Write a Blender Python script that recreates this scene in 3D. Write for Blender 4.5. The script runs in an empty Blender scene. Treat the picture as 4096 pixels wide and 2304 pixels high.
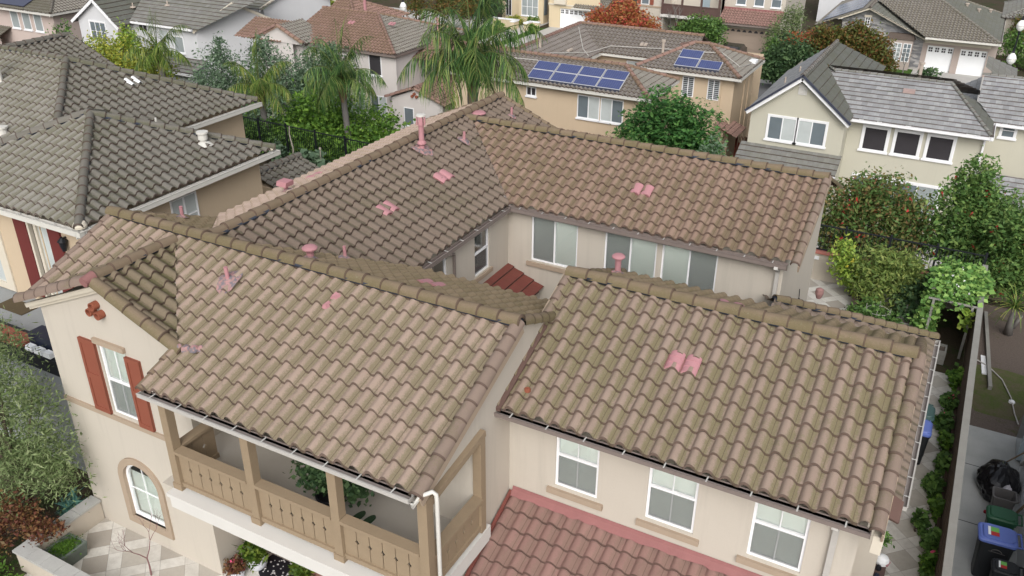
import bpy, bmesh, math, random
import numpy as np
from mathutils import Vector, Matrix
R = math.radians
SC = bpy.context.scene
COL = SC.collection
rng = random.Random(7)
NR = np.random.default_rng(11)
GZ = -3.85            # the lots behind lie this much lower
# ------------------------------------------------------------------ camera
cam = bpy.data.objects.new('camera', bpy.data.cameras.new('camera'))
COL.objects.link(cam); SC.camera = cam
cam.data.sensor_fit = 'HORIZONTAL'; cam.data.angle = R(60.977); cam.data.clip_end = 2000; cam.data.clip_start = .1
_p, _yaw, _roll = R(27.7036), R(28.0923), R(.3752)
_f = Vector((-math.sin(_yaw)*math.cos(_p), math.cos(_yaw)*math.cos(_p), -math.sin(_p)))
_r = Vector((math.cos(_yaw), math.sin(_yaw), 0)); _u = _r.cross(_f)
_r2 = _r*math.cos(_roll)+_u*math.sin(_roll); _u2 = -_r*math.sin(_roll)+_u*math.cos(_roll)
cam.matrix_world = Matrix(((_r2.x, _u2.x, -_f.x, 0), (_r2.y, _u2.y, -_f.y, 0), (_r2.z, _u2.z, -_f.z, 14), (0, 0, 0, 1)))
# ------------------------------------------------------------------ light
w = bpy.data.worlds.new("World"); SC.world = w; w.use_nodes = True
SUN_EL, SUN_AZ = 38, 155      # high, behind the camera, veiled by cloud
nt = w.node_tree; nt.nodes.clear()
sky = nt.nodes.new('ShaderNodeTexSky'); sky.sky_type = 'NISHITA'; sky.sun_disc = False
sky.sun_elevation = R(SUN_EL); sky.sun_rotation = R(SUN_AZ); sky.air_density = 1.0; sky.dust_density = 6.0; sky.ozone_density = 1.0
hsv = nt.nodes.new('ShaderNodeHueSaturation'); hsv.inputs['Saturation'].default_value = .30   # cloud veil: nearly white sky
bg = nt.nodes.new('ShaderNodeBackground'); bg.inputs['Strength'].default_value = .15
out = nt.nodes.new('ShaderNodeOutputWorld')
nt.links.new(sky.outputs[0], hsv.inputs['Color']); nt.links.new(hsv.outputs[0], bg.inputs['Color']); nt.links.new(bg.outputs[0], out.inputs['Surface'])
sl = bpy.data.lights.new('sun', 'SUN'); sl.energy = .70; sl.angle = R(50); sl.color = (1, .99, .975)
so = bpy.data.objects.new('sun', sl); COL.objects.link(so)
_d = Vector((math.sin(R(SUN_AZ))*math.cos(R(SUN_EL)), math.cos(R(SUN_AZ))*math.cos(R(SUN_EL)), math.sin(R(SUN_EL))))
so.rotation_euler = _d.to_track_quat('Z', 'Y').to_euler(); so.location = (0, 0, 60)
SC.view_settings.view_transform = 'Standard'; SC.view_settings.look = 'None'; SC.view_settings.gamma = 1
SC.view_settings.exposure = 0.20
SC.render.engine = 'CYCLES'
SC.cycles.max_bounces = 8; SC.cycles.transparent_max_bounces = 12
# ------------------------------------------------------------------ object helpers
ROOT = {}
def thing(name, label, cat, loc, group=None):
    o = bpy.data.objects.new(name, None); COL.objects.link(o); o.location = loc
    o.empty_display_size = .2; o['label'] = label; o['category'] = cat
    if group: o['group'] = group
    ROOT[o.name] = Vector(loc); return o
def tag(o, label, cat, group=None):
    o['label'] = label; o['category'] = cat
    if group: o['group'] = group
    return o
def dup(root, loc, label=None, rotz=None, scale=None):
    r = root.copy(); COL.objects.link(r); r.location = loc
    if rotz is not None: r.rotation_euler = (0, 0, rotz)
    if scale is not None: r.scale = (scale,)*3
    if label: r['label'] = label
    ROOT[r.name] = Vector(loc)
    for ch in list(root.children):
        c = ch.copy(); COL.objects.link(c); c.parent = r
        for g in list(ch.children):
            d = g.copy(); COL.objects.link(d); d.parent = c
    return r
class MB:
    def __init__(s): s.v = []; s.f = []; s.m = []; s.uv = []
    def face(s, pts, m=0, uv=None):
        b = len(s.v); s.v += [tuple(p) for p in pts]; s.f.append(tuple(range(b, b+len(pts)))); s.m.append(m); s.uv.append(uv); return s
    def mesh(s, vs, fs, m=0, uvs=None):
        b = len(s.v); s.v += [tuple(p) for p in vs]
        for i, f in enumerate(fs):
            s.f.append(tuple(b+k for k in f)); s.m.append(m); s.uv.append(uvs[i] if uvs else None)
        return s
    def hexa(s, p, m=0):          # 8 points: bottom ring 0-3, top ring 4-7
        return s.mesh(p, [(3,2,1,0),(4,5,6,7),(0,1,5,4),(1,2,6,5),(2,3,7,6),(3,0,4,7)], m)
    def box(s, x0, x1, y0, y1, z0, z1, m=0):
        return s.hexa([(x0,y0,z0),(x1,y0,z0),(x1,y1,z0),(x0,y1,z0),(x0,y0,z1),(x1,y0,z1),(x1,y1,z1),(x0,y1,z1)], m)
    def bar(s, a, b, w, h, m=0, up=(0,0,1)):
        a = Vector(a); b = Vector(b); d = (b-a).normalized(); up = Vector(up)
        sd = d.cross(up)
        if sd.length < 1e-4: sd = d.cross(Vector((0,1,0)))
        sd.normalize(); u = sd.cross(d); sd *= w/2; u *= h/2
        return s.hexa([a-sd-u, a+sd-u, b+sd-u, b-sd-u, a-sd+u, a+sd+u, b+sd+u, b-sd+u], m)
    def tube(s, pts, r, n=8, m=0, cap=True):
        pts = [Vector(p) for p in pts]; rs = r if isinstance(r, (list, tuple)) else [r]*len(pts)
        vs = []; prev = None
        for i, p in enumerate(pts):
            d = (pts[min(i+1, len(pts)-1)]-pts[max(i-1, 0)]).normalized()
            a = prev if prev is not None else (Vector((1,0,0)) if abs(d.x) < .9 else Vector((0,1,0)))
            a = (a-d*a.dot(d)).normalized(); b = d.cross(a); prev = a
            vs += [p+(a*math.cos(2*math.pi*k/n)+b*math.sin(2*math.pi*k/n))*rs[i] for k in range(n)]
        fs = [(i*n+k, i*n+(k+1) % n, (i+1)*n+(k+1) % n, (i+1)*n+k) for i in range(len(pts)-1) for k in range(n)]
        if cap: fs += [tuple(range(n-1, -1, -1)), tuple(range((len(pts)-1)*n, len(pts)*n))]
        return s.mesh(vs, fs, m)
    def lathe(s, c, prof, n=16, m=0):      # prof: (r,z) list
        vs = [(c[0]+r*math.cos(2*math.pi*k/n), c[1]+r*math.sin(2*math.pi*k/n), c[2]+z) for r, z in prof for k in range(n)]
        fs = [(i*n+k, i*n+(k+1) % n, (i+1)*n+(k+1) % n, (i+1)*n+k) for i in range(len(prof)-1) for k in range(n)]
        return s.mesh(vs, fs, m)
    def prism(s, poly, off, m=0):
        off = Vector(off); a = [Vector(p) for p in poly]; b = [p+off for p in a]; n = len(a)
        return s.mesh(a+b, [tuple(range(n-1, -1, -1)), tuple(range(n, 2*n))]+[(i, (i+1) % n, n+(i+1) % n, n+i) for i in range(n)], m)
    def build(s, name, mats, parent=None, smooth=False, kind=None):
        me = bpy.data.meshes.new(name); off = Vector((0,0,0))
        if parent is not None: off = ROOT[parent.name]
        me.from_pydata([(x-off.x, y-off.y, z-off.z) for x, y, z in s.v], [], s.f)
        mats = mats if isinstance(mats, (list, tuple)) else [mats]
        for m in mats: me.materials.append(m)
        if len(mats) > 1: me.polygons.foreach_set('material_index', s.m)
        if any(u is not None for u in s.uv):
            l = me.uv_layers.new(name='UVMap'); flat = []
            for f, u in zip(s.f, s.uv):
                flat += [c for q in (u if u is not None else [(0, 0)]*len(f)) for c in q]
            l.data.foreach_set('uv', flat)
        if smooth: me.polygons.foreach_set('use_smooth', [True]*len(s.f))
        me.update()
        o = bpy.data.objects.new(name, me); COL.objects.link(o)
        if parent is not None: o.parent = parent; ROOT[o.name] = off
        else: ROOT[o.name] = Vector((0, 0, 0))
        if kind: o['kind'] = kind
        return o
# ------------------------------------------------------------------ materials
class NT:
    def __init__(s, name):
        s.m = bpy.data.materials.new(name); s.m.use_nodes = True; s.t = s.m.node_tree; s.t.nodes.clear()
        s.out = s.t.nodes.new('ShaderNodeOutputMaterial'); s._c = None; s._uv = None
    def n(s, ty, ins=None, **kw):
        nd = s.t.nodes.new('ShaderNode'+ty)
        for k, v in kw.items(): setattr(nd, k, v)
        for k, v in (ins or {}).items():
            sk = nd.inputs[k]
            if hasattr(v, 'is_output') or isinstance(v, bpy.types.NodeSocket): s.t.links.new(v, sk)
            else:
                if isinstance(v, (tuple, list)) and len(v) == 3 and sk.type == 'RGBA': v = (*v, 1)
                sk.default_value = v
        return nd
    def obj(s):
        if s._c is None: s._c = s.n('TexCoord').outputs['Object']
        return s._c
    def uv(s):
        if s._uv is None: s._uv = s.n('TexCoord').outputs['UV']
        return s._uv
    def math(s, op, a, b=0.0, c=None, clamp=False):
        nd = s.n('Math', {0: a, 1: b}, operation=op, use_clamp=clamp)
        if c is not None: nd.inputs[2].default_value = c
        return nd.outputs[0]
    def noise(s, scale, detail=3, rough=.5, vec=None, dist=0):
        return s.n('TexNoise', {'Vector': vec if vec is not None else s.obj(), 'Scale': scale, 'Detail': detail, 'Roughness': rough, 'Distortion': dist}).outputs['Fac']
    def ramp(s, fac, stops, interp='LINEAR'):
        nd = s.n('ValToRGB', {'Fac': fac}); cr = nd.color_ramp; cr.interpolation = interp
        while len(cr.elements) < len(stops): cr.elements.new(.5)
        for e, (p, c) in zip(cr.elements, stops):
            e.position = p; e.color = (*c, 1) if isinstance(c, (tuple, list)) else (c, c, c, 1)
        return nd.outputs['Color']
    def mix(s, fac, a, b, mode='MIX'):
        nd = s.n('Mix', {'Factor': fac} if not isinstance(fac, float) else {}, data_type='RGBA', blend_type=mode)
        if isinstance(fac, float): nd.inputs['Factor'].default_value = fac
        for i, v in ((6, a), (7, b)):
            if isinstance(v, bpy.types.NodeSocket): s.t.links.new(v, nd.inputs[i])
            else: nd.inputs[i].default_value = (*v, 1)
        return nd.outputs[2]
    def bump(s, h, strength=.3, dist=.02):
        return s.n('Bump', {'Height': h, 'Strength': strength, 'Distance': dist}).outputs['Normal']
    def finish(s, color, rough=.8, normal=None, spec=.3, metal=0):
        ins = {'Base Color': color, 'Roughness': rough, 'Specular IOR Level': spec, 'Metallic': metal}
        if normal is not None: ins['Normal'] = normal
        b = s.n('BsdfPrincipled', ins); s.t.links.new(b.outputs[0], s.out.inputs['Surface']); return s.m
def dark(c, k): return tuple(x*k for x in c)
MATS = {}
def plain(name, c, rough=.7, var=.12, scale=3, fine=60, bump=.15, spec=.3, metal=0):
    if name in MATS: return MATS[name]
    g = NT(name); n1 = g.noise(scale, 4, .6); n2 = g.noise(fine, 2)
    col = g.mix(n1, dark(c, 1-var), dark(c, 1+var)); col = g.mix(.25, col, g.mix(n2, dark(c, 1-var*1.4), dark(c, 1+var*1.4)))
    MATS[name] = g.finish(col, rough, g.bump(n2, bump, .01) if bump else None, spec, metal); return MATS[name]
def stucco(name, c, stain=.12):
    g = NT(name); n1 = g.noise(.7, 5, .6); n2 = g.noise(90, 3, .7); n3 = g.noise(28, 2)
    st = g.n('Mapping', {'Vector': g.obj(), 'Scale': (3.5, 3.5, .22)}).outputs[0]
    n4 = g.noise(1.2, 4, .65, st)
    col = g.mix(n1, dark(c, .93), dark(c, 1.06))
    col = g.mix(g.math('MULTIPLY', g.ramp(n4, [(.52, 0.), (.8, 1.)]), stain*2.2), col, dark(c, .66))
    col = g.mix(.18, col, g.mix(n2, dark(c, .7), dark(c, 1.25)))
    h = g.math('ADD', n2, g.math('MULTIPLY', n3, .6))
    MATS[name] = g.finish(col, .92, g.bump(h, .35, .012), .15); return MATS[name]
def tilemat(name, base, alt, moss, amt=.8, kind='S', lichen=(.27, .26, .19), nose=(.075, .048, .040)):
    g = NT(name); sp = g.n('SeparateXYZ', {'Vector': g.uv()}).outputs; u, v = sp[0], sp[1]
    if kind == 'flat':                       # staggered courses
        u = g.math('ADD', u, g.math('MULTIPLY', g.math('FLOOR', v), .37))
    fu = g.math('FRACT', u); fv = g.math('FRACT', v)
    cell = g.n('CombineXYZ', {0: g.math('FLOOR', u), 1: g.math('FLOOR', v)}).outputs[0]
    wn = g.n('TexWhiteNoise', {'Vector': cell}, noise_dimensions='3D').outputs
    big = g.noise(.55, 4, .6); mid = g.noise(5, 4, .65); fine = g.noise(70, 3, .75); speck = g.noise(38, 2, .6)
    col = g.mix(wn['Value'], base, alt)
    col = g.mix(g.math('MULTIPLY', mid, .35), col, dark(alt, .72))
    if kind == 'S':
        prof = g.ramp(fu, [(0, .25), (.06, .08), (.18, .03), (.40, .05), (.50, .34), (.60, .85), (.74, 1.), (.84, .72), (.93, .42), (1, .25)])
        m = g.math('ADD', g.math('MULTIPLY', prof, .62), g.math('MULTIPLY', mid, .62))
        m = g.math('ADD', m, g.math('MULTIPLY', g.math('SUBTRACT', big, .5), 1.1))
        m = g.math('ADD', m, g.math('MULTIPLY', g.math('SUBTRACT', speck, .5), .9))
        m = g.math('ADD', m, g.math('MULTIPLY', g.math('SUBTRACT', wn['Value'], .5), .25))
        m = g.ramp(m, [(.42, 0.), (.80, 1.)])
        grv = g.math('LESS_THAN', g.math('ABSOLUTE', g.math('SUBTRACT', fu, .715)), .018)    # side joint between tiles
    else:
        m = g.math('ADD', g.math('MULTIPLY', mid, .8), g.math('MULTIPLY', big, .7))
        m = g.ramp(m, [(.62, 0.), (1.0, 1.)])
        ln = g.math('LESS_THAN', fu, .035)
        col = g.mix(g.math('MULTIPLY', ln, .55), col, dark(alt, .45))
    col = g.mix(g.math('MULTIPLY', m, amt), col, g.mix(fine, dark(moss, .65), dark(moss, 1.35)))
    col = g.mix(g.math('MULTIPLY', g.math('MULTIPLY', g.ramp(speck, [(.60, 0.), (.70, 1.)]), m), .55*amt), col, lichen)
    col = g.mix(.22, col, g.mix(fine, dark(base, .45), dark(base, 1.5)))
    if kind == 'S': col = g.mix(g.math('MULTIPLY', grv, .55), col, nose)
    lip_shade = g.math('LESS_THAN', fv, .03)                          # dark tile edge, with the shade gap under the lip painted in
    col = g.mix(g.math('MULTIPLY', lip_shade, .72), col, nose)
    h = g.math('ADD', fine, g.math('MULTIPLY', m, .8))
    MATS[name] = g.finish(col, .9, g.bump(h, .45, .012), .2); return MATS[name]
def glassmat(name='glass', tint=(.9, .95, .95), refl=.1):
    g = NT(name); fr = g.n('Fresnel', {'IOR': 1.5}).outputs[0]
    fac = g.math('ADD', g.math('MULTIPLY', fr, 1.3), refl, clamp=True)
    t = g.n('BsdfTransparent', {'Color': tint}).outputs[0]; gl = g.n('BsdfGlossy', {'Color': (1, 1, 1), 'Roughness': .03}).outputs[0]
    mx = g.n('MixShader', {0: fac, 1: t, 2: gl}); g.t.links.new(mx.outputs[0], g.out.inputs['Surface']); MATS[name] = g.m; return g.m
LEAF_GAIN = 2.15
def leafmat(name, cols, trans=.25, rough=.55):
    cols = [tuple(min(.75, x*(LEAF_GAIN if max(c) < .3 else 1.15)) for x in c) for c in cols]
    g = NT(name); u = g.n('SeparateXYZ', {'Vector': g.uv()}).outputs[0]
    n = g.noise(1.6, 3, .6); f = g.math('ADD', g.math('MULTIPLY', u, .65), g.math('MULTIPLY', n, .35))
    k = len(cols); c = g.ramp(f, [(.12+.76*i/(k-1), cc) for i, cc in enumerate(cols)])
    b = g.n('BsdfPrincipled', {'Base Color': c, 'Roughness': rough, 'Specular IOR Level': .25}).outputs[0]
    t = g.n('BsdfTranslucent', {'Color': c}).outputs[0]
    mx = g.n('MixShader', {0: trans, 1: b, 2: t}); g.t.links.new(mx.outputs[0], g.out.inputs['Surface']); MATS[name] = g.m; return g.m
# ------------------------------------------------------------------ roofs
P0, E0 = .281, .30
PROF_S = [(0, 0), (.04, .020), (.11, .045), (.19, .062), (.29, .070), (.40, .067), (.50, .054), (.60, .032), (.68, .010), (.74, 0), (.87, -.004)]
PROF_F = [(0, 0), (.10, .042), (.21, .064), (.32, .070), (.45, .060), (.57, .036), (.70, .003), (.86, -.003)]
def hsh(i, j, k=0):
    x = math.sin(i*127.1+j*311.7+k*74.7)*43758.5453; return x-math.floor(x)
def tile_face(mb, o, ud, s, polys, z0, p=P0, e=E0, kind='S', far=False, m=0, lip=.042, hs=1.0):
    """tiled slope: o eave point, ud eave direction with uphill to its left, s rise per run, polys convex in plan"""
    ud = Vector((ud[0], ud[1])).normalized(); vd = Vector((-ud.y, ud.x)); o = Vector(o)
    prof = ([(0, 0), (.02, 0)] if kind == 'flat' else (PROF_F if far else PROF_S)); ns = len(prof)
    for poly in polys:
        pl = [Vector(q) for q in poly]
        area = sum(pl[i].x*pl[(i+1) % len(pl)].y-pl[(i+1) % len(pl)].x*pl[i].y for i in range(len(pl)))
        if area < 0: pl.reverse()
        us = [(q-o).dot(ud) for q in pl]; vs_ = [(q-o).dot(vd) for q in pl]
        i0, i1 = math.floor(min(us)/p)-1, math.ceil(max(us)/p)+1
        j0, j1 = math.floor(min(vs_)/e+1e-6), math.ceil(max(vs_)/e-1e-6)
        cols = [(i, t, h) for i in range(i0, i1) for t, h in prof]; nc = len(cols)
        V = []; UV = []
        def row(j, v, top, down=0.):
            for i, t, h in cols:
                jt = 0 if kind == 'flat' and False else 1
                dv = (hsh(i, j, 1)-.5)*.010*jt; dz = (hsh(i, j, 2)-.5)*.007*jt
                uu = (i+t)*p+(hsh(i, j, 3)-.5)*.004; vv = v+(dv if not top else 0)
                q = o+ud*uu+vd*vv
                z = z0+s*vv+h*hs+(0 if top else lip+dz)-down
                V.append((q.x, q.y, z)); UV.append((i+t, j+(.995 if top else 0.004)))
        rows = []
        for j in range(j0, j1):
            row(j, j*e, False, .042 if j > j0 else .05); row(j, j*e, False); row(j, (j+1)*e, True); rows += [j, j, j]
        F = []
        for rI in range(len(rows)-1):
            if rI % 3 == 2: continue
            for c in range(nc-1):
                a = rI*nc+c; F.append((a, a+1, a+1+nc, a+nc))
        bm = bmesh.new(); bv = [bm.verts.new(q) for q in V]; ul = bm.loops.layers.uv.new('UVMap')
        for f in F:
            bf = bm.faces.new([bv[k] for k in f])
            for lp, k in zip(bf.loops, f): lp[ul].uv = UV[k]
            # keep one cell index per face
            c0 = UV[f[0]]; ci = math.floor(c0[0]+1e-6)
            for lp in bf.loops:
                if lp[ul].uv.x > ci+.9999: lp[ul].uv.x = ci+.9995
        for a, b in zip(pl, pl[1:]+pl[:1]):
            d = b-a
            if d.length < 1e-5: continue
            nn = Vector((d.y, -d.x, 0)).normalized()
            bmesh.ops.bisect_plane(bm, geom=bm.verts[:]+bm.edges[:]+bm.faces[:], plane_co=(a.x+nn.x*.002, a.y+nn.y*.002, 0), plane_no=nn, clear_outer=True)
        bm.verts.index_update()
        base = len(mb.v); mb.v += [tuple(q.co) for q in bm.verts]
        for f in bm.faces:
            mb.f.append(tuple(base+q.index for q in f.verts)); mb.m.append(m); mb.uv.append([tuple(lp[ul].uv) for lp in f.loops])
        bm.free()
def caps(mb, p0, p1, r=.115, step=.36, m=0, closure=None, flat=1.0, n=9, sink=.02):
    """row of overlapping barrel tiles from p0 to p1 (p0 the lower or nearer end)"""
    a = Vector(p0); b = Vector(p1); L = (b-a).length; d = (b-a)/L
    sd = d.cross(Vector((0, 0, 1))).normalized(); up = sd.cross(d); k = max(1, round(L/step)); st = L/k
    for i in range(k):
        t0 = a+d*(i*st-.02); t1 = a+d*((i+1)*st+.05*st)
        r0 = r*(1.0+.04*(rng.random()-.5)); r1 = r*.91
        jit = sd*(rng.random()-.5)*.014+up*(rng.random()-.5)*.008
        vs = []
        for (c, rr, li) in ((t0, r0*.78, -.004), (t0, r0, .010), (t0+d*.03, r0, .008), (t1, r1, -.012)):
            for q in range(n):
                an = math.radians(-8+196*q/(n-1))
                vs.append(c+jit+sd*math.cos(an)*rr+up*(math.sin(an)*rr*flat+li-sink))
        fs = [(w_*n+q, w_*n+q+1, (w_+1)*n+q+1, (w_+1)*n+q) for w_ in range(3) for q in range(n-1)]
        ci = rng.randrange(900); uvs = []
        for f in fs:
            nose_ = max(f) < 3*n; uvs.append([(ci+.22+.42*((x % n)/(n-1)), 7+ci+(.005 if nose_ else (.9 if x >= 3*n else .15))) for x in f])
        mb.mesh(vs, fs, m, uvs)
    if closure is not None:
        mb.bar(a-up*.035, b-up*.035, r*1.75, .07, closure)
def gutter(p0, p1, n, house, mat, w=.12, h=.11, strap=None, step=.62, name='gutter'):
    """open trough; p0,p1 top outer rim ends, n outward horizontal normal"""
    a = Vector(p0); b = Vector(p1); n = Vector((n[0], n[1], 0)); z = Vector((0, 0, 1)); mb = MB()
    def slab(o0, o1, z0_, z1_):
        mb.hexa([a-n*o0+z*z0_, b-n*o0+z*z0_, b-n*o1+z*z0_, a-n*o1+z*z0_, a-n*o0+z*z1_, b-n*o0+z*z1_, b-n*o1+z*z1_, a-n*o1+z*z1_])
    slab(0, .014, -h, 0); slab(w, w+.02, -h-.06, .0)
    k0 = len(mb.f); slab(.014, w, -h, -h+.012); slab(.0145, .018, -h+.012, -.012)
    for k in range(k0, len(mb.f)): mb.m[k] = 1
    slab(-.012, .018, 0, .012)
    d = (b-a).normalized()
    for q in (a, b): mb.hexa([q-d*.006+z*-h, q+d*.006+z*-h, q+d*.006-n*w+z*-h, q-d*.006-n*w+z*-h, q-d*.006, q+d*.006, q+d*.006-n*w, q-d*.006-n*w])
    g = mb.build(name, [mat, MATS['gutter_dark']], house)
    if strap:
        L = (b-a).length; k = max(1, int(L/step))
        for i in range(k):
            q = a+d*((i+.5)*L/k); ms = MB(); ms.bar(q+z*.016+n*.01, q-n*(w+.0)+z*.022, .022, .006); ms.build('gutter_strap', strap, g)
    return g
# ------------------------------------------------------------------ walls and windows
class WF:                                   # wall frame: seen from outside, a runs left to right
    def __init__(s, p0, p1):
        s.p0 = Vector((p0[0], p0[1], 0)); q = Vector((p1[0], p1[1], 0)); s.L = (q-s.p0).length; s.d = (q-s.p0)/s.L
        s.n = Vector((s.d.y, -s.d.x, 0))
    def P(s, a, z, dep=0.): return s.p0+s.d*a-s.n*dep+Vector((0, 0, z))
    def blk(s, mb, a0, a1, z0, z1, d0, d1, m=0):     # d0 outer depth, d1 inner depth
        return mb.hexa([s.P(a0, z0, d0), s.P(a1, z0, d0), s.P(a1, z0, d1), s.P(a0, z0, d1), s.P(a0, z1, d0), s.P(a1, z1, d0), s.P(a1, z1, d1), s.P(a0, z1, d1)], m)
def wall(mb, W, z0, z1, holes=(), depth=.12, top=None, m=0):
    A = sorted({0., W.L, *[h[0] for h in holes], *[h[1] for h in holes]}); Z = sorted({z0, z1, *[h[2] for h in holes], *[h[3] for h in holes]})
    for a0, a1 in zip(A, A[1:]):
        for b0, b1 in zip(Z, Z[1:]):
            ca, cz = (a0+a1)/2, (b0+b1)/2
            if any(h[0] < ca < h[1] and h[2] < cz < h[3] for h in holes): continue
            mb.face([W.P(a0, b0), W.P(a1, b0), W.P(a1, b1), W.P(a0, b1)], m)
    for h in holes:
        a0, a1, b0, b1 = h[:4]
        for q in ([(a0, b0), (a0, b1)], [(a1, b1), (a1, b0)], [(a0, b1), (a1, b1)], [(a1, b0), (a0, b0)]):
            (x0, y0), (x1, y1) = q
            mb.face([W.P(x0, y0), W.P(x1, y1), W.P(x1, y1, depth), W.P(x0, y0, depth)], m)
    if top: mb.face([W.P(a, z) for a, z in top], m)
def win(house, W, h, kind='hung', dark_side=0, label=None, dep=.05, fw=.045, frame='frame_white', blinds=True, muntin=True, top_open=.0):
    a0, a1, b0, b1 = h; mb = MB(); d0, d1 = dep, dep+.05
    W.blk(mb, a0, a0+fw, b0, b1, d0, d1); W.blk(mb, a1-fw, a1, b0, b1, d0, d1)
    W.blk(mb, a0+fw, a1-fw, b0, b0+fw, d0, d1); W.blk(mb, a0+fw, a1-fw, b1-fw, b1, d0, d1)
    am, bm_ = (a0+a1)/2, b0+(b1-b0)*.5
    if kind == 'hung':
        W.blk(mb, a0+fw, a1-fw, bm_-.022, bm_+.022, d0-.006, d1)
        if muntin: W.blk(mb, am-.009, am+.009, b0+fw, b1-fw, d0+.018, d0+.03)
        scr = (a0+fw, a1-fw, b0+fw, bm_-.022)
    elif kind == 'slider':
        W.blk(mb, am-.02, am+.02, b0+fw, b1-fw, d0-.006, d1)
        scr = (a0+fw, am-.02, b0+fw, b1-fw) if dark_side == 0 else (am+.02, a1-fw, b0+fw, b1-fw)
    elif kind == 'grid':
        W.blk(mb, am-.009, am+.009, b0+fw, b1-fw, d0+.018, d0+.03); W.blk(mb, a0+fw, a1-fw, bm_-.009, bm_+.009, d0+.016, d0+.032); scr = None
    else: scr = None
    o = mb.build('window', MATS[frame], house)
    if label: o['label'] = label
    g = MB(); g.face([W.P(a0+fw, b0+fw, d0+.034), W.P(a1-fw, b0+fw, d0+.034), W.P(a1-fw, b1-fw, d0+.034), W.P(a0+fw, b1-fw, d0+.034)]); g.build('pane', MATS['glass'], o)
    if scr:
        g = MB(); x0, x1, y0, y1 = scr; g.face([W.P(x0, y0, d0+.012), W.P(x1, y0, d0+.012), W.P(x1, y1, d0+.012), W.P(x0, y1, d0+.012)]); g.build('insect_screen', MATS['screen'], o)
    if blinds:
        g = MB(); k = max(6, int((b1-b0)/.05)); t = b0+.01
        for i in range(k):
            z = b0+(b1-b0)*i/k; z2 = b0+(b1-b0)*(i+1)/k
            g.face([W.P(a0, z, d1+.008), W.P(a1, z, d1+.008), W.P(a1, z2+.004, d1+.026), W.P(a0, z2+.004, d1+.026)])
        g.build('blind', MATS['blind'], o)
    else:
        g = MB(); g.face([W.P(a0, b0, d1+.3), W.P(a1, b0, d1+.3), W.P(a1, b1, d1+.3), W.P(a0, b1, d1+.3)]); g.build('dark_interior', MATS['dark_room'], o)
    return o
def fwin(house, W, h, frame='frame_white', pane='pane_pale', cols=1, rows=1, trim=.0, sill=True, label=None, fw=.05, panes=None):
    """window of a house farther off: frame proud of the wall, one pane mesh per glass bay"""
    a0, a1, b0, b1 = h; mb = MB()
    W.blk(mb, a0-fw, a0, b0-fw, b1+fw, -.04, .02); W.blk(mb, a1, a1+fw, b0-fw, b1+fw, -.04, .02)
    W.blk(mb, a0, a1, b1, b1+fw, -.04, .02); W.blk(mb, a0, a1, b0-fw, b0, -.04, .02)
    for i in range(1, cols):
        x = a0+(a1-a0)*i/cols; W.blk(mb, x-.025, x+.025, b0, b1, -.035, .02)
    for i in range(1, rows):
        z = b0+(b1-b0)*i/rows; W.blk(mb, a0, a1, z-.018, z+.018, -.03, .02)
    if trim:
        W.blk(mb, a0-fw-trim, a0-fw, b0-fw, b1+fw+trim, -.05, .02); W.blk(mb, a1+fw, a1+fw+trim, b0-fw, b1+fw+trim, -.05, .02); W.blk(mb, a0-fw, a1+fw, b1+fw, b1+fw+trim, -.05, .02)
    o = mb.build('window', MATS[frame], house)
    if label: o['label'] = label
    for i in range(cols):
        x0 = a0+(a1-a0)*i/cols+.004; x1 = a0+(a1-a0)*(i+1)/cols-.004
        g = MB(); W.blk(g, x0, x1, b0+.003, b1-.003, -.012, .02); g.build('pane', MATS[panes[i] if panes else pane], o)
    if sill:
        g = MB(); W.blk(g, a0-fw-trim-.05, a1+fw+trim+.05, b0-fw-.09, b0-fw, -.10, .02); g.build('sill', MATS[frame], o)
    return o
def _brick():
    g = NT('brick_wall'); b = g.n('TexBrick', {'Vector': g.n('Mapping', {'Vector': g.obj(), 'Rotation': (R(90), 0, 0)}).outputs[0], 'Color1': (.19, .065, .05, 1), 'Color2': (.13, .04, .035, 1), 'Mortar': (.25, .2, .18, 1), 'Scale': 1.0, 'Mortar Size': .008, 'Brick Width': .2, 'Row Height': .065})
    MATS['brick_wall'] = g.finish(b.outputs['Color'], .9, g.bump(b.outputs['Fac'], .4, .01))
_brick()
plain('mat_brown', (.09, .07, .04), .95, .2, 5, 40); plain('turf_green', (.012, .12, .022), .9, .2, 4, 60); plain('navy', (.02, .025, .045), .4, .2, 4, 60, 0)
plain('solar_skirt', (.045, .05, .075), .5, .1, 4, 60, 0); plain('alu', (.46, .47, .50), .4, .05, 4, 60, 0); plain('pipe_tan', (.42, .36, .31), .8, .1, 6, 60, .1); plain('vent_rose_pale', (.36, .27, .25), .8, .15, 6, 60)
def _cells():
    g = NT('solar_cells'); sp = g.n('SeparateXYZ', {'Vector': g.uv()}).outputs
    fx = g.math('FRACT', sp[0]); fy = g.math('FRACT', sp[1])
    def edge(f): return g.math('GREATER_THAN', g.math('ABSOLUTE', g.math('SUBTRACT', f, .5)), .46)
    ln = g.math('MAXIMUM', edge(fx), edge(fy)); n = g.noise(3, 2)
    c = g.mix(n, (.042, .056, .15), (.065, .085, .21)); c = g.mix(g.math('MULTIPLY', ln, .38), c, (.25, .29, .42))
    MATS['solar_cells'] = g.finish(c, .13, None, .6)
_cells()
def _shut():
    g = NT('pane_shutter'); s = g.n('SeparateXYZ', {'Vector': g.obj()}).outputs[2]
    f = g.math('FRACT', g.math('MULTIPLY', s, 9.)); c = g.ramp(f, [(.45, (.40, .44, .46)), (.5, (.05, .05, .055))]); MATS['pane_shutter'] = g.finish(c, .25, None, .5)
_shut()
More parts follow.
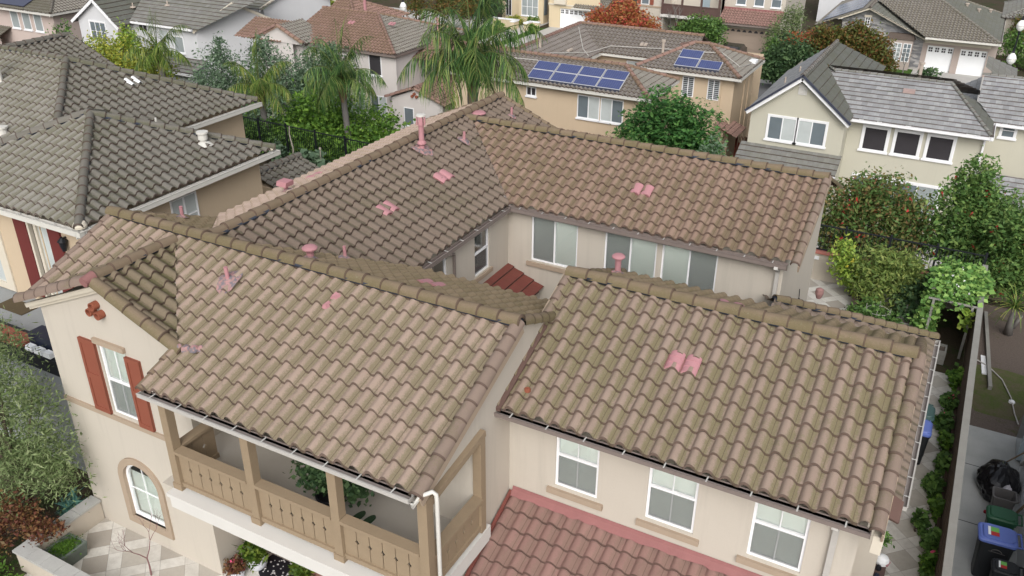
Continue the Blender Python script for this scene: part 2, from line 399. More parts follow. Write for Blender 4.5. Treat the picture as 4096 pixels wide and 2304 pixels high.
def _ledge():
    g = NT('ledge_stone'); v = g.n('Mapping', {'Vector': g.obj(), 'Scale': (1.6, 1, 6.5)}).outputs[0]
    vo = g.n('TexVoronoi', {'Vector': v, 'Scale': 1.3, 'Randomness': .9}); n = g.noise(9, 4); w = g.n('SeparateXYZ', {'Vector': vo.outputs['Color']}).outputs[0]
    c = g.ramp(w, [(0, (.10, .105, .12)), (.35, (.20, .205, .22)), (.7, (.33, .33, .335)), (1, (.46, .44, .41))]); c = g.mix(.3, c, g.mix(n, (.08, .08, .09), (.45, .44, .42)))
    MATS['ledge_stone'] = g.finish(c, .9, g.bump(vo.outputs['Distance'], .8, .06), .2)
_ledge()
plain('solar_pale', (.24, .27, .34), .2, .12, 2, 40, 0, .5); plain('solar_dark', (.055, .062, .10), .35, .1, 2, 40, 0, .5); plain('door_taupe', (.33, .265, .215), .7, .06, 3, 60, 0); plain('wood_dark', (.10, .062, .055), .8, .15, 4, 50, .1); plain('door_bright', (.30, .025, .02), .5, .1, 3, 50, 0)
plain('stake_pale', (.35, .32, .27), .9, .2, 9, 40, 0); plain('fence_grey', (.26, .255, .235), .95, .22, 3, 40, .4); plain('fence_brown', (.085, .06, .045), .95, .3, 3, 40, .4); plain('twig_red', (.20, .11, .11), .9, .2, 9, 40, 0)
leafmat('leaf_bluegreen', [(.02, .06, .05), (.05, .11, .09)], .1); leafmat('berry_leaf', [(.25, .02, .012), (.45, .06, .03)], .2)
plain('brick_coping', (.42, .165, .13), .9, .2, 5, 50, .2); plain('bin_green', (.022, .085, .045), .45, .12, 3, 60, .05); plain('bin_teal', (.05, .10, .095), .45, .12, 3, 60, 0); plain('bin_blue', (.115, .17, .48), .4, .1, 3, 60, .05); plain('bin_black', (.020, .022, .025), .45, .2, 3, 60, .05); plain('bin_grey', (.12, .115, .115), .5, .12, 3, 60, .05)
plain('sticker_green', (.16, .45, .10), .5, .25, 40, 60, 0); plain('sticker_red', (.42, .03, .03), .5, .25, 40, 60, 0); plain('bag_black', (.008, .008, .010), .22, .2, 3, 60, 0, .6); plain('bag_white', (.62, .61, .66), .5, .08, 3, 60, 0); plain('berry_solid', (.30, .02, .03), .5, .1, 3, 60, 0)
plain('basket_pink', (.30, .17, .16), .9, .3, 12, 60, .3); plain('rock', (.46, .44, .40), .95, .2, 4, 40, .4); plain('slipper_green', (.03, .06, .03), .8, .2, 9, 60, 0); plain('pot_white', (.62, .64, .70), .2, .06, 3, 60, 0, .5); plain('brick_pile', (.30, .16, .13), .95, .3, 8, 50, .4)
plain('coping_stone', (.40, .40, .385), .9, .25, 3, 40, .3); plain('planter_green', (.13, .155, .135), .9, .2, 4, 50, .2); plain('globe_white', (.82, .83, .82), .3, .03, 3, 60, 0); plain('car_paint', (.018, .026, .020), .18, .1, 3, 60, 0, .6); plain('gate_red', (.16, .045, .03), .85, .2, 5, 50, .2); plain('fence_black', (.02, .02, .021), .9, .2, 5, 50, .2)
# ------------------------------------------------------------------ shared materials
stucco('stucco_main', (.505, .465, .405), .18); stucco('stucco_tan', (.54, .435, .315), .06); stucco('stucco_sage', (.50, .485, .405), .06)
stucco('stucco_pink', (.60, .565, .545), .06); stucco('stucco_blue', (.60, .61, .63), .05); stucco('stucco_rose', (.50, .42, .385), .05)
stucco('stucco_yellow', (.62, .52, .36), .06); stucco('stucco_white', (.82, .84, .86), .05); stucco('stucco_wall_low', (.50, .45, .38), .2); stucco('stucco_mauve', (.40, .34, .31), .1)
plain('frame_white', (.80, .81, .83), .45, .03, 5, 80, 0); plain('trim_tan', (.36, .285, .215), .9, .10, 4, 80, .2)
plain('gutter_taupe', (.20, .165, .15), .5, .18, 6, 50, 0); plain('gutter_dark', (.30, .265, .25), .55, .2, 6, 50, 0); plain('gutter_white', (.60, .59, .55), .5, .08, 4, 50, 0)
plain('gutter_pale', (.44, .425, .40), .5, .15, 5, 50, 0); plain('strap', (.50, .50, .48), .45, .05, 5, 50, 0)
plain('wood_tan', (.275, .21, .14), .75, .16, 4, 40, .25); plain('shutter_rust', (.235, .075, .048), .6, .1, 3, 50, .1); plain('shutter_maroon', (.135, .028, .026), .6, .1, 3, 50, .1)
plain('terracotta', (.26, .085, .05), .85, .2, 8, 60, .2); plain('vent_pink', (.43, .215, .235), .75, .1, 9, 120, .25); plain('vent_rose', (.25, .12, .115), .8, .2, 9, 90, .25)
plain('flash_red', (.27, .118, .115), .6, .22, 4, 60, .3); plain('foam_dark', (.035, .042, .06), .8, .3, 9, 60, .2)
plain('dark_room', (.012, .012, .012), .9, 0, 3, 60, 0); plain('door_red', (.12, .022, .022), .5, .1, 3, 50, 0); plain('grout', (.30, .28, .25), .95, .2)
plain('concrete', (.36, .355, .33), .95, .22, 1.2, 45, .3); plain('concrete_blue', (.27, .285, .29), .9, .20, 1.1, 30, .35)
plain('brick_red', (.17, .055, .045), .9, .3, 6, 40, .4); plain('black_rubber', (.012, .012, .016), .6, .2, 9, 60, .1); plain('black_metal', (.012, .014, .018), .5, .15, 6, 50, 0)
plain('balcony_floor', (.38, .355, .32), .9, .1, 2, 60, .2); plain('cream_trim', (.60, .55, .46), .8, .08, 3, 60, .1); plain('white_trim', (.60, .59, .565), .7, .08, 2, 60, .1)
glassmat('glass', (.95, .99, .97), .09)
plain('blind', (.90, .93, .90), .7, .03, 3, 60, 0)
def _screen():
    g = NT('screen'); t = g.n('BsdfTransparent').outputs[0]; d = g.n('BsdfDiffuse', {'Color': (.15, .155, .16, 1)}).outputs[0]
    mx = g.n('MixShader', {0: .42, 1: t, 2: d}); g.t.links.new(mx.outputs[0], g.out.inputs['Surface']); MATS['screen'] = g.m
_screen()
def gloss(name, c, rough=.12, spec=.5, var=.2):
    g = NT(name); n = g.noise(1.5, 3); MATS[name] = g.finish(g.mix(n, dark(c, 1-var), dark(c, 1+var)), rough, None, spec)
gloss('pane_pale', (.30, .335, .34)); gloss('pane_grey', (.15, .18, .20)); gloss('pane_dark', (.05, .047, .052), .10); gloss('pane_blue', (.33, .40, .44)); gloss('pane_sheer', (.48, .52, .52), .2)
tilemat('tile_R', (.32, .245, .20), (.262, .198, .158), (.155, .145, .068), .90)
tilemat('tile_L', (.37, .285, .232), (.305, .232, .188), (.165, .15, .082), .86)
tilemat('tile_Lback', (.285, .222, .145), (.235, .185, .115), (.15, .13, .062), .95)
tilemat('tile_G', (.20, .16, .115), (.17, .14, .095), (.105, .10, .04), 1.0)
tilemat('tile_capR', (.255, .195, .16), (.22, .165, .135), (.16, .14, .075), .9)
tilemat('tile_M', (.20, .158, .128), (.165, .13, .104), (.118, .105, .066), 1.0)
tilemat('tile_Mwest', (.50, .385, .32), (.44, .335, .275), (.26, .22, .13), .55)  # less moss, and the sky sheen at a grazing view put into the base
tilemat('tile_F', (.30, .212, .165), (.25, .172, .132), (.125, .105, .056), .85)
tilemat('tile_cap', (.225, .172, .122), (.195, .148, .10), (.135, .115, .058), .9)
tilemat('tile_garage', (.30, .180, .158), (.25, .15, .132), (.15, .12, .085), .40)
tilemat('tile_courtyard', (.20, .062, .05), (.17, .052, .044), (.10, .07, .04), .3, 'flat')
HS = thing('house', 'large beige house in the foreground with brown tile roofs, pink vents and timber balcony', 'house', (-6., 14., 0.))
s42 = .42; zt = 5.46
def roof(name_label, faces, mat, lines=(), parent=HS, **kw):
    mb = MB()
    for f in faces: tile_face(mb, *f, **kw)
    o = mb.build('roof', MATS[mat], parent)
    if name_label: o['label'] = name_label
    return o
# --- right wing R
rR = roof('front roof of the right wing, pinkish brown tiles streaked with moss', [((-5.683, 10.395), (1, 0), s42, [[(-5.84, 10.395), (.11, 10.395), (.11, 13.28), (-5.84, 13.28)]], zt)], 'tile_R', hs=1.18)
rRb = roof(None, [((.11, 16.12), (-1, 0), s42, [[(-5.84, 13.28), (.11, 13.28), (.11, 16.12), (-5.84, 16.12)]], zt)], 'tile_Lback')
zrR = zt+s42*(13.28-10.395)
def ridge_obj(parent, segs, mat='tile_cap', r=.115, clos=True, step=.36, name='ridge_cap', **kw):
    mb = MB()
    for a, b in segs: caps(mb, a, b, r, step, 0, 1 if clos else None, **kw)
    return mb.build(name, [MATS[mat], MATS['foam_dark']], parent, True)
ridge_obj(rR, [((.16, 13.28, zrR+.10), (-5.9, 13.28, zrR+.10))], r=.13, step=.40)
def rake(parent, x, y0, y1, z0, s=s42, side=1, r=.105, mat='tile_capR', dz=.045):
    ridge_obj(parent, [((x, y0, z0+dz), (x, y1, z0+dz+s*abs(y1-y0)))], mat, r, False, .325, 'rake_tile')
    mb = MB(); a = Vector((x+side*.085, y0, z0)); b = Vector((x+side*.085, y1, z0+s*abs(y1-y0))); mb.bar(a-Vector((0, 0, .06)), b-Vector((0, 0, .06)), .03, .18); mb.build('bargeboard', MATS['trim_tan'], parent)
rake(rR, .19, 10.36, 13.3, zt); rake(rR, -5.88, 12.0, 13.3, zt+s42*(12.0-10.395), side=-1, r=.085)
for x_ in (.19, -5.88): ridge_obj(rRb, [((x_, 16.14, zt+.03), (x_, 13.3, zrR+.03))], r=.1, clos=False, step=.325, name='rake_tile')
mb = MB()      # smooth edge tile along the wall
mb.hexa([(-5.86, 10.36, zt-.01), (-5.74, 10.36, zt-.01), (-5.74, 12.1, zt+s42*1.7-.01), (-5.86, 12.1, zt+s42*1.7-.01), (-5.86, 10.36, zt+.075), (-5.74, 10.36, zt+.05), (-5.74, 12.1, zt+s42*1.705+.05), (-5.86, 12.1, zt+s42*1.705+.075)])
mb.build('wall_flashing', MATS['tile_garage'], rR)
# --- left wing L
zrL = zt+s42*(11.03-7.95)
rL = roof('front roof over the balcony, pinkish brown tiles with olive moss', [((-15.45, 7.95), (1, 0), s42, [[(-11.44, 7.95), (-5.86, 7.95), (-5.86, 8.83), (-11.44, 8.83)], [(-11.44, 8.83), (-5.86, 8.83), (-5.86, 11.03), (-13.43, 11.03), (-13.43, 10.82)], [(-13.43, 11.03), (-15.45, 11.03), (-15.45, 8.82), (-13.43, 10.83)]], zt)], 'tile_L', hs=1.18)
rLb = roof('mossy back slope of the left wing, seen at a shallow angle', [((-5.8, 14.11), (-1, 0), s42, [[(-5.86, 14.11), (-9.9, 14.11), (-12.98, 11.03), (-5.86, 11.03)], [(-12.98, 11.03), (-12.88, 11.17), (-15.45, 13.74), (-15.45, 11.03)]], zt)], 'tile_Lback')
ridge_obj(rL, [((-5.72, 11.03, zrL+.10), (-15.55, 11.03, zrL+.10))], r=.13, step=.40)
rake(rL, -5.78, 7.92, 11.05, zt, side=1, r=.12); rake(rL, -15.5, 8.9, 11.05, zt+s42*.95, side=-1, r=.085)
ridge_obj(rLb, [((-5.80, 14.12, zt+.05), (-5.80, 11.2, zrL+.0))], r=.12, clos=False, step=.325, name='rake_tile')
ridge_obj(rLb, [((-15.5, 13.74, zt+.16), (-15.5, 11.1, zrL+.03))], r=.09, clos=False, step=.325, name='rake_tile')
# --- front gable G
zgR = zt+s42*(10.82-7.95)
rG = roof('small mossy cross gable roof at the left corner', [((-11.43, 8.87), (0, 1), s42, [[(-13.43, 8.87), (-11.47, 8.87), (-13.43, 10.83)]], zt+s42*.88), ((-15.8, 10.9), (0, -1), s42, [[(-13.43, 8.87), (-13.43, 10.82), (-15.45, 8.87)], [(-15.45, 8.87), (-15.8, 8.87), (-15.8, 8.9), (-15.45, 8.9)]], zt+s42*.53)], 'tile_G', hs=1.15)
ridge_obj(rG, [((-13.43, 8.9, zgR+.09), (-13.43, 10.78, zgR+.09))], r=.115, step=.36)
zeG = zgR-.42*2.03
def cap_rake(parent, a, b, r=.13, mat='tile_capR'): ridge_obj(parent, [(a, b)], mat, r, False, .42, 'rake_tile')
ridge_obj(rL, [((-11.47, 7.92, zt+.03), (-11.47, 8.8, zt+.03+s42*.88))], r=.085, clos=False, step=.325, name='rake_tile')
cap_rake(rG, (-11.33, 8.82, zgR-.42*2.1+.03), (-13.38, 8.82, zgR+.03), mat='tile_cap'); cap_rake(rG, (-15.85, 8.82, zgR-.42*2.42+.03), (-13.48, 8.82, zgR+.03), .14)
mb = MB(); mb.tube([(-13.43, 8.66, zgR+.05), (-13.43, 8.9, zgR+.08)], [.10, .115], 14); mb.build('ridge_end_tile', MATS['vent_rose'], rG)
# --- middle wing M
zrM = zt+s42*(12.86-9.9)
rM = roof('roof of the middle wing, grey brown mossy tiles', [((-9.9, 14.11), (0, 1), s42, [[(-9.9, 14.11), (-9.9, 18.35), (-12.6, 21.05), (-12.86, 21.05), (-12.86, 11.15)], [(-12.6, 21.05), (-10.38, 23.27), (-12.86, 23.27), (-12.86, 21.05)]], zt)], 'tile_M')
rMw = roof('far slope of the middle wing, pale pinkish tiles', [((-15.82, 23.27), (0, -1), s42, [[(-12.86, 11.17), (-12.86, 23.27), (-15.82, 23.27), (-15.82, 14.13)]], zt)], 'tile_Mwest')
ridge_obj(rM, [((-12.86, 11.2, zrM+.09), (-12.86, 23.35, zrM+.09))], r=.125, step=.40)
ridge_obj(rM, [((-10.0, 23.3, zt+s42*.1+.03), (-12.8, 23.3, zrM+.03)), ], r=.10, clos=False, step=.34, name='rake_tile')
ridge_obj(rMw, [((-15.8, 23.3, zt+.03), (-12.9, 23.3, zrM+.03))], r=.10, clos=False, step=.34, name='rake_tile')
# --- far wing F
zrF = zt+s42*(21.05-18.35)
rF = roof('roof of the far wing above three windows, warm brown tiles', [((-9.9, 18.35), (1, 0), s42, [[(-9.9, 18.35), (-2.72, 18.35), (-2.72, 21.05), (-12.6, 21.05)]], zt)], 'tile_F')
roof(None, [((-2.72, 23.75), (-1, 0), s42, [[(-2.72, 21.05), (-2.72, 23.75), (-9.9, 23.75), (-12.6, 21.05)]], zt)], 'tile_F')
ridge_obj(rF, [((-2.6, 21.05, zrF+.09), (-12.75, 21.05, zrF+.09))], r=.12, step=.38)
rake(rF, -2.64, 18.3, 21.08, zt, side=1)
ridge_obj(rF, [((-2.64, 23.78, zt+.03), (-2.64, 21.1, zrF+.03))], r=.1, clos=False, step=.34, name='rake_tile')
# valley metal
mb = MB()
for a, b in (((-9.9, 18.35, zt), (-12.6, 21.05, zrF)), ((-11.44, 8.84, zt+s42*.89), (-13.43, 10.82, zgR)), ((-9.9, 14.11, zt), (-12.98, 11.05, zrL-.02))):
    mb.bar(Vector(a)+Vector((0, 0, -.005)), Vector(b)+Vector((0, 0, -.005)), .10, .03)
mb.build('valley_flashing', MATS['gutter_dark'], HS)
# ------------------------------------------------------------------ roof vents
def slope_z(kind, x, y):
    return {'R': zt+s42*(y-10.395), 'Rb': zt+s42*(16.12-y), 'L': zt+s42*(y-7.95), 'Lb': zt+s42*(14.11-y), 'M': zt+s42*(-9.9-x), 'Mw': zt+s42*(x+15.82), 'F': zt+s42*(y-18.35)}[kind]
VD = {'R': (0, 1), 'Rb': (0, -1), 'L': (0, 1), 'Lb': (0, -1), 'M': (-1, 0), 'Mw': (1, 0), 'F': (0, 1)}
def vent_pair(par, k, x, y, ln=.31, gap=.281, r=.126, mat='vent_pink', seg=1):
    v = Vector((VD[k][0], VD[k][1], 0)); u = Vector((v.y, -v.x, 0)); mb = MB()
    def P(a, b, h): q = Vector((x, y, 0))+u*a+v*b; return (q.x, q.y, slope_z(k, x, y)+s42*b+h)
    for c in (-gap/2, gap/2):
        n = 8
        for g in range(seg):
            b0 = -ln/2+ln*g/seg-.004; b1 = -ln/2+ln*(g+1)/seg+.006
            rows = [[P(c+r*math.cos(math.pi*q/n), bb, .035+hh+r*math.sin(math.pi*q/n)*.55) for q in range(n+1)] for bb, hh in ((b0, -.03), (b0, .016), (b1, .0), (b1, -.05))]
            rows[0] = [P(c+r*.9*math.cos(math.pi*q/n), b0, .03+r*math.sin(math.pi*q/n)*.5) for q in range(n+1)]
            for ra, rb in zip(rows, rows[1:]):
                for q in range(n): mb.face([ra[q], ra[q+1], rb[q+1], rb[q]], 0)
    mb.hexa([P(-gap/2-.15, -ln/2+.02, -.02), P(gap/2+.12, -ln/2+.02, -.02), P(gap/2+.12, ln/2, -.02), P(-gap/2-.15, ln/2, -.02), P(-gap/2-.15, -ln/2+.02, .042), P(gap/2+.12, -ln/2+.02, .042), P(gap/2+.12, ln/2, .035), P(-gap/2-.15, ln/2, .035)], 1)
    return mb.build('roof_vent', [MATS[mat], MATS['vent_rose']], par)
vent_pair(rR, 'R', -3.22, 12.07, .33, seg=3); vent_pair(rRb, 'Rb', -3.14, 14.5); vent_pair(rLb, 'Lb', -8.5, 12.55)
vent_pair(rM, 'M', -11.46, 17.74); vent_pair(rM, 'M', -11.46, 15.26); vent_pair(rF, 'F', -6.78, 19.6)
vent_pair(rMw, 'Mw', -14.7, 16.6)
def flue(par, k, x, y, h, r, cap=None, flash=.16, mat='vent_pink', lean=(0, 0)):
    z = slope_z(k, x, y); mb = MB()
    mb.tube([(x, y, z-.05), (x+lean[0], y+lean[1], z+h)], r, 12)
    if cap == 'mushroom': mb.lathe((x, y, z+h), [(r, -.05), (r*1.15, 0), (r*2.1, .03), (r*2.15, .055), (r*1.7, .085), (r*.9, .10), (0, .105)], 18)
    if cap == 'drum':
        for q in range(4):
            an = q*math.pi/2+.5; cx_, cy_ = x+math.cos(an)*r*1.35, y+math.sin(an)*r*1.35
            mb.bar((cx_, cy_, z+h-.06), (cx_, cy_, z+h+.18), r*1.5, r*.5, 0, (math.cos(an), math.sin(an), 0))
        mb.lathe((x, y, z+h+.18), [(r*1.75, -.01), (r*1.75, .03), (0, .045)], 16, 2); mb.lathe((x, y, z+h*.30), [(r, -.05), (r*1.7, 0), (r*1.5, .05), (r, .08)], 16)
    if flash:
        v = Vector((VD[k][0], VD[k][1], 0)); u = Vector((v.y, -v.x, 0)); q = []; n = 10
        for i in range(n):
            a = 2*math.pi*i/n; rr = flash*(.8+.4*hsh(i, x)); p = Vector((x, y, 0))+u*math.cos(a)*rr+v*math.sin(a)*rr*1.2
            q.append((p.x, p.y, slope_z(k, p.x, p.y)+.075+.02*math.cos(a*2)))
        mb.mesh([(x, y, z+.15)]+q, [(0, 1+i, 1+(i+1) % n) for i in range(n)], 1)
    return mb.build('vent_pipe', [MATS[mat], MATS['vent_patch'], MATS['gutter_white']], par)
g = NT('vent_patch'); n = g.noise(14, 3); MATS['vent_patch'] = g.finish(g.ramp(n, [(.36, (.40, .22, .22)), (.48, (.30, .20, .19)), (.58, (.17, .155, .175))]), .85, g.bump(n, .8, .05))
flue(rM, 'M', -12.42, 18.2, .80, .072, 'drum', .24); flue(rM, 'M', -12.06, 19.75, .34, .035, None, .16); flue(rLb, 'Lb', -10.82, 11.8, .24, .072, 'mushroom', .15)
flue(rLb, 'Lb', -10.83, 12.85, .34, .035, None, .14); flue(rLb, 'Lb', -15.2, 12.55, .34, .04, None, .14); flue(rRb, 'Rb', -5.70, 15.35, .40, .065, 'mushroom', .16)
flue(rL, 'L', -11.5, 10.27, .36, .038, None, .24, lean=(-.03, 0)); flue(rM, 'M', -12.05, 22.48, .34, .035, None, .12); flue(rM, 'M', -12.62, 21.5, .05, .10, 'mushroom', .12)
flue(rMw, 'Mw', -14.25, 14.95, .22, .055, None, .14)
z_ = slope_z('Mw', -14.25, 14.95)+.22; mb = MB(); mb.hexa([(-14.42, 14.8, z_), (-14.12, 14.8, z_), (-14.12, 15.1, z_), (-14.42, 15.1, z_), (-14.40, 14.82, z_+.12), (-14.10, 14.82, z_+.12), (-14.10, 15.08, z_+.12), (-14.40, 15.08, z_+.12)]); mb.build('vent_box', MATS['vent_pink'], rMw)
mb = MB()                                  # mortar patch at the foot of the small gable and a chipped tile
for (x, y, rr) in ((-11.2, 8.82, .11), (-11.05, 8.86, .10), (-10.92, 8.9, .07), (-11.35, 8.8, .07)):
    z = slope_z('L', x, y); mb.lathe((x, y, z+.04), [(rr, 0), (rr*.9, .05), (rr*.5, .09), (0, .1)], 7)
mb.build('mortar_patch', MATS['vent_patch'], rL)
mb = MB(); z = slope_z('L', -9.2, 10.55)
mb.hexa([(-9.28, 10.5, z+.05), (-9.14, 10.48, z+.05), (-9.12, 10.62, z+.1), (-9.26, 10.64, z+.1), (-9.26, 10.5, z+.10), (-9.16, 10.5, z+.12), (-9.14, 10.6, z+.14), (-9.24, 10.62, z+.15)])
mb.hexa([(-9.30, 10.28, z-.04), (-9.18, 10.27, z-.04), (-9.16, 10.40, z+.02), (-9.26, 10.42, z+.02), (-9.28, 10.29, z+.03), (-9.2, 10.29, z+.05), (-9.18, 10.38, z+.07), (-9.24, 10.4, z+.07)]); mb.build('tile_chip', MATS['vent_pink'], rL)
mb = MB(); z = slope_z('R', -5.5, 10.82); mb.lathe((-5.48, 10.84, z+.03), [(.06, 0), (.055, .05), (.03, .06), (0, .02)], 9); mb.build('rust_stub', MATS['terracotta'], rR)
# ------------------------------------------------------------------ walls
mb = MB()
ARX, ARR, ARZ = -13.695, .525, 1.66
Wg = WF((-15.56, 9.02), (-11.72, 9.02))
wg_h = (1.53, 2.30, 3.42, 5.06); arch_h = (ARX-ARR+15.56, ARX+ARR+15.56, .60, ARZ+ARR)
gpk = zgR-.16
wall(mb, Wg, 0, zeG-.22, [wg_h, arch_h], .10)
mb.face([Wg.P(0, zeG-.22), Wg.P(3.84, zeG-.22), Wg.P(3.84, gpk-.42*1.71), Wg.P(2.13, gpk), Wg.P(0, gpk-.42*2.13)])
arc = [(ARX+15.56+ARR*math.cos(math.pi*k/16), ARZ+ARR*math.sin(math.pi*k/16)) for k in range(17)]
for k in range(16):          # fill the corners above the arch and its reveal
    (x0, z0), (x1, z1) = arc[k], arc[k+1]
    mb.face([Wg.P(x1, z1), Wg.P(x0, z0), Wg.P(x0, ARZ+ARR), Wg.P(x1, ARZ+ARR)]); mb.face([Wg.P(x0, z0), Wg.P(x1, z1), Wg.P(x1, z1, .1), Wg.P(x0, z0, .1)])
def quad_wall(x0, y0, x1, y1, z0, z1): mb.face([(x0, y0, z0), (x1, y1, z0), (x1, y1, z1), (x0, y0, z1)])
quad_wall(-15.56, 14.0, -15.56, 9.02, 0, 5.55); quad_wall(-11.72, 9.02, -11.72, 10.1, 0, 3.2); quad_wall(-11.72, 9.02, -11.72, 9.75, 3.2, 5.9)
Wp = WF((-11.72, 10.1), (-5.82, 10.1)); wall(mb, Wp, 0, 3.1, [(.55, 1.42, .04, 2.25)], .08)
Wb = WF((-11.72, 9.72), (-5.82, 9.72)); wall(mb, Wb, 3.3, 6.1, [(3.86, 4.74, 3.36, 5.25)], .12)
Wl = WF((-5.82, 8.02), (-5.82, 10.85))
def gl(y): return zt+s42*(y-7.95)-.03
wall(mb, WF((-5.82, 8.06), (-5.82, 14.0)), 0, 3.28)
mb.face([(-5.82, 9.80, 3.28), (-5.82, 14.0, 3.28), (-5.82, 14.0, gl(8.06)), (-5.82, 11.03, gl(11.03)), (-5.82, 9.80, gl(9.80))])
mb.face([(-5.82, 8.2, 5.10), (-5.82, 9.8, 5.34), (-5.82, 9.8, gl(9.8)), (-5.82, 8.2, gl(8.2))])
Wr = WF((-5.82, 10.85), (0., 10.85))
rw = [(.90, 1.70, 3.87, 5.22), (2.57, 3.40, 3.85, 5.22), (4.28, 5.12, 3.83, 5.22)]
wall(mb, Wr, 0, 5.5, rw, .10)
quad_wall(0, 10.85, 0, 15.9, 0, 5.45); mb.face([(0, 10.85, 5.45), (0, 15.9, 5.45), (0, 13.28, zrR-.06)]); quad_wall(0, 15.9, -5.8, 15.9, 0, 5.5); quad_wall(-5.82, 14, -5.82, 15.9, 0, 5.5)
mb.face([(-5.82, 10.85, 5.3), (-5.82, 15.9, 5.3), (-5.82, 13.28, zrR-.06)])
Wf = WF((-10.05, 18.6), (-2.9, 18.6)); fw_ = [(.69, 2.01, 3.92, 5.24), (2.75, 4.12, 3.92, 5.24), (4.25, 5.63, 3.92, 5.24)]
wall(mb, Wf, 0, 5.5, fw_, .09)
quad_wall(-2.9, 18.6, -2.9, 23.5, -1, 5.45); mb.face([(-2.9, 18.6, 5.45), (-2.9, 23.5, 5.45), (-2.9, 21.05, zrF-.05)])
Wm = WF((-10.05, 14.0), (-10.05, 18.6)); mw = [(.92, 1.55, 4.0, 5.2), (2.84, 3.57, 4.0, 5.2)]
wall(mb, Wm, 0, 5.5, mw, .09); quad_wall(-9.9, 14.0, -5.82, 14.0, 0, 5.5)
quad_wall(-15.6, 23.1, -15.6, 14.0, -1, 5.5); quad_wall(-2.9, 23.5, -15.6, 23.1, -1, 5.5); mb.face([(-15.6, 23.1, 5.5), (-10, 23.1, 5.5), (-12.86, 23.1, zrM-.05)])
mb.build('stucco_wall', MATS['stucco_main'], HS)
# windows
wG = win(HS, Wg, wg_h, 'hung', dep=.04, label='tall sash window between rust red shutters')
for x0, x1, z0, z1, s in ((-14.53, -14.07, 3.38, 5.10, -1), (-13.23, -12.83, 3.38, 5.02, 1)):
    m2 = MB(); a = x0+15.56; b = x1+15.56
    Wg.blk(m2, a, b, z0, z1, -.045, 0); zc = (z0+z1)/2
    Wg.blk(m2, a, a+.07, z0, z1, -.062, -.04); Wg.blk(m2, b-.07, b, z0, z1, -.062, -.04)
    for q0, q1 in ((z0, z0+.1), (zc-.06, zc+.06), (z1-.1, z1)): Wg.blk(m2, a+.07, b-.07, q0, q1, -.061, -.04)
    m2.build('shutter', MATS['shutter_rust'], HS)
m2 = MB(); Wg.blk(m2, 1.48, 2.36, 5.10, 5.21, -.07, .0); Wg.blk(m2, 0, 3.86, 3.25, 3.36, -.045, 0); m2.build('trim_band', MATS['trim_tan'], HS)
m2 = MB(); Wg.blk(m2, -.02, 2.13, 0, 0, 0, 0)
m2 = MB()
for sgn, L in ((-1, 2.42), (1, 2.1)):        # cream moulding under the gable rakes
    a = Vector((-13.43, 8.96, zgR-.16)); b = Vector((-13.43+sgn*L, 8.96, zgR-.16-.42*L)); m2.bar(a, b, .14, .09); m2.bar(a-Vector((0, -.03, .08)), b-Vector((0, -.03, .08)), .07, .07)
m2.build('rake_moulding', MATS['cream_trim'], HS)
for (x, z) in ((-13.73, 6.02), (-13.85, 5.87), (-13.62, 5.85)):
    m2 = MB(); c = (x, 9.03, z); n = 14
    m2.mesh([(x+math.cos(2*math.pi*k/n)*r_, y_, z+math.sin(2*math.pi*k/n)*r_) for r_, y_ in ((.085, 9.03), (.085, 8.88), (.062, 8.88), (.055, 9.0)) for k in range(n)]+[(x, 9.0, z)],
            [(i*n+k, (i+1)*n+k, (i+1)*n+(k+1) % n, i*n+(k+1) % n) for i in range(3) for k in range(n)]+[(3*n+(k+1) % n, 3*n+k, 4*n) for k in range(n)]); m2.build('clay_vent', MATS['terracotta'], HS, False)
# arched window
def arch_pts(r, zb, k=18): return [(ARX+15.56-r, zb)]+[(ARX+15.56-r*math.cos(math.pi*i/k), ARZ+r*math.sin(math.pi*i/k)) for i in range(k+1)]+[(ARX+15.56+r, zb)]
def arch_band(mbx, r0, r1, zb0, zb1, d0, d1, close=True):
    o, i_ = arch_pts(r0, zb0), arch_pts(r1, zb1); n = len(o)
    rng_ = range(n) if close else range(n-1)
    for k in rng_:
        k2 = (k+1) % n
        mbx.face([Wg.P(*o[k2], d0), Wg.P(*o[k], d0), Wg.P(*i_[k], d0), Wg.P(*i_[k2], d0)]); mbx.face([Wg.P(*o[k], d0), Wg.P(*o[k2], d0), Wg.P(*o[k2], d1), Wg.P(*o[k], d1)]); mbx.face([Wg.P(*i_[k2], d0), Wg.P(*i_[k], d0), Wg.P(*i_[k], d1), Wg.P(*i_[k2], d1)])
m2 = MB(); arch_band(m2, ARR+.15, ARR-.01, .42, .60, -.05, .10); m2.build('arch_surround', MATS['trim_tan'], HS)
m2 = MB(); arch_band(m2, ARR-.012, ARR-.075, .62, .685, .03, .095); c = ARX+15.56
Wg.blk(m2, c-.008, c+.008, .685, ARZ+ARR-.08, .045, .06); Wg.blk(m2, c-ARR+.07, c+ARR-.07, 1.38, 1.396, .044, .061)
aw = m2.build('window', MATS['frame_white'], HS); aw['label'] = 'arched ground floor window with a deep tan surround'
m2 = MB(); m2.face([Wg.P(*q, .066) for q in reversed(arch_pts(ARR-.07, .68))]); m2.build('pane', MATS['glass'], aw)
m2 = MB(); m2.face([Wg.P(*q, .13) for q in [(c-.5, .62), (c+.5, .62), (c+.5, 1.80), (c-.5, 1.80)]]); m2.build('blind', MATS['blind'], aw)
m2 = MB(); m2.face([Wg.P(*q, .35) for q in [(c-.9, .3), (c+.9, .3), (c+.9, 2.4), (c-.9, 2.4)]]); m2.build('dark_interior', MATS['dark_room'], aw)
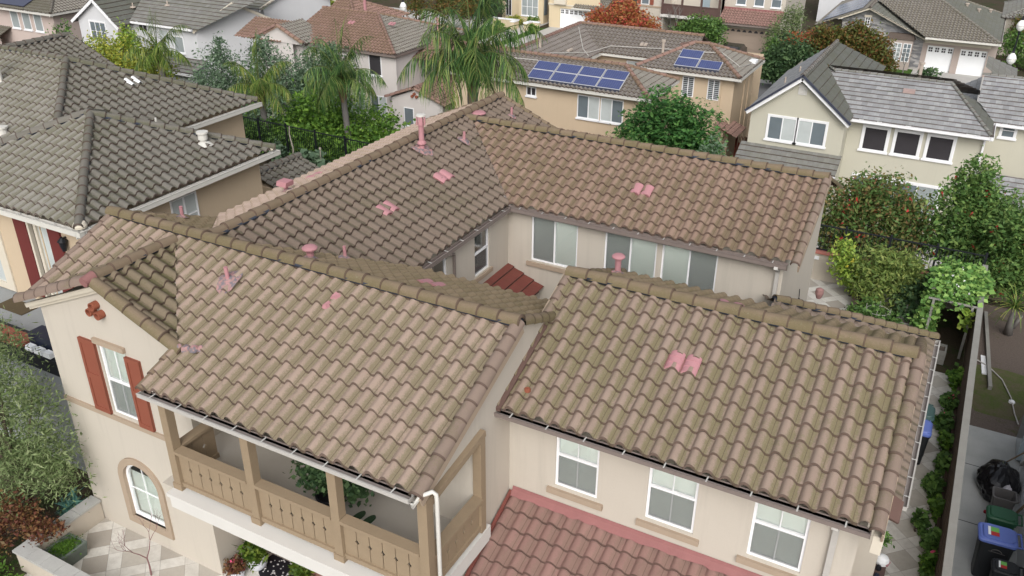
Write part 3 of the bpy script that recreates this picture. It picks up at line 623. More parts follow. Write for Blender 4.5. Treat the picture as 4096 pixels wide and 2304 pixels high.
# right wing windows and sills
for h in rw:
    win(HS, Wr, h, 'hung', dep=.03); m2 = MB(); Wr.blk(m2, h[0]-.13, h[1]+.12, h[2]-.17, h[2]-.06, -.06, 0); m2.build('sill', MATS['trim_tan'], HS)
win(HS, Wf, fw_[0], 'slider', 0, dep=.03); win(HS, Wf, fw_[1], 'slider', 0, dep=.03); win(HS, Wf, fw_[2], 'slider', 1, dep=.03)
for h in fw_: m2 = MB(); Wf.blk(m2, h[0]-.12, h[1]+.12, h[2]-.15, h[2]-.04, -.06, 0); m2.build('sill', MATS['trim_tan'], HS)
for h in mw: win(HS, Wm, h, 'hung', dep=.03, muntin=False, blinds=False); m2 = MB(); Wm.blk(m2, h[0]-.1, h[1]+.1, h[2]-.14, h[2]-.03, -.06, 0); m2.build('sill', MATS['trim_tan'], HS)
# ------------------------------------------------------------------ gutters and pipes
gutter((-5.86, 10.30, 5.44), (.12, 10.30, 5.44), (0, -1), HS, MATS['gutter_taupe'], strap=MATS['strap'], h=.065)
gutter((-11.46, 7.84, 5.44), (-5.86, 7.84, 5.44), (0, -1), HS, MATS['gutter_pale2'] if 'gutter_pale2' in MATS else MATS['gutter_pale'], strap=MATS['strap'], h=.07, w=.14)
gutter((-9.88, 18.26, 5.44), (-2.8, 18.26, 5.44), (0, -1), HS, MATS['gutter_taupe'], strap=MATS['strap'], w=.10, h=.10)
gutter((-9.80, 14.2, 5.44), (-9.80, 18.3, 5.44), (1, 0), HS, MATS['gutter_taupe'], strap=MATS['strap'], w=.10, h=.10)
gutter((-5.95, 14.2, 5.44), (-9.8, 14.2, 5.44), (0, 1), HS, MATS['gutter_taupe'], w=.1); gutter((.1, 16.2, 5.44), (-5.9, 16.2, 5.44), (0, 1), HS, MATS['gutter_pale'], w=.1)
for bx in ((-11.46, -5.9, 7.98, 7.995, 5.30, 5.46), (-5.86, .1, 10.42, 10.435, 5.28, 5.46), (-9.9, -2.8, 18.38, 18.4, 5.3, 5.46)): m2 = MB(); m2.box(*bx); m2.build('fascia', MATS['gutter_taupe'], HS)
for bx in ((-5.8, .06, 10.44, 10.85, 5.30, 5.33), (-11.44, -5.9, 8.0, 9.72, 5.28, 5.31), (-9.9, -2.9, 18.405, 18.6, 5.30, 5.33), (-10.05, -9.92, 14, 18.6, 5.30, 5.33)): m2 = MB(); m2.box(*bx); m2.build('soffit', MATS['cream_trim'], HS)   # boxed eaves
def dspout(pts, mat, w=.085):
    m3 = MB()
    for a, b in zip(pts, pts[1:]): m3.bar(a, b, w, w*.8, 0, (0, 1, 0) if abs(Vector(b).z-Vector(a).z) > .2 else (0, 0, 1))
    return m3.build('downspout', MATS[mat], HS)
dspout([(-3.02, 18.2, 5.36), (-3.02, 18.5, 5.18), (-3.02, 18.54, 5.14), (-3.02, 18.54, .2)], 'gutter_pale')
dspout([(-.34, 10.36, 5.33), (-.33, 10.72, 5.08), (-.33, 10.79, 5.02), (-.33, 10.79, .1)], 'gutter_pale', .09)
dspout([(-9.84, 15.4, 5.3), (-9.97, 15.75, 5.15), (-9.98, 15.77, 5.1), (-9.98, 15.77, .5)], 'gutter_taupe', .06)
m3 = MB(); m3.tube([(-5.82, 7.86, 5.40), (-5.80, 7.84, 5.34), (-5.72, 7.95, 5.50), (-5.55, 8.02, 5.60), (-5.50, 8.03, 5.56), (-5.49, 8.03, 5.45), (-5.49, 8.03, .2)], .033, 10); m3.build('downspout', MATS['gutter_white'], HS, True)
m3 = MB(); m3.tube([(-5.72, 8.6, 2.6), (-5.3, 9.0, 2.83), (-5.22, 9.05, 2.80), (-5.2, 9.06, 2.6), (-5.2, 9.06, 2.2)], .05, 10); m3.build('drain_elbow', MATS['gutter_white'], HS, True)
# ------------------------------------------------------------------ balcony
bal = MB(); bal.box(-11.22, -5.83, 8.12, 9.03, 3.20, 3.35); bal.box(-11.71, -5.83, 9.03, 9.72, 3.20, 3.35); bal.build('balcony_floor', MATS['balcony_floor'], HS)
bal = MB(); bal.box(-11.22, -5.62, 7.86, 8.12, 3.02, 3.33); bal.box(-11.26, -5.58, 7.83, 8.12, 3.27, 3.345); bal.box(-5.83, -5.70, 8.12, 9.95, 3.02, 3.33); bal.build('balcony_beam', MATS['white_trim'], HS)
bal = MB(); bal.box(-11.72, -5.83, 8.12, 10.1, 3.06, 3.19); bal.build('porch_ceiling', MATS['stucco_main'], HS)
for x in (-11.14, -9.26, -7.46, -5.76):
    p = MB(); p.box(x-.085, x+.085, 8.02, 8.19, 3.345, 5.34); p.box(x-.105, x+.105, 8.00, 8.21, 3.345, 3.48); p.build('balcony_post', MATS['wood_tan'], HS)
p = MB(); p.box(-5.88, -5.72, 9.68, 9.83, 3.345, 5.36); p.build('balcony_post', MATS['wood_tan'], HS)
p = MB(); p.bar((-5.78, 8.1, 5.13), (-5.78, 9.85, 5.36), .12, .12); p.build('side_beam', MATS['wood_tan'], HS)
def panel(x0, x1, y0, y1, zb=3.42, zt_=4.22):
    a = Vector((x0, y0, 0)); b = Vector((x1, y1, 0)); L = (b-a).length; d = (b-a)/L; k = max(2, round(L/.235)); m3 = MB(); nrm = Vector((d.y, -d.x, 0))
    def Q(t, z, o): q = a+d*t+nrm*o; return (q.x, q.y, z)
    m3.hexa([Q(0, zb, .05), Q(L, zb, .05), Q(L, zb, -.05), Q(0, zb, -.05), Q(0, zb+.09, .05), Q(L, zb+.09, .05), Q(L, zb+.09, -.05), Q(0, zb+.09, -.05)])
    m3.hexa([Q(0, zt_-.10, .05), Q(L, zt_-.10, .05), Q(L, zt_-.10, -.05), Q(0, zt_-.10, -.05), Q(0, zt_-.03, .05), Q(L, zt_-.03, .05), Q(L, zt_-.03, -.05), Q(0, zt_-.03, -.05)])
    m3.hexa([Q(0, zt_-.03, .10), Q(L, zt_-.03, .10), Q(L, zt_-.03, -.10), Q(0, zt_-.03, -.10), Q(0, zt_+.03, .10), Q(L, zt_+.03, .10), Q(L, zt_+.03, -.10), Q(0, zt_+.03, -.10)])
    w = L/k; zm = (zb+zt_)/2+.02
    for i in range(k):                       # boards with a half diamond cut in each meeting edge
        l0 = i*w+(.008 if i else 0); l1 = (i+1)*w-(.008 if i < k-1 else 0); c = .036
        pr = [(l0, zb+.09), (l1, zb+.09)]+([(l1, zm-c*1.3), (l1-c, zm), (l1, zm+c*1.3)] if i < k-1 else [])+[(l1, zt_-.1), (l0, zt_-.1)]+([(l0, zm+c*1.3), (l0+c, zm), (l0, zm-c*1.3)] if i else [])
        m3.prism([Q(t, z, .012) for t, z in pr], tuple(nrm*-.024))
    return m3.build('railing_panel', MATS['wood_tan'], HS)
panel(-11.05, -9.35, 8.10, 8.10); panel(-9.17, -7.55, 8.10, 8.10); panel(-7.37, -5.85, 8.10, 8.10); panel(-5.78, -5.78, 8.20, 9.68, 3.42, 4.10); panel(-11.14, -11.14, 9.0, 8.2)
bd = MB(); Wb.blk(bd, 3.72, 3.86, 3.35, 5.35, -.04, .04); Wb.blk(bd, 4.74, 4.88, 3.35, 5.35, -.04, .04); bd.build('door_frame', MATS['wood_tan'], HS)
bd = MB(); Wb.blk(bd, 3.86, 4.74, 3.44, 5.25, .06, .1); bdo = bd.build('balcony_door', MATS['white_trim'], HS)
bd = MB(); Wb.blk(bd, 3.86, 4.74, 3.35, 3.44, -.02, .1); bd.build('threshold', MATS['black_rubber'], bdo)
pd = MB(); Wp.blk(pd, .55, 1.42, .1, 2.25, .03, .08); pdo = pd.build('front_door', MATS['door_red'], HS)
pd = MB(); Wp.blk(pd, .45, .55, 0, 2.35, -.05, .06); Wp.blk(pd, 1.42, 1.52, 0, 2.35, -.05, .06); pd.build('door_frame', MATS['brick_red'], HS)
pd = MB(); Wp.blk(pd, .05, .44, 0, 2.6, -.10, 0); Wp.blk(pd, 1.53, 5.8, 0, 2.6, -.06, 0); pd.build('brick_facing', MATS['brick_wall'], HS)
# ------------------------------------------------------------------ garage roof, courtyard roof, side lean-to
zg = 3.43-.06
rGa = roof('low red tiled garage roof in front of the right wing', [((-5.74, 6.6), (1, 0), s42, [[(-5.74, 6.6), (.1, 6.6), (.1, 10.83), (-5.74, 10.83)]], zg-s42*(10.83-6.6))], 'tile_garage', hs=.72)
m3 = MB()
N = 60
for i in range(N):
    x0 = -5.74+5.84*i/N; x1 = -5.74+5.84*(i+1)/N; o0 = .095+.035*hsh(i, 3); o1 = .095+.035*hsh(i+1, 3)
    m3.face([(x0, 10.83-o0, zg-s42*o0+.07), (x1, 10.83-o1, zg-s42*o1+.07), (x1, 10.82, zg+.10), (x0, 10.82, zg+.10)]); m3.face([(x0, 10.82, zg+.10), (x1, 10.82, zg+.10), (x1, 10.84, zg+.16), (x0, 10.84, zg+.16)])
m3.build('roof_flashing', MATS['flash_red'], rGa)
m3 = MB(); m3.bar((-5.76, 6.6, zg-s42*4.23+.02), (-5.76, 10.83, zg+.02), .06, .12); m3.build('bargeboard', MATS['brick_red'], rGa)
m3 = MB(); zz = zg-s42*(10.83-9.95); m3.lathe((-4.62, 9.42, zg-s42*1.41+.05), [(.045, 0), (.05, .03), (.02, .04), (0, .03)], 9); m3.build('pipe_stub', MATS['terracotta'], rGa)
m3 = MB(); m3.box(-5.7, 0, 6.9, 10.84, 0, 1.6); m3.build('garage_wall', MATS['stucco_main'], HS)
rC = roof('small dark red roof in the inner courtyard corner', [((-8.95, 15.4), (0, 1), .42, [[(-8.95, 15.4), (-8.95, 18.58), (-10.04, 18.58), (-10.04, 15.4)]], 3.2)], 'tile_courtyard', kind='flat', p=.30, e=.30)
m3 = MB(); m3.box(-10.04, -9.1, 15.6, 18.58, 0, 3.15); m3.build('courtyard_wall', MATS['stucco_main'], HS)
sl_ = .53
rS = roof('low lean-to roof behind the right wing, grey brown tiles', [((.55, 14.6), (0, 1), sl_, [[(.02, 14.6), (.55, 14.6), (.55, 16.2), (.02, 16.2)], [(.55, 16.2), (.55, 21.5), (-2.9, 18.05), (-2.9, 16.2)]], 2.8), ((.55, 21.5), (-1, 0), sl_, [[(.55, 21.5), (-3.2, 21.5), (-3.2, 18.0), (-2.9, 18.05)]], 2.8)], 'tile_M')
ridge_obj(rS, [((.55, 21.5, 2.9), (-2.9, 18.05, 2.9+sl_*3.45))], r=.11, step=.38)
gutter((.66, 14.6, 2.79), (.66, 21.5, 2.79), (1, 0), HS, MATS['gutter_pale'], strap=MATS['strap'], w=.10, h=.09)
m3 = MB(); m3.box(-2.8, .4, 16.0, 21.2, 0, 2.75); m3.box(0, .4, 14.8, 16.0, 0, 2.75); m3.build('lean_to_wall', MATS['stucco_main'], HS)
m3 = MB(); m3.hexa([(.05, 14.15, 2.85), (.55, 14.25, 2.62), (.55, 14.6, 2.85), (.05, 14.6, 3.1), (.05, 14.13, 2.9), (.58, 14.23, 2.67), (.58, 14.6, 2.9), (.05, 14.6, 3.15)]); m3.build('broken_tile', MATS['tile_garage'], rS)
m3 = MB(); m3.box(.16, .30, 10.42, 10.62, 5.05, 5.36); m3.build('corbel', MATS['cream_trim'], HS)
m3 = MB(); 
for k in range(9): m3.tube([(-2.86, 21.4+.1*k, 3.4-.34*k), (-2.85, 21.5+.1*k, 3.06-.34*k)], .012, 5); m3.lathe((-2.85, 21.5+.1*k, 3.02-.34*k), [(0, .0), (.03, .03), (.02, .07), (0, .08)], 6)
m3.build('string_light', MATS['black_metal'], HS)
# ------------------------------------------------------------------ ground: one sheet, two levels with a planted bank between them
def gz(x, y):
    t = min(1, max(0, (y-30.2)/7.2)); t = t*t*(3-2*t); return GZ*t
def soilmat(name, a, b, grass, thr=(.5, .62)):
    g = NT(name); n = g.noise(.9, 5, .65); f = g.noise(26, 4, .7); n2 = g.noise(6, 4, .6)
    c = g.mix(f, a, b); c = g.mix(g.ramp(g.math('ADD', g.math('MULTIPLY', n, .7), g.math('MULTIPLY', n2, .3)), [(thr[0], 0.), (thr[1], 1.)]), c, g.mix(f, dark(grass, .5), dark(grass, 1.4)))
    MATS[name] = g.finish(c, .95, g.bump(f, .6, .03), .1)
soilmat('soil_bank', (.035, .028, .02), (.10, .08, .055), (.035, .06, .018)); soilmat('soil_bark', (.06, .048, .04), (.19, .155, .135), (.08, .09, .035), (.56, .66)); soilmat('lawn', (.05, .10, .02), (.07, .14, .03), (.04, .09, .015)); soilmat('moss_soil', (.085, .075, .045), (.14, .125, .08), (.085, .11, .035), (.42, .56))
XS = [-260, -160, -100, -70, -50, -40, -30, -20, -15, -10, -6, -3, 0, 3, 6, 10, 20, 40, 80, 160]
YS = [-40, 0, 8, 16, 24, 29.4, 30.2, 31.0, 32, 33, 34, 35, 36, 37, 37.6, 45, 60, 90, 140, 240, 420, 700]
mb = MB(); nx = len(XS)
mb.mesh([(x, y, gz(x, y)-.02) for y in YS for x in XS], [(j*nx+i, j*nx+i+1, (j+1)*nx+i+1, (j+1)*nx+i) for j in range(len(YS)-1) for i in range(nx-1)])
mb.build('ground', MATS['soil_bank'], None, True, kind='structure')
def paving():
    g = NT('travertine'); v = g.n('Mapping', {'Vector': g.obj(), 'Rotation': (0, 0, R(45)), 'Scale': (1/.80,)*3}).outputs[0]
    sp = g.n('SeparateXYZ', {'Vector': v}).outputs; fx = g.math('FRACT', sp[0]); fy = g.math('FRACT', sp[1])
    bx = g.math('GREATER_THAN', fx, .64); by = g.math('GREATER_THAN', fy, .64); band = g.math('MAXIMUM', bx, by)
    def joint(f): return g.math('MAXIMUM', g.math('LESS_THAN', f, .012), g.math('LESS_THAN', g.math('ABSOLUTE', g.math('SUBTRACT', f, .64)), .007))
    j = g.math('MAXIMUM', joint(fx), joint(fy))
    cell = g.n('CombineXYZ', {0: g.math('FLOOR', sp[0]), 1: g.math('FLOOR', sp[1]), 2: g.math('ADD', bx, g.math('MULTIPLY', by, 2.))}).outputs[0]
    wn = g.n('TexWhiteNoise', {'Vector': cell}, noise_dimensions='3D').outputs['Value']
    n = g.noise(4.5, 5, .7); f = g.noise(45, 3, .7)
    sq = g.mix(wn, (.34, .305, .265), (.50, .465, .41)); bd = g.mix(wn, (.60, .575, .53), (.72, .70, .655))
    c = g.mix(band, sq, bd); c = g.mix(g.ramp(n, [(.4, 0.), (.75, .5)]), c, (.30, .27, .235)); c = g.mix(.15, c, g.mix(f, (.12, .11, .1), (.7, .68, .63)))
    c = g.mix(g.math('MULTIPLY', j, .6), c, (.22, .20, .175)); MATS['travertine'] = g.finish(c, .75, g.bump(n, .12, .01), .3)
paving()
mb = MB(); mb.face([(.0, 4, .0), (1.45, 4, .0), (1.45, 24.9, .0), (.0, 24.9, 0)]); mb.face([(-3.8, 21.0, .0), (.0, 21.0, .0), (.0, 29.3, .0), (-3.8, 29.3, 0)]); mb.face([(-15.4, 5.2, 0), (-5.8, 5.2, 0), (-5.8, 10.1, 0), (-15.4, 10.1, 0)]); mb.face([(-10., 14.2, .0), (-2.9, 14.2, .0), (-2.9, 18.6, .0), (-10., 18.6, 0)])
mb.build('patio', MATS['travertine'], None, kind='structure')
def slabs():
    g = NT('slab_concrete'); sp = g.n('SeparateXYZ', {'Vector': g.obj()}).outputs
    f = g.math('FRACT', g.math('MULTIPLY', g.math('ADD', sp[1], .02), 1/2.30)); j = g.math('LESS_THAN', f, .012)
    n = g.noise(1.0, 5, .65); f2 = g.noise(30, 4, .75); n3 = g.noise(4, 4, .6)
    c = g.mix(g.ramp(n, [(.35, 0.), (.7, 1.)]), (.36, .375, .37), (.56, .575, .57)); c = g.mix(g.math('MULTIPLY', n3, .45), c, (.33, .345, .34)); c = g.mix(.2, c, g.mix(f2, (.08, .09, .09), (.5, .5, .48))); c = g.mix(j, c, (.06, .065, .065))
    MATS['slab_concrete'] = g.finish(c, .9, g.bump(f2, .3, .01), .2)
slabs()
mb = MB(); mb.face([(1.72, 4, .0), (3.12, 4, .0), (3.12, 22.5, .0), (1.72, 22.5, 0)]); mb.build('side_yard_path', MATS['slab_concrete'], None, kind='structure')
mb = MB(); mb.face([(1.72, 22.5, -.003), (6, 22.5, -.003), (6, 27.4, -.003), (1.72, 27.4, -.003)]); mb.face([(1.72, 27.4, -.003), (6, 27.4, -.003), (6, 30.2, -.003), (1.72, 30.2, -.003)]); mb.build('planting_bed', MATS['soil_bark'], None, kind='structure')
mb = MB(); mb.mesh([(2.5+1.0*math.cos(a)*(1+.25*math.sin(3*a)), 24.6+1.7*math.sin(a)*(1+.2*math.cos(2*a)), .002) for a in [2*math.pi*k/24 for k in range(24)]], [tuple(range(24))]); mb.build('mossy_patch', MATS['moss_soil'], None, kind='structure')
# front planting bed at the lower left
mb = MB(); mb.face([(-24, 2, .0), (-15.75, 2, .0), (-15.75, 9.9, .0), (-24, 9.9, 0)]); mb.build('front_bed', MATS['soil_bank'], None, kind='structure')
mb = MB(); mb.face([(-16.3, 3.0, .003), (-13.0, 3.0, .003), (-13.0, 5.19, .003), (-16.3, 5.19, .003)]); mb.build('front_lawn', MATS['lawn'], None, kind='structure')
mb = MB(); mb.face([(-12.9, -40, .004), (6, -40, .004), (6, 6.9, .004), (-12.9, 6.9, .004)]); mb.face([(-120, -40, .003), (-12.9, -40, .003), (-12.9, 2.0, .003), (-120, 2.0, .003)]); mb.build('front_drive', MATS['concrete'], None, kind='structure')
# the lower street
def flat(name, x0, x1, y0, y1, z, mat):
    mb = MB(); mb.face([(x0, y0, GZ+z), (x1, y0, GZ+z), (x1, y1, GZ+z), (x0, y1, GZ+z)]); return mb.build(name, MATS[mat], None, kind='structure')
plain('asphalt', (.13, .132, .137), .9, .15, 1.5, 60, .3); plain('pavement', (.46, .45, .43), .9, .12, 1.5, 50, .2)
flat('road', -200, 80, 64, 71, .006, 'asphalt'); flat('pavement', -200, 80, 71.0, 72.2, .012, 'pavement'); flat('far_lawn', -200, 80, 72.2, 82, .004, 'lawn')
flat('driveway', -21.8, -16.6, 71.0, 82, .016, 'pavement'); flat('driveway', -5.0, .6, 71, 83, .016, 'pavement'); flat('driveway', -40.0, -34.5, 71, 83.5, .016, 'pavement'); flat('driveway', -62, -46, 66, 84, .010, 'pavement'); flat('garden_path', -43.0, -41.0, 72, 86, .017, 'pavement')
flat('far_lawn', -13.0, -8.4, 57.5, 63, .008, 'lawn'); flat('yard_paving', -6, 1.8, 38, 45, .008, 'pavement')
# ------------------------------------------------------------------ left neighbour: grey green hipped roofs
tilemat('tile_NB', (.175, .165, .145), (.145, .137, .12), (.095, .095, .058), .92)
tilemat('tile_NB_lit', (.275, .262, .235), (.235, .225, .20), (.13, .128, .08), .8)  # front slopes paler than the end slopes: their lighting put into the colour
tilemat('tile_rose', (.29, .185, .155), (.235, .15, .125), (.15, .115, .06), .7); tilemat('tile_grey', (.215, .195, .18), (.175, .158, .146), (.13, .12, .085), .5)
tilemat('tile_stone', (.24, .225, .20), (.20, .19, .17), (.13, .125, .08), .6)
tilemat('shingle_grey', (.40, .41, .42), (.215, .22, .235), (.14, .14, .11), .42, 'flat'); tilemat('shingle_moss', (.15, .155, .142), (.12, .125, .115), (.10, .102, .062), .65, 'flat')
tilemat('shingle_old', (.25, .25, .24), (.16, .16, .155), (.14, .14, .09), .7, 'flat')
def hiproof(house, x0, x1, y0, y1, z0, s=.42, mats=('tile_NB_lit', 'tile_NB'), far=False, ends=(1, 1), cap='tile_NB', p=P0, e=E0, kind='S', north=True, r=.12):
    """ridge along X; ends: 1 hip, 0 gable"""
    h = (y1-y0)/2; ym = (y0+y1)/2; xa = x0+(h if ends[0] else 0); xb = x1-(h if ends[1] else 0); zr = z0+s*h
    kw = dict(far=far, p=p, e=e, kind=kind)
    o = roof(None, [((x0, y0), (1, 0), s, [[(x0, y0), (x1, y0), (xb, ym), (xa, ym)]], z0)], mats[0], parent=house, **kw)
    if north: roof(None, [((x1, y1), (-1, 0), s, [[(x1, y1), (x0, y1), (xa, ym), (xb, ym)]], z0)], mats[0], parent=house, **kw)
    if ends[1]: roof(None, [((x1, y0), (0, 1), s, [[(x1, y0), (x1, y1), (xb, ym)]], z0)], mats[1], parent=house, **kw)
    if ends[0]: roof(None, [((x0, y1), (0, -1), s, [[(x0, y1), (x0, y0), (xa, ym)]], z0)], mats[1], parent=house, **kw)
    up = Vector((0, 0, .07)); segs = [((xb, ym, zr), (xa, ym, zr))] if xb-xa > .05 else []
    if ends[1]: segs += [((x1, y0, z0), (xb, ym, zr)), ((x1, y1, z0), (xb, ym, zr))]
    if ends[0]: segs += [((x0, y0, z0), (xa, ym, zr)), ((x0, y1, z0), (xa, ym, zr))]
    ridge_obj(o, [(Vector(a)+up, Vector(b)+up) for a, b in segs], cap, r, not far, .4)
    return o
NB = thing('neighbour_house', 'tan stucco house at left with grey green hipped tile roofs and maroon shutters', 'house', (-22., 15., 2.55))
hiproof(NB, -25.1, -18.12, 11.92, 18.74, 5.5)
hiproof(NB, -34.0, -22.2, 14.2, 22.4, 5.5, .44)
rcb = roof(None, [((-28.4, 14.5), (0, 1), .42, [[(-28.4, 14.5), (-28.4, 23.1), (-32.8, 23.1), (-32.8, 14.5)]], 4.72), ((-37.2, 23.1), (0, -1), .42, [[(-37.2, 23.1), (-37.2, 14.5), (-32.8, 14.5), (-32.8, 23.1)]], 4.72)], 'tile_NB', parent=NB)
ridge_obj(rcb, [((-32.8, 14.5, 6.65), (-32.8, 23.2, 6.65))], 'tile_NB', .12, True, .4); ridge_obj(rcb, [((-28.4, 23.15, 4.78), (-32.7, 23.15, 6.6))], 'tile_NB', .10, False, .36, 'rake_tile')
mb = MB(); Wn = WF((-26.0, 12.35), (-18.5, 12.35)); wall(mb, Wn, 2.55, 5.45, [(4.7, 5.58, 2.62, 4.98), (5.62, 6.1, 2.62, 4.98), (2.2, 3.72, 2.62, 4.95)], .1)
We = WF((-18.5, 12.35), (-18.5, 18.4)); wall(mb, We, 0, 5.45)
mb.face([(-22.6, 14.6, 0), (-22.6, 22.0, 0), (-22.6, 22.0, 5.45), (-22.6, 14.6, 5.45)]); mb.face([(-18.5, 18.4, 0), (-22.6, 18.4, 0), (-22.6, 18.4, 5.45), (-18.5, 18.4, 5.45)]); mb.face([(-33.6, 22.0, 0), (-22.6, 22.0, 0), (-22.6, 22.0, 5.45), (-33.6, 22.0, 5.45)])
mb.build('stucco_wall', MATS['stucco_tan'], NB)
gutter((-26., 11.82, 5.46), (-18.0, 11.82, 5.46), (0, -1), NB, MATS['gutter_white'], strap=MATS['strap'], w=.14, h=.13)
gutter((-18.0, 11.82, 5.46), (-18.0, 18.84, 5.46), (1, 0), NB, MATS['gutter_white'], strap=MATS['strap'], w=.14, h=.13)
gutter((-22.08, 18.3, 5.46), (-22.08, 22.5, 5.46), (1, 0), NB, MATS['gutter_white'], w=.14, h=.13)
for bx in ((-26, -18.2, 11.97, 12.35, 5.30, 5.33), (-18.5, -18.2, 12.36, 18.6, 5.30, 5.33)): mb = MB(); mb.box(*bx); mb.build('soffit', MATS['cream_trim'], NB)
fwin(NB, We, (2.62, 3.46, 3.95, 5.05), pane='pane_sheer', cols=2, rows=2, sill=False, fw=.04)
for a0, a1 in ((4.62, 5.12), (5.98, 6.45)): mb = MB(); Wn.blk(mb, a0, a1, 2.75, 5.0, -.06, .0); mb.build('shutter', MATS['shutter_maroon'], NB)
mb = MB(); Wn.blk(mb, 5.14, 5.22, 2.6, 5.02, -.05, .05); Wn.blk(mb, 5.40, 5.5, 2.6, 5.02, -.04, .05); Wn.blk(mb, 5.94, 5.98, 2.6, 5.02, -.04, .05); Wn.blk(mb, 5.5, 5.94, 4.96, 5.04, -.04, .05); fd = mb.build('french_door', MATS['cream_trim'], NB)
mb = MB(); Wn.blk(mb, 5.5, 5.94, 2.62, 4.96, .02, .06); mb.build('pane', MATS['pane_sheer'], fd)
mb = MB(); Wn.blk(mb, 3.52, 3.84, 2.6, 5.0, -.05, .05); Wn.blk(mb, 2.1, 3.52, 2.6, 2.78, -.04, .05); sd_ = mb.build('sliding_door', MATS['cream_trim'], NB)
mb = MB(); Wn.blk(mb, 2.1, 3.52, 2.78, 4.96, .02, .06); mb.build('pane', MATS['pane_sheer'], sd_)
mb = MB(); c = Wn.P(6.62, 4.72, -.12); mb.lathe(c, [(.0, -.22), (.05, -.2), (.09, -.05), (.10, .05), (.13, .07), (.05, .16), (0, .2)], 10); mb.bar(Wn.P(6.62, 4.86, .0), Wn.P(6.62, 4.86, -.14), .04, .04); mb.build('wall_lantern', MATS['black_metal'], NB)
mb = MB(); mb.lathe((-18.2, 12.02, 5.5), [(.16, 0), (.17, .06), (.13, .14), (.0, .17)], 14); mb.lathe((-18.2, 18.68, 5.5), [(.13, 0), (.14, .06), (.11, .13), (.0, .15)], 14); mb.build('hip_end_tile', MATS['cream_trim'], NB)
def nbflue(x, y, z, h, r, cap=True, mat='gutter_white'):
    mb = MB(); mb.tube([(x, y, z-.1), (x, y, z+h)], r, 10)
    if cap: mb.lathe((x, y, z+h), [(r*1.5, -.18), (r*1.5, -.02), (r*1.9, 0), (r*1.9, .05), (0, .06)], 12)
    mb.lathe((x, y, z-.05), [(r*3, 0), (r*2.4, .05), (r, .12)], 10)
    mb.build('vent_pipe', MATS[mat], NB)
def zA(x, y): return 5.5+.42*min(-18.12-x, y-11.92, 18.74-y, x+25.1)
def zB(x, y): return 5.5+.44*min(-22.2-x, y-14.2, 22.4-y, x+34)
nbflue(-19.25, 17.1, zA(-19.25, 17.1), .30, .09); nbflue(-20.6, 16.7, zA(-20.6, 16.7), .28, .03, False); nbflue(-23.4, 16.6, zB(-23.4, 16.6), .4, .035, False); nbflue(-27.9, 16.9, zB(-27.9, 16.9), .95, .10); nbflue(-25.3, 15.0, zB(-25.3, 15), .22, .09)
mb = MB()
for dy in (-.14, .14):
    n = 8; x0, y0 = -24.55, 19.3+dy
    rows = [[(x0+o, y0+.085*math.cos(math.pi*q/n), zB(x0+o, y0)+.05+.08*math.sin(math.pi*q/n)) for q in range(n+1)] for o in (.17, -.17)]
    for q in range(n): mb.face([rows[0][q], rows[0][q+1], rows[1][q+1], rows[1][q]])
mb.build('roof_vent', MATS['stucco_white'], NB)
ob = thing('garden_room', 'small low tiled roof outbuilding beyond the corner of the tan house at left', 'outbuilding', (-21.6, 22.6, 0))
roof(None, [((-20.3, 21.0), (0, 1), .35, [[(-20.3, 21.0), (-20.3, 23.3), (-21.4, 23.3), (-21.4, 21.0)]], 2.95)], 'tile_NB', parent=ob); ridge_obj(ob, [((-21.4, 21.0, 3.42), (-21.4, 23.35, 3.42))], 'tile_NB'); 
mb = MB(); mb.box(-22.4, -20.5, 21.1, 23.2, 0, 2.95); mb.build('stucco_wall', MATS['stucco_tan'], ob); roof(None, [((-22.5, 23.3), (0, -1), .35, [[(-22.5, 21.0), (-22.5, 23.3), (-21.4, 23.3), (-21.4, 21.0)]], 2.95)], 'tile_NB', parent=ob)
# terrace in front of the tan house
mb = MB(); mb.box(-34, -16.9, 9.9, 12.36, 0, 2.55); mb.box(-34, -16.9, 9.9, 12.36, 2.55, 2.552); o = mb.build('terrace', MATS['concrete_blue'], None, kind='structure')
mb = MB(); mb.box(-22.0, -20.9, 11.55, 12.05, 2.556, 2.575); tag(mb.build('doormat', MATS['mat_brown'], None), 'brown doormat on the grey terrace by the sliding door', 'doormat')
mb = MB(); mb.box(-24.0, -20.6, 10.15, 10.95, 2.556, 2.59); tag(mb.build('turf_mat', MATS['turf_green'], None), 'bright green artificial turf mat on the terrace at the left edge', 'turf mat')
so_ = thing('patio_bench', 'dark terrace bench with rust red cushion and small white pillows', 'bench', (-19.2, 10.6, 2.55))
mb = MB(); mb.box(-20.9, -17.2, 10.1, 10.75, 2.56, 2.95); mb.build('base', MATS['black_metal'], so_)
mb = MB(); mb.hexa([(-20.85, 10.1, 2.96), (-18.75, 10.1, 2.96), (-18.75, 10.6, 2.96), (-20.85, 10.6, 2.96), (-20.85, 10.12, 3.03), (-18.77, 10.12, 3.03), (-18.77, 10.58, 3.03), (-20.85, 10.58, 3.03)]); mb.build('cushion', MATS['shutter_rust'], so_)
mb = MB(); mb.box(-18.7, -17.2, 10.35, 10.75, 2.96, 3.3); mb.build('backrest', MATS['navy'], so_)
for x in (-18.45, -18.12, -17.8): mb = MB(); mb.hexa([(x-.14, 10.12, 2.97), (x+.14, 10.12, 2.97), (x+.14, 10.3, 2.97), (x-.14, 10.3, 2.97), (x-.11, 10.14, 3.09), (x+.11, 10.14, 3.09), (x+.11, 10.28, 3.09), (x-.11, 10.28, 3.09)]); mb.build('pillow', MATS['stucco_white'], so_)
po = MB(); po.box(-21.6, -21.3, 9.92, 10.2, 1.5, 3.1); po.box(-21.66, -21.24, 9.86, 10.26, 3.1, 3.2); tag(po.build('gate_post', MATS['stucco_white'], None), 'white capped post at the left edge of the terrace', 'post')
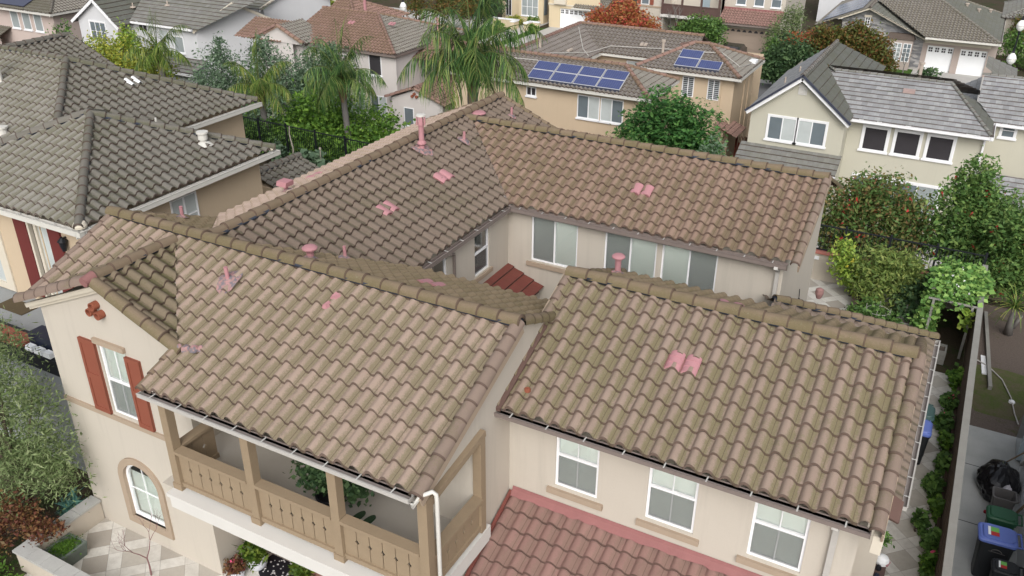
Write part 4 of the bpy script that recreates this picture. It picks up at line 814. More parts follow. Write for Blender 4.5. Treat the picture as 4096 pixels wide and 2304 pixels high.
# ------------------------------------------------------------------ houses behind (their lots lie lower)
ZE = 1.65
def simple_wall(house, quads, mat, name='stucco_wall', tops=()):
    mb = MB()
    for x0, y0, x1, y1, z0, z1 in quads: mb.face([(x0, y0, z0), (x1, y1, z0), (x1, y1, z1), (x0, y0, z1)])
    for t in tops: mb.face(t)
    return mb.build(name, MATS[mat], house)
PB, EB = .262, .30
kwf = dict(far=True, p=PB, e=EB)
# solar house: U plan
SH = thing('solar_house', 'tan hipped roof house beyond the back fence with two blue solar arrays', 'house', (-17., 46., GZ))
hs = .43
def zz1(d): return ZE+hs*d
rs1 = roof('near wing roof carrying the long solar array', [((-27.0, 42.8), (1, 0), hs, [[(-27.0, 42.8), (-14.8, 42.8), (-17.1, 45.1), (-27, 45.1)]], ZE)], 'tile_grey', parent=SH, **kwf)
roof(None, [((-14.8, 42.8), (0, 1), hs, [[(-14.8, 42.8), (-14.8, 47.4), (-17.1, 45.1)]], ZE)], 'tile_stone', parent=SH, **kwf)
roof(None, [((-14.8, 47.4), (-1, 0), hs, [[(-14.8, 47.4), (-21.3, 47.4), (-23.6, 45.1), (-17.1, 45.1)]], ZE)], 'tile_grey', parent=SH, **kwf)
roof(None, [((-21.3, 45.0), (0, 1), hs, [[(-21.3, 47.4), (-21.3, 51.6), (-23.9, 54.2), (-23.9, 45.1), (-23.6, 45.1)]], ZE)], 'tile_grey', parent=SH, **kwf)
roof(None, [((-26.5, 54.4), (0, -1), hs, [[(-26.5, 54.4), (-26.5, 45.1), (-23.9, 45.1), (-23.9, 54.4)]], ZE)], 'tile_stone', parent=SH, **kwf)
rs3 = roof('back wing roof between the two arrays', [((-21.3, 51.6), (1, 0), hs, [[(-21.3, 51.6), (-15.5, 51.6), (-15.5, 54.2), (-23.9, 54.2)]], ZE)], 'tile_grey', parent=SH, **kwf)
roof(None, [((-12., 56.8), (-1, 0), hs, [[(-15.5, 56.8), (-26.5, 56.8), (-23.9, 54.2), (-15.5, 54.2)]], ZE)], 'tile_stone', parent=SH, **kwf)
rs2 = roof('corner block roof carrying the small solar array', [((-18.05, 49.35), (1, 0), hs, [[(-18.05, 49.35), (-11.8, 49.35), (-14.45, 52.0), (-15.4, 52.0)]], ZE)], 'tile_grey', parent=SH, **kwf)
roof(None, [((-11.8, 49.35), (0, 1), hs, [[(-11.8, 49.35), (-11.8, 54.65), (-14.45, 52.0)]], ZE)], 'tile_stone', parent=SH, **kwf)
roof(None, [((-18.05, 54.65), (0, -1), hs, [[(-18.05, 54.65), (-18.05, 49.35), (-15.4, 52.0)]], ZE), ((-11.8, 54.65), (-1, 0), hs, [[(-11.8, 54.65), (-18.05, 54.65), (-15.4, 52.0), (-14.45, 52.0)]], ZE)], 'tile_stone', parent=SH, **kwf)
zr1, zr2, zr3 = ZE+hs*2.3, ZE+hs*2.65, ZE+hs*2.6; c_ = .08
ridge_obj(rs1, [((-17.1, 45.1, zr1+c_), (-27, 45.1, zr1+c_)), ((-14.8, 42.8, ZE+c_), (-17.1, 45.1, zr1+c_)), ((-14.8, 47.4, ZE+c_), (-17.1, 45.1, zr1+c_)), ((-23.9, 45.1, zr3+c_), (-23.9, 54.2, zr3+c_)), ((-15.5, 54.2, zr3+c_), (-23.9, 54.2, zr3+c_)),
               ((-11.8, 49.35, ZE+c_), (-14.45, 52, zr2+c_)), ((-11.8, 54.65, ZE+c_), (-14.45, 52, zr2+c_)), ((-14.45, 52, zr2+c_), (-15.4, 52, zr2+c_)), ((-18.05, 49.35, ZE+c_), (-15.4, 52, zr2+c_)), ((-18.05, 54.65, ZE+c_), (-15.4, 52, zr2+c_))], 'tile_rose', .13, False, .42)
simple_wall(SH, [(-27, 43.2, -15.2, 43.2, GZ, ZE), (-15.2, 43.2, -15.2, 47.2, GZ, ZE), (-15.2, 47.0, -21.7, 47.0, GZ, ZE), (-21.7, 47.2, -21.7, 52.0, GZ, ZE), (-21.7, 51.95, -17.6, 51.95, GZ, ZE), (-17.6, 54, -17.6, 49.8, GZ, ZE), (-17.6, 49.8, -12.2, 49.8, GZ, ZE), (-12.2, 49.8, -12.2, 54.3, GZ, ZE), (-26.2, 56.4, -26.2, 43.2, GZ, ZE), (-12.2, 56.4, -26.2, 56.4, GZ, ZE)], 'stucco_tan')
for a, b, n in (((-27., 42.7, ZE), (-14.7, 42.7, ZE), (0, -1)), ((-14.7, 42.7, ZE), (-14.7, 47.4, ZE), (1, 0)), ((-21.2, 51.5, ZE), (-18.0, 51.5, ZE), (0, -1)), ((-21.2, 47.3, ZE), (-21.2, 51.5, ZE), (1, 0)), ((-18.05, 49.25, ZE), (-11.7, 49.25, ZE), (0, -1)), ((-11.7, 49.25, ZE), (-11.7, 54.7, ZE), (1, 0))):
    gutter(a, b, n, SH, MATS['gutter_white'], w=.14, h=.13)
W1 = WF((-27, 43.2), (-15.2, 43.2)); fwin(SH, W1, (8.0, 9.22, .06, 1.24), cols=2, panes=['pane_grey', 'pane_sheer']); fwin(SH, W1, (9.38, 10.6, .06, 1.24), cols=2, panes=['pane_sheer', 'pane_grey']); fwin(SH, W1, (4.84, 5.36, .87, 1.28), pane='pane_dark', cols=2)
W2 = WF((-17.6, 49.8), (-12.2, 49.8)); fwin(SH, W2, (2.38, 3.0, .2, 1.3), pane='pane_shutter', cols=2, sill=False); fwin(SH, W2, (3.92, 4.55, .2, 1.3), pane='pane_shutter', cols=2, sill=False)
W3 = WF((-21.7, 51.95), (-17.6, 51.95)); fwin(SH, W3, (2.1, 3.0, .25, 1.25), pane='pane_sheer', sill=False)
mb = MB()
for x, y in ((-12.24, 52.2), (-12.24, 53.3)): mb.bar((x+.06, y, ZE-.1), (x+.06, y, GZ), .07, .06, 0, (0, 1, 0))
mb.box(-13.0, -12.9, 49.70, 49.78, GZ, 1.5); mb.build('downspout', MATS['stucco_tan'], SH)
# arrays
def solar_array(label, house_s, x0, y0, cols, pw, pd, z_eave, s, group=None, skip=()):
    t = thing('solar_array', label, 'solar array', (x0, y0[0]-0, z_eave))
    for (i, j) in cols:
        xa = x0+i*(pw+.05); yb = y0[0]+j*(pd+.02); mb = MB()
        def z(y): return z_eave+s*(y-y0[1])
        xb, yt = xa+pw, yb+pd
        mb.hexa([(xa, yb, z(yb)+.08), (xb, yb, z(yb)+.08), (xb, yt, z(yt)+.08), (xa, yt, z(yt)+.08), (xa, yb, z(yb)+.14), (xb, yb, z(yb)+.14), (xb, yt, z(yt)+.14), (xa, yt, z(yt)+.14)])
        pnl = mb.build('solar_panel', MATS['alu'], t)
        mb = MB(); e_ = .03; zz = .146
        mb.face([(xa+e_, yb+e_, z(yb+e_)+zz), (xb-e_, yb+e_, z(yb+e_)+zz), (xb-e_, yt-e_, z(yt-e_)+zz), (xa+e_, yt-e_, z(yt-e_)+zz)], 0, [(0, 0), (10, 0), (10, 6), (0, 6)]); mb.build('cell_face', MATS['solar_cells'], pnl)
    ms = MB(); xm = x0+max(c[0] for c in cols)*(pw+.05)+pw; 
    ms.hexa([(x0, y0[0]-.04, z(y0[0])-.02), (xm, y0[0]-.04, z(y0[0])-.02), (xm, y0[0], z(y0[0])), (x0, y0[0], z(y0[0])), (x0, y0[0]-.03, z(y0[0])+.12), (xm, y0[0]-.03, z(y0[0])+.12), (xm, y0[0]-.002, z(y0[0])+.13), (x0, y0[0]-.002, z(y0[0])+.13)]); ms.build('front_skirt', MATS['solar_skirt'], t)
    return t
solar_array('long blue solar array, two rows of four panels above the tan house windows', None, -22.12, (43.02, 42.8), [(i, j) for i in range(4) for j in range(2)], 1.345, .73, ZE, hs)
solar_array('small blue solar array, three panels in an L on the corner roof', None, -15.86, (49.68, 49.35), [(0, 0), (1, 0), (0, 1)], 1.33, .74, ZE, hs)
mb = MB()      # conduit across the roof and meter box
def zS(x, y, k): return {1: ZE+hs*(y-42.8), 3: ZE+hs*(y-51.6), 2: ZE+hs*(y-49.35), 4: ZE+hs*(-21.3-x), 5: ZE+hs*(-11.8-x)}[k]+.1
mb.tube([(-26, 44.4, zS(0, 44.4, 1)), (-22.2, 44.55, zS(0, 44.55, 1))], .03, 5); mb.tube([(-23.6, 53.2, zS(-23.6, 0, 4)), (-22.0, 50.4, zS(-22, 0, 4)), (-21.4, 49.9, zS(-21.4, 0, 4))], .03, 5); mb.tube([(-23, 46.2, zS(-23, 0, 4)), (-21.6, 50.4, zS(-21.6, 0, 4)), (-20.9, 52.2, zS(0, 52.2, 3)), (-16.9, 52.4, zS(0, 52.4, 3)+.1), (-16.0, 51.0, zS(0, 51, 2)), (-14.0, 51.2, zS(0, 51.2, 2)), (-13.6, 51.6, zS(-13.6, 0, 5)), (-12.3, 51.0, zS(-12.3, 0, 5)), (-12.0, 52.6, zS(-12., 0, 5))], .03, 5)
mb.build('conduit', MATS['gutter_pale'], SH); mb = MB(); mb.box(-12.25, -11.85, 52.9, 53.5, ZE+.12, ZE+.3); mb.build('junction_box', MATS['stucco_white'], SH)
for x, y, k, h in ((-23.4, 47.2, 4, .9), (-16.9, 50.6, 2, 1.0)): mb = MB(); z = zS(x, y, k)-.2; mb.tube([(x, y, z), (x, y, z+h)], .08, 10); mb.lathe((x, y, z+h), [(.13, -.12), (.13, .02), (.0, .03)], 10); mb.build('vent_pipe', MATS['pipe_tan'], SH)
mb = MB(); 
for x, y, k in ((-19.0, 52.7, 3), (-18.75, 52.7, 3), (-22.3, 48.9, 4), (-22.3, 49.2, 4)): z = zS(x, y, k); mb.hexa([(x-.1, y-.14, z-.06*(k == 3)), (x+.1, y-.14, z-.06), (x+.1, y+.14, z+.06*(k == 3)), (x-.1, y+.14, z+.06), (x-.09, y-.13, z+.04), (x+.09, y-.13, z+.04), (x+.09, y+.13, z+.09), (x-.09, y+.13, z+.09)])
mb.build('roof_vent', MATS['pipe_tan'], SH)
simple_wall(SH, [(-15.2, 49.0, -12.3, 49.0, GZ, -1.2)], 'stucco_tan')
roof(None, [((-12.0, 50.0), (0, 1), .42, [[(-11.4, 48.6), (-11.4, 50.8), (-12.8, 50.8), (-12.8, 48.6)]], -1.3)], 'tile_rose', parent=SH, **kwf)
roof(None, [((-22, 41.6), (1, 0), .42, [[(-22, 41.6), (-15.8, 41.6), (-15.8, 43.2), (-22, 43.2)]], -1.55)], 'tile_rose', parent=SH, **kwf)
# pink house
PH = thing('pink_house', 'pale pinkish stucco house with rosy tile roof behind the palms', 'house', (-34., 47., GZ))
hiproof(PH, -41.0, -32.1, 44.5, 53.0, ZE, .34, ('tile_rose', 'tile_stone'), True, (0, 1), 'tile_rose', PB, EB)
hiproof(PH, -43.0, -39.0, 50.0, 56.2, ZE, .44, ('tile_rose', 'tile_rose'), True, (0, 1), 'tile_rose', PB, EB)
roof(None, [((-36, 50.4), (1, 0), .34, [[(-36, 46.6), (-24, 46.6), (-24, 49.2), (-36, 49.2)]], 2.3)], 'tile_rose', parent=PH, **kwf)
roof(None, [((-45.0, 44.3), (1, 0), .40, [[(-45.0, 44.0), (-40.9, 44.0), (-40.9, 46.3), (-45.0, 46.3)]], 1.7)], 'tile_rose', parent=PH, **kwf)
cap_rake(PH, (-38.9, 44.0, 1.75), (-41.0, 44.0, 2.72), .16, 'tile_rose'); cap_rake(PH, (-43.2, 44.0, 1.75), (-41.05, 44.0, 2.72), .16, 'tile_rose')
roof(None, [((-38.8, 44.0), (0, 1), .45, [[(-38.8, 44.0), (-38.8, 46.5), (-41.0, 46.5), (-41.0, 44.0)]], 1.7)], 'tile_stone', parent=PH, **kwf)
simple_wall(PH, [(-43, 44.2, -40.0, 44.2, GZ, 1.6), (-40.5, 44.75, -32.3, 44.75, GZ, ZE), (-32.3, 44.75, -32.3, 52.6, GZ, ZE), (-40.6, 52.6, -43, 44.2, GZ, ZE)], 'stucco_pink', tops=[[(-43.1, 44.15, 1.6), (-38.9, 44.15, 1.6), (-41.0, 44.15, 2.6)]])
Wq = WF((-40.5, 44.75), (-32.3, 44.75)); fwin(PH, Wq, (6.25, 7.12, .22, 1.45), pane='pane_dark'); fwin(PH, Wq, (6.2, 7.35, -2.4, -1.18), cols=2, panes=['pane_grey', 'pane_sheer']); fwin(PH, Wq, (4.9, 5.7, -2.4, -1.18), pane='pane_sheer')
mb = MB(); mb.bar((-32.2, 44.7, 1.5), (-32.2, 44.7, GZ), .08, .08, 0, (0, 1, 0)); mb.build('downspout', MATS['stucco_pink'], PH)
for a, b, n in (((-40.5, 44.4, ZE), (-32.0, 44.4, ZE), (0, -1)), ((-32.0, 44.4, ZE), (-32.0, 53.1, ZE), (1, 0))): gutter(a, b, n, PH, MATS['gutter_taupe'], w=.12, h=.12)
roof('low gabled porch roof with a row of clay vents', [((-28.3, 44.0), (0, 1), .36, [[(-28.3, 44.2), (-28.3, 50.4), (-30.6, 50.4), (-30.6, 44.2)]], -.98), ((-32.7, 50.4), (0, -1), .36, [[(-32.7, 50.4), (-32.7, 44.2), (-30.6, 44.2), (-30.6, 50.4)]], -.98)], 'tile_rose', parent=PH, **kwf)
ridge_obj(PH, [((-30.6, 44.3, -.1), (-30.6, 50.4, -.1))], 'tile_rose', .13, False, .42); cap_rake(PH, (-32.75, 44.2, -.92), (-30.7, 44.2, -.15), .14, 'tile_rose'); cap_rake(PH, (-28.25, 44.2, -.92), (-30.5, 44.2, -.15), .12, 'tile_rose')
simple_wall(PH, [(-32.4, 44.35, -28.6, 44.35, GZ, -1.0), (-28.6, 44.35, -28.6, 50, GZ, -1.0)], 'stucco_pink', tops=[[(-32.5, 44.34, -1.0), (-28.5, 44.34, -1.0), (-30.6, 44.34, -.25)]])
for x, z in ((-30.62, -.50), (-30.78, -.66), (-30.46, -.66)): mb = MB(); mb.tube([(x, 44.34, z), (x, 44.2, z)], .09, 10); mb.build('clay_vent', MATS['terracotta'], PH)
Wq2 = WF((-32.4, 44.35), (-28.6, 44.35)); fwin(PH, Wq2, (.95, 1.6, -2.6, -1.5), pane='pane_grey')
for x, y, z, h in ((-38.8, 50.6, 3.0, 1.0), (-31.5, 48.6, 2.8, .5)): mb = MB(); mb.tube([(x, y, z-.4), (x, y, z+h)], .10, 9); mb.lathe((x, y, z+h), [(.15, -.1), (.15, .02), (0, .03)], 10); mb.build('vent_pipe', MATS['vent_pink'], PH)
mb = MB()
for x, y in ((-37.6, 47.3), (-37.35, 47.3), (-34.6, 47.7), (-34.35, 47.7)): z = ZE+.34*(y-44.5)+.06; mb.hexa([(x-.1, y-.14, z-.04), (x+.1, y-.14, z-.04), (x+.1, y+.14, z+.05), (x-.1, y+.14, z+.05), (x-.08, y-.13, z+.04), (x+.08, y-.13, z+.04), (x+.08, y+.13, z+.12), (x-.08, y+.13, z+.12)])
mb.build('roof_vent', MATS['vent_pink'], PH)
# grey shingle house at right
GH = thing('shingle_house', 'sage green stucco house at right with grey flat tile roof and white trimmed windows', 'house', (-3., 47., GZ))
kf = dict(kind='flat', far=True, p=.26, e=.33, lip=.045)
yG = 43.4; zpk = 3.66; xpk = -7.38
sg = .80
rg1 = roof('steep gabled roof facing the yard', [((-4.93, 43.4), (0, 1), sg, [[(-4.93, 43.35), (-4.93, 44.9), (-7.38, 48.2), (-7.38, 43.35)]], 1.70)], 'shingle_moss', parent=GH, **kf)
roof(None, [((-9.83, 52), (0, -1), sg, [[(-9.83, 52.4), (-9.83, 43.35), (-7.38, 43.35), (-7.38, 52.4)]], 1.70)], 'shingle_grey', parent=GH, **kf)
roof(None, [((-4.93, 47.5), (0, 1), sg, [[(-7.38, 47.8), (-4.93, 47.8), (-4.93, 56.4), (-7.38, 52.4)]], 1.70)], 'shingle_moss', parent=GH, **kf)
ridge_obj(rg1, [((-7.38, 43.3, zpk+.07), (-7.38, 52.4, zpk+.07))], 'shingle_old', .11, False, .36)
sm = .405
rg2 = roof('long grey flat tile roof above three dark windows', [((-5.0, 44.55), (1, 0), sm, [[(-5.0, 44.55), (1.2, 44.55), (-1.05, 48.05), (-5.0, 48.05)], [(-5.0, 44.55), (-5.0, 48.05), (-7.0, 48.05)]], ZE)], 'shingle_grey', parent=GH, **kf)
roof(None, [((1.2, 44.55), (0, 1), .55, [[(1.2, 44.55), (1.2, 47.6), (.3, 48.8), (-1.05, 48.05)]], ZE)], 'shingle_moss', parent=GH, **kf)
roof(None, [((6, 52), (-1, 0), .42, [[(-1.05, 48.05), (1.0, 51.6), (-7, 51.6), (-7, 48.05)]], ZE)], 'shingle_old', parent=GH, **kf)
ridge_obj(rg2, [((-1.05, 48.05, ZE+sm*3.5+.05), (-7.0, 48.05, ZE+sm*3.5+.05)), ((1.2, 44.55, ZE+.06), (-1.05, 48.05, ZE+sm*3.5+.06))], 'shingle_old', .09, False, .36)
rg3 = roof('grey flat tile roof of the right end', [((1.2, 47.2), (1, 0), .42, [[(1.2, 47.2), (7, 47.2), (7, 50.7), (.3, 50.7), (.3, 48.6)]], ZE)], 'shingle_grey', parent=GH, **kf)
roof(None, [((1.7, 57), (0, -1), .62, [[(-1.3, 57), (-1.3, 51.4), (.25, 50.6), (.25, 57)]], 2.5)], 'shingle_grey', parent=GH, **kf); roof(None, [((1.9, 50), (0, 1), .75, [[(1.9, 50.8), (1.9, 57), (.25, 53.6), (.25, 50.8)]], 2.25)], 'shingle_old', parent=GH, **kf)
ridge_obj(rg3, [((7, 50.7, ZE+1.5), (.2, 50.7, ZE+1.5))], 'shingle_old', .09, False, .36)
mb = MB()
for sgn in (-1, 1): mb.bar((xpk, 43.42, zpk-.10), (xpk+sgn*2.5, 43.42, zpk-.10-.8*2.5), .05, .22)
mb.build('bargeboard', MATS['frame_white'], GH); mb = MB()
for sgn in (-1, 1): mb.bar((xpk, 43.36, zpk+.03), (xpk+sgn*2.55, 43.36, zpk+.03-.8*2.55), .10, .10)
mb.build('rake_edge', MATS['solar_skirt'], GH)
mb = MB(); mb.face([(-9.7, 43.8, GZ), (-5.12, 43.8, GZ), (-5.12, 43.8, 1.72), (xpk, 43.8, zpk-.1), (-9.7, 43.8, 1.72)]); mb.face([(-5.12, 43.8, GZ), (-5.12, 45.2, GZ), (-5.12, 45.2, 1.8), (-5.12, 43.8, 1.8)])
mb.face([(-5.12, 45.2, GZ), (.95, 45.2, GZ), (.95, 45.2, ZE), (-5.12, 45.2, ZE)]); mb.face([(.95, 45.2, GZ), (.95, 47.6, GZ), (.95, 47.6, ZE), (.95, 45.2, ZE)]); mb.face([(.95, 47.6, GZ), (7, 47.6, GZ), (7, 47.6, ZE), (.95, 47.6, ZE)]); mb.face([(-9.7, 56, GZ), (-9.7, 43.8, GZ), (-9.7, 43.8, 1.7), (-9.7, 56, 1.7)])
mb.build('stucco_wall', MATS['stucco_sage'], GH)
Wa = WF((-9.7, 43.8), (-5.12, 43.8)); Wc = WF((-5.12, 45.2), (.95, 45.2))
fwin(GH, Wa, (.98, 2.26, .30, 1.40), cols=2, panes=['pane_grey', 'pane_sheer'], trim=.07); fwin(GH, Wa, (2.42, 3.70, .30, 1.40), cols=2, panes=['pane_sheer', 'pane_grey'], trim=.07)
for a in (.82, 2.30, 3.78): fwin(GH, Wc, (a, a+1.02, .06, 1.13), pane='pane_dark', trim=.10)
fwin(GH, Wc, (.75, 4.7, -2.9, -1.42), cols=4, panes=['pane_grey', 'pane_pale', 'pane_grey', 'pane_pale'], trim=.1)
mb = MB()
for k in range(8): Wa.blk(mb, 2.14, 2.56, 2.68+k*.072, 2.73+k*.072, -.05, .02)
mb.build('gable_vent', MATS['white_trim'], GH)
We2 = WF((.95, 47.6), (7, 47.6)); fwin(GH, We2, (.72, 1.22, .95, 1.55), pane='pane_grey', rows=2, trim=.08)
gutter((-5.0, 44.45, ZE), (1.3, 44.45, ZE), (0, -1), GH, MATS['frame_white'], w=.13, h=.13); gutter((1.3, 44.45, ZE), (1.3, 47.1, ZE), (1, 0), GH, MATS['frame_white'], w=.12, h=.13); gutter((1.3, 47.1, ZE), (7, 47.1, ZE), (0, -1), GH, MATS['frame_white'], w=.12, h=.13)
rg5 = roof('lower pent roof under the gable window', [((-10, 42.6), (1, 0), .55, [[(-10, 42.6), (-5.0, 42.6), (-5.0, 43.82), (-10, 43.82)]], -.76)], 'shingle_old', parent=GH, **kf)
gutter((-10, 42.5, -.78), (-5.0, 42.5, -.78), (0, -1), GH, MATS['frame_white'], w=.12, h=.12); simple_wall(GH, [(-10, 42.9, -5.2, 42.9, GZ, -.72), (-5.2, 42.9, -5.2, 43.8, GZ, -.72)], 'stucco_sage')
roof(None, [((1.1, 44.2), (1, 0), .4, [[(1.1, 44.2), (5, 44.2), (5, 46.2), (1.1, 46.2)]], -1.4)], 'shingle_grey', parent=GH, **kf); simple_wall(GH, [(1.2, 44.6, 5, 44.6, GZ, -1.4)], 'stucco_sage')
mb = MB(); mb.bar((.98, 45.1, ZE), (.98, 45.1, GZ), .09, .07, 0, (0, 1, 0)); mb.build('downspout', MATS['frame_white'], GH)
mb = MB(); mb.box(-3.0, -2.7, 47.4, 47.5, 2.95, 3.0)
for x, y, k in ((-3.05, 47.1, 0), (-2.55, 47.1, 0)): pass
z = ZE+sm*(47.0-44.55); mb = MB(); mb.hexa([(-3.1, 46.85, z-.02), (-2.55, 46.85, z-.02), (-2.55, 47.1, z+.1), (-3.1, 47.1, z+.1), (-3.1, 46.85, z+.12), (-2.55, 46.85, z+.12), (-2.55, 47.1, z+.16), (-3.1, 47.1, z+.16)]); mb.build('roof_vent', MATS['vent_rose_pale'], GH)
for x, y, zf, h in ((-2.6, 48.6, 2.9, .9), (-8.2, 47.0, 3.0, .3), (-8.6, 45.6, 2.7, .3)): mb = MB(); mb.tube([(x, y, zf-.3), (x, y, zf+h)], .09 if h > .5 else .04, 9); (mb.lathe((x, y, zf+h), [(.14, -.06), (.14, .03), (0, .04)], 10) if h > .5 else None); mb.build('vent_pipe', MATS['pipe_tan'], GH)
# ------------------------------------------------------------------ houses across the lower street
kfr = dict(far=True, p=.27, e=.31)
TH = thing('stone_house', 'single storey house at upper right with grey stone gable and two white garage doors', 'house', (-4., 84., GZ))
zs = -.75
ts1 = roof('large tile slope above the two garage doors', [((-4.6, 80.2), (1, 0), .42, [[(-4.6, 80.2), (1.0, 80.2), (-6.0, 87.2), (-9.2, 87.2), (-9.2, 84.7)]], zs)], 'tile_stone', parent=TH, **kfr)
ts2 = roof(None, [((1.0, 80.2), (0, 1), .42, [[(1.0, 80.2), (1.0, 94.2), (-6.0, 87.2)]], zs)], 'shingle_moss', parent=TH, far=True, p=.27, e=.31)
ridge_obj(ts1, [((1.0, 80.2, zs+.06), (-6.0, 87.2, zs+.42*7+.06)), ((1.0, 94.2, zs+.06), (-6, 87.2, zs+.42*7+.06))], 'tile_stone', .13, False, .45)
zpk2 = .98
ts3 = roof('small roof of the stone gable', [((-4.6, 81.4), (0, 1), .435, [[(-4.45, 81.2), (-4.45, 82.0), (-9.2, 86.8), (-9.3, 81.2)]], -1.13)], 'shingle_moss', parent=TH, far=True, p=.27, e=.31)
roof(None, [((-13.6, 95), (0, -1), .435, [[(-9.3, 95), (-13.6, 95), (-13.6, 81.2), (-9.3, 81.2)]], zpk2-.435*4.3)], 'tile_stone', parent=TH, **kfr)
ridge_obj(ts3, [((-9.3, 81.2, zpk2+.08), (-9.3, 88, zpk2+.08))], 'tile_stone', .12, False, .45)
mb = MB(); mb.bar((-9.3, 81.35, zpk2-.06), (-4.3, 81.35, zpk2-.06-.435*5), .07, .14); mb.bar((-9.3, 81.35, zpk2-.06), (-11.7, 81.35, zpk2-.06-.435*2.4), .07, .14); mb.build('bargeboard', MATS['cream_trim'], TH)
mb = MB(); mb.face([(-11.4, 82, GZ), (-4.66, 82, GZ), (-4.66, 82, -1.2), (-9.3, 82, .82), (-11.4, 82, -.1)]); mb.build('stone_wall', MATS['ledge_stone'], TH)
mb = MB(); Wt = WF((-4.66, 82), (.95, 82)); wall(mb, Wt, GZ, -.75, [(.40, 2.42, GZ, -1.72), (2.94, 4.96, GZ, -1.76)], .2); mb.face([(.95, 82, GZ), (.95, 93.5, GZ), (.95, 93.5, -.7), (.95, 82, -.7)]); mb.face([(-13.2, 84, GZ), (-11.4, 84, GZ), (-11.4, 84, -.6), (-13.2, 84, -.6)]); mb.build('stucco_wall', MATS['stucco_mauve'], TH)
def gdoor(house, W, a0, a1, z0, z1, mat, n, arch=False, dep=.16):
    mb = MB(); rows = 4; h = (z1-z0)/rows
    for k in range(rows): W.blk(mb, a0, a1, z0+k*h+.012, z0+(k+1)*h-.012, dep, dep+.05)
    W.blk(mb, a0, a1, z0, z1, dep+.02, dep+.06); d = mb.build('garage_door', MATS[mat], house); w = (a1-a0)/n
    for k in range(n):
        c = a0+(k+.5)*w; mb = MB()
        if arch: mb.prism([W.P(c+math.cos(math.pi*q/8)*w*.33, z1-.34+math.sin(math.pi*q/8)*.20, dep-.012) for q in range(9)], tuple(W.n*-.03))
        else:
            for dx in (-.15, .15):
                for dz in (-.10, .10): W.blk(mb, c+dx*w*1.1-w*.13, c+dx*w*1.1+w*.13, z1-.34+dz-.075, z1-.34+dz+.075, dep-.012, dep+.02)
        mb.build('door_window', MATS['pane_dark'], d)
    return d
gdoor(TH, Wt, .40, 2.42, GZ, -1.72, 'stucco_white', 4); gdoor(TH, Wt, 2.94, 4.96, GZ, -1.76, 'stucco_white', 4)
mb = MB(); Wt.blk(mb, .1, 5.1, -1.52, -1.30, -.08, 0); mb.build('beam', MATS['cream_trim'], TH); gutter((-4.5, 80.1, zs), (1.1, 80.1, zs), (0, -1), TH, MATS['gutter_white'], w=.15, h=.15); gutter((1.1, 80.1, zs), (1.1, 94, zs), (1, 0), TH, MATS['gutter_white'], w=.15, h=.15)
Ws = WF((-11.4, 82), (-4.66, 82)); fwin(TH, Ws, (1.86, 2.18, -.62, .08), pane='pane_dark', cols=2, rows=3, sill=False, fw=.05); mb = MB(); Ws.blk(mb, 1.72, 2.32, .12, .28, -.12, 0); mb.build('lintel', MATS['cream_trim'], TH)
mb = MB(); mb.box(-7.5, -5.4, 81.35, 82, GZ, -1.3); mb.build('bay_wall', MATS['stucco_mauve'], TH); mb = MB(); mb.hexa([(-7.6, 81.2, -1.32), (-5.3, 81.2, -1.32), (-5.3, 82, -1.32), (-7.6, 82, -1.32), (-7.4, 81.7, -.92), (-5.5, 81.7, -.92), (-5.5, 82, -.92), (-7.4, 82, -.92)]); mb.build('bay_roof', MATS['tile_stone'], TH)
Wbay = WF((-7.5, 81.35), (-5.4, 81.35)); fwin(TH, Wbay, (.12, .40, -3.1, -1.7), pane='pane_pale', rows=4, sill=False); fwin(TH, Wbay, (.66, 1.22, -3.1, -1.68), pane='pane_pale', cols=2, rows=4, sill=False); fwin(TH, Wbay, (1.44, 1.98, -3.1, -1.68), pane='pane_grey', cols=2, rows=4, sill=False)
t = thing('solar_array', 'pale solar array of four panels on the roof above the stone gable', 'solar array', (-12., 84, -.5))
for i in range(4):
    y0 = 82.0+i*2.2; mb = MB(); z = lambda x: zpk2-.435*(-9.3-x)+.16
    mb.hexa([(-13.1, y0, z(-13.1)), (-9.9, y0, z(-9.9)), (-9.9, y0+2.0, z(-9.9)), (-13.1, y0+2., z(-13.1)), (-13.1, y0, z(-13.1)+.05), (-9.9, y0, z(-9.9)+.05), (-9.9, y0+2., z(-9.9)+.05), (-13.1, y0+2., z(-13.1)+.05)]); mb.build('solar_panel', MATS['solar_pale'], t)
for x, y in ((-2.2, 88.5), (-1.2, 88.8), (-.3, 91.5)): mb = MB(); z = zs+.42*(1-x); mb.tube([(x, y, z-.1), (x, y, z+.25)], .10, 8); mb.lathe((x, y, z+.25), [(.18, 0), (.16, .08), (0, .1)], 8); mb.build('vent_pipe', MATS['pipe_tan'], TH)
# balcony house
BH = thing('balcony_house', 'pale beige two storey house across the street with dark timber balcony and red garage roof', 'house', (-22., 82., GZ))
Wd = WF((-29.6, 80), (-26.95, 80)); mb = MB(); wall(mb, Wd, GZ, 3.0); mb.face([(-26.95, 80, GZ), (-26.95, 82, GZ), (-26.95, 82, 3), (-26.95, 80, 3)])
We_ = WF((-26.95, 82.), (-21.6, 82.)); wall(mb, We_, GZ, 3.0)
Wh = WF((-21.6, 80.9), (-16.2, 80.9)); wall(mb, Wh, GZ, 3.0); mb.face([(-21.6, 80, GZ), (-21.6, 80.9, GZ), (-21.6, 80.9, 3), (-21.6, 80, 3)]); mb.face([(-21.6, 82, GZ), (-21.6, 80, GZ), (-21.6, 80, 3), (-21.6, 82, 3)]); mb.face([(-16.2, 80.9, GZ), (-16.2, 90, GZ), (-16.2, 90, 3), (-16.2, 80.9, 3)])
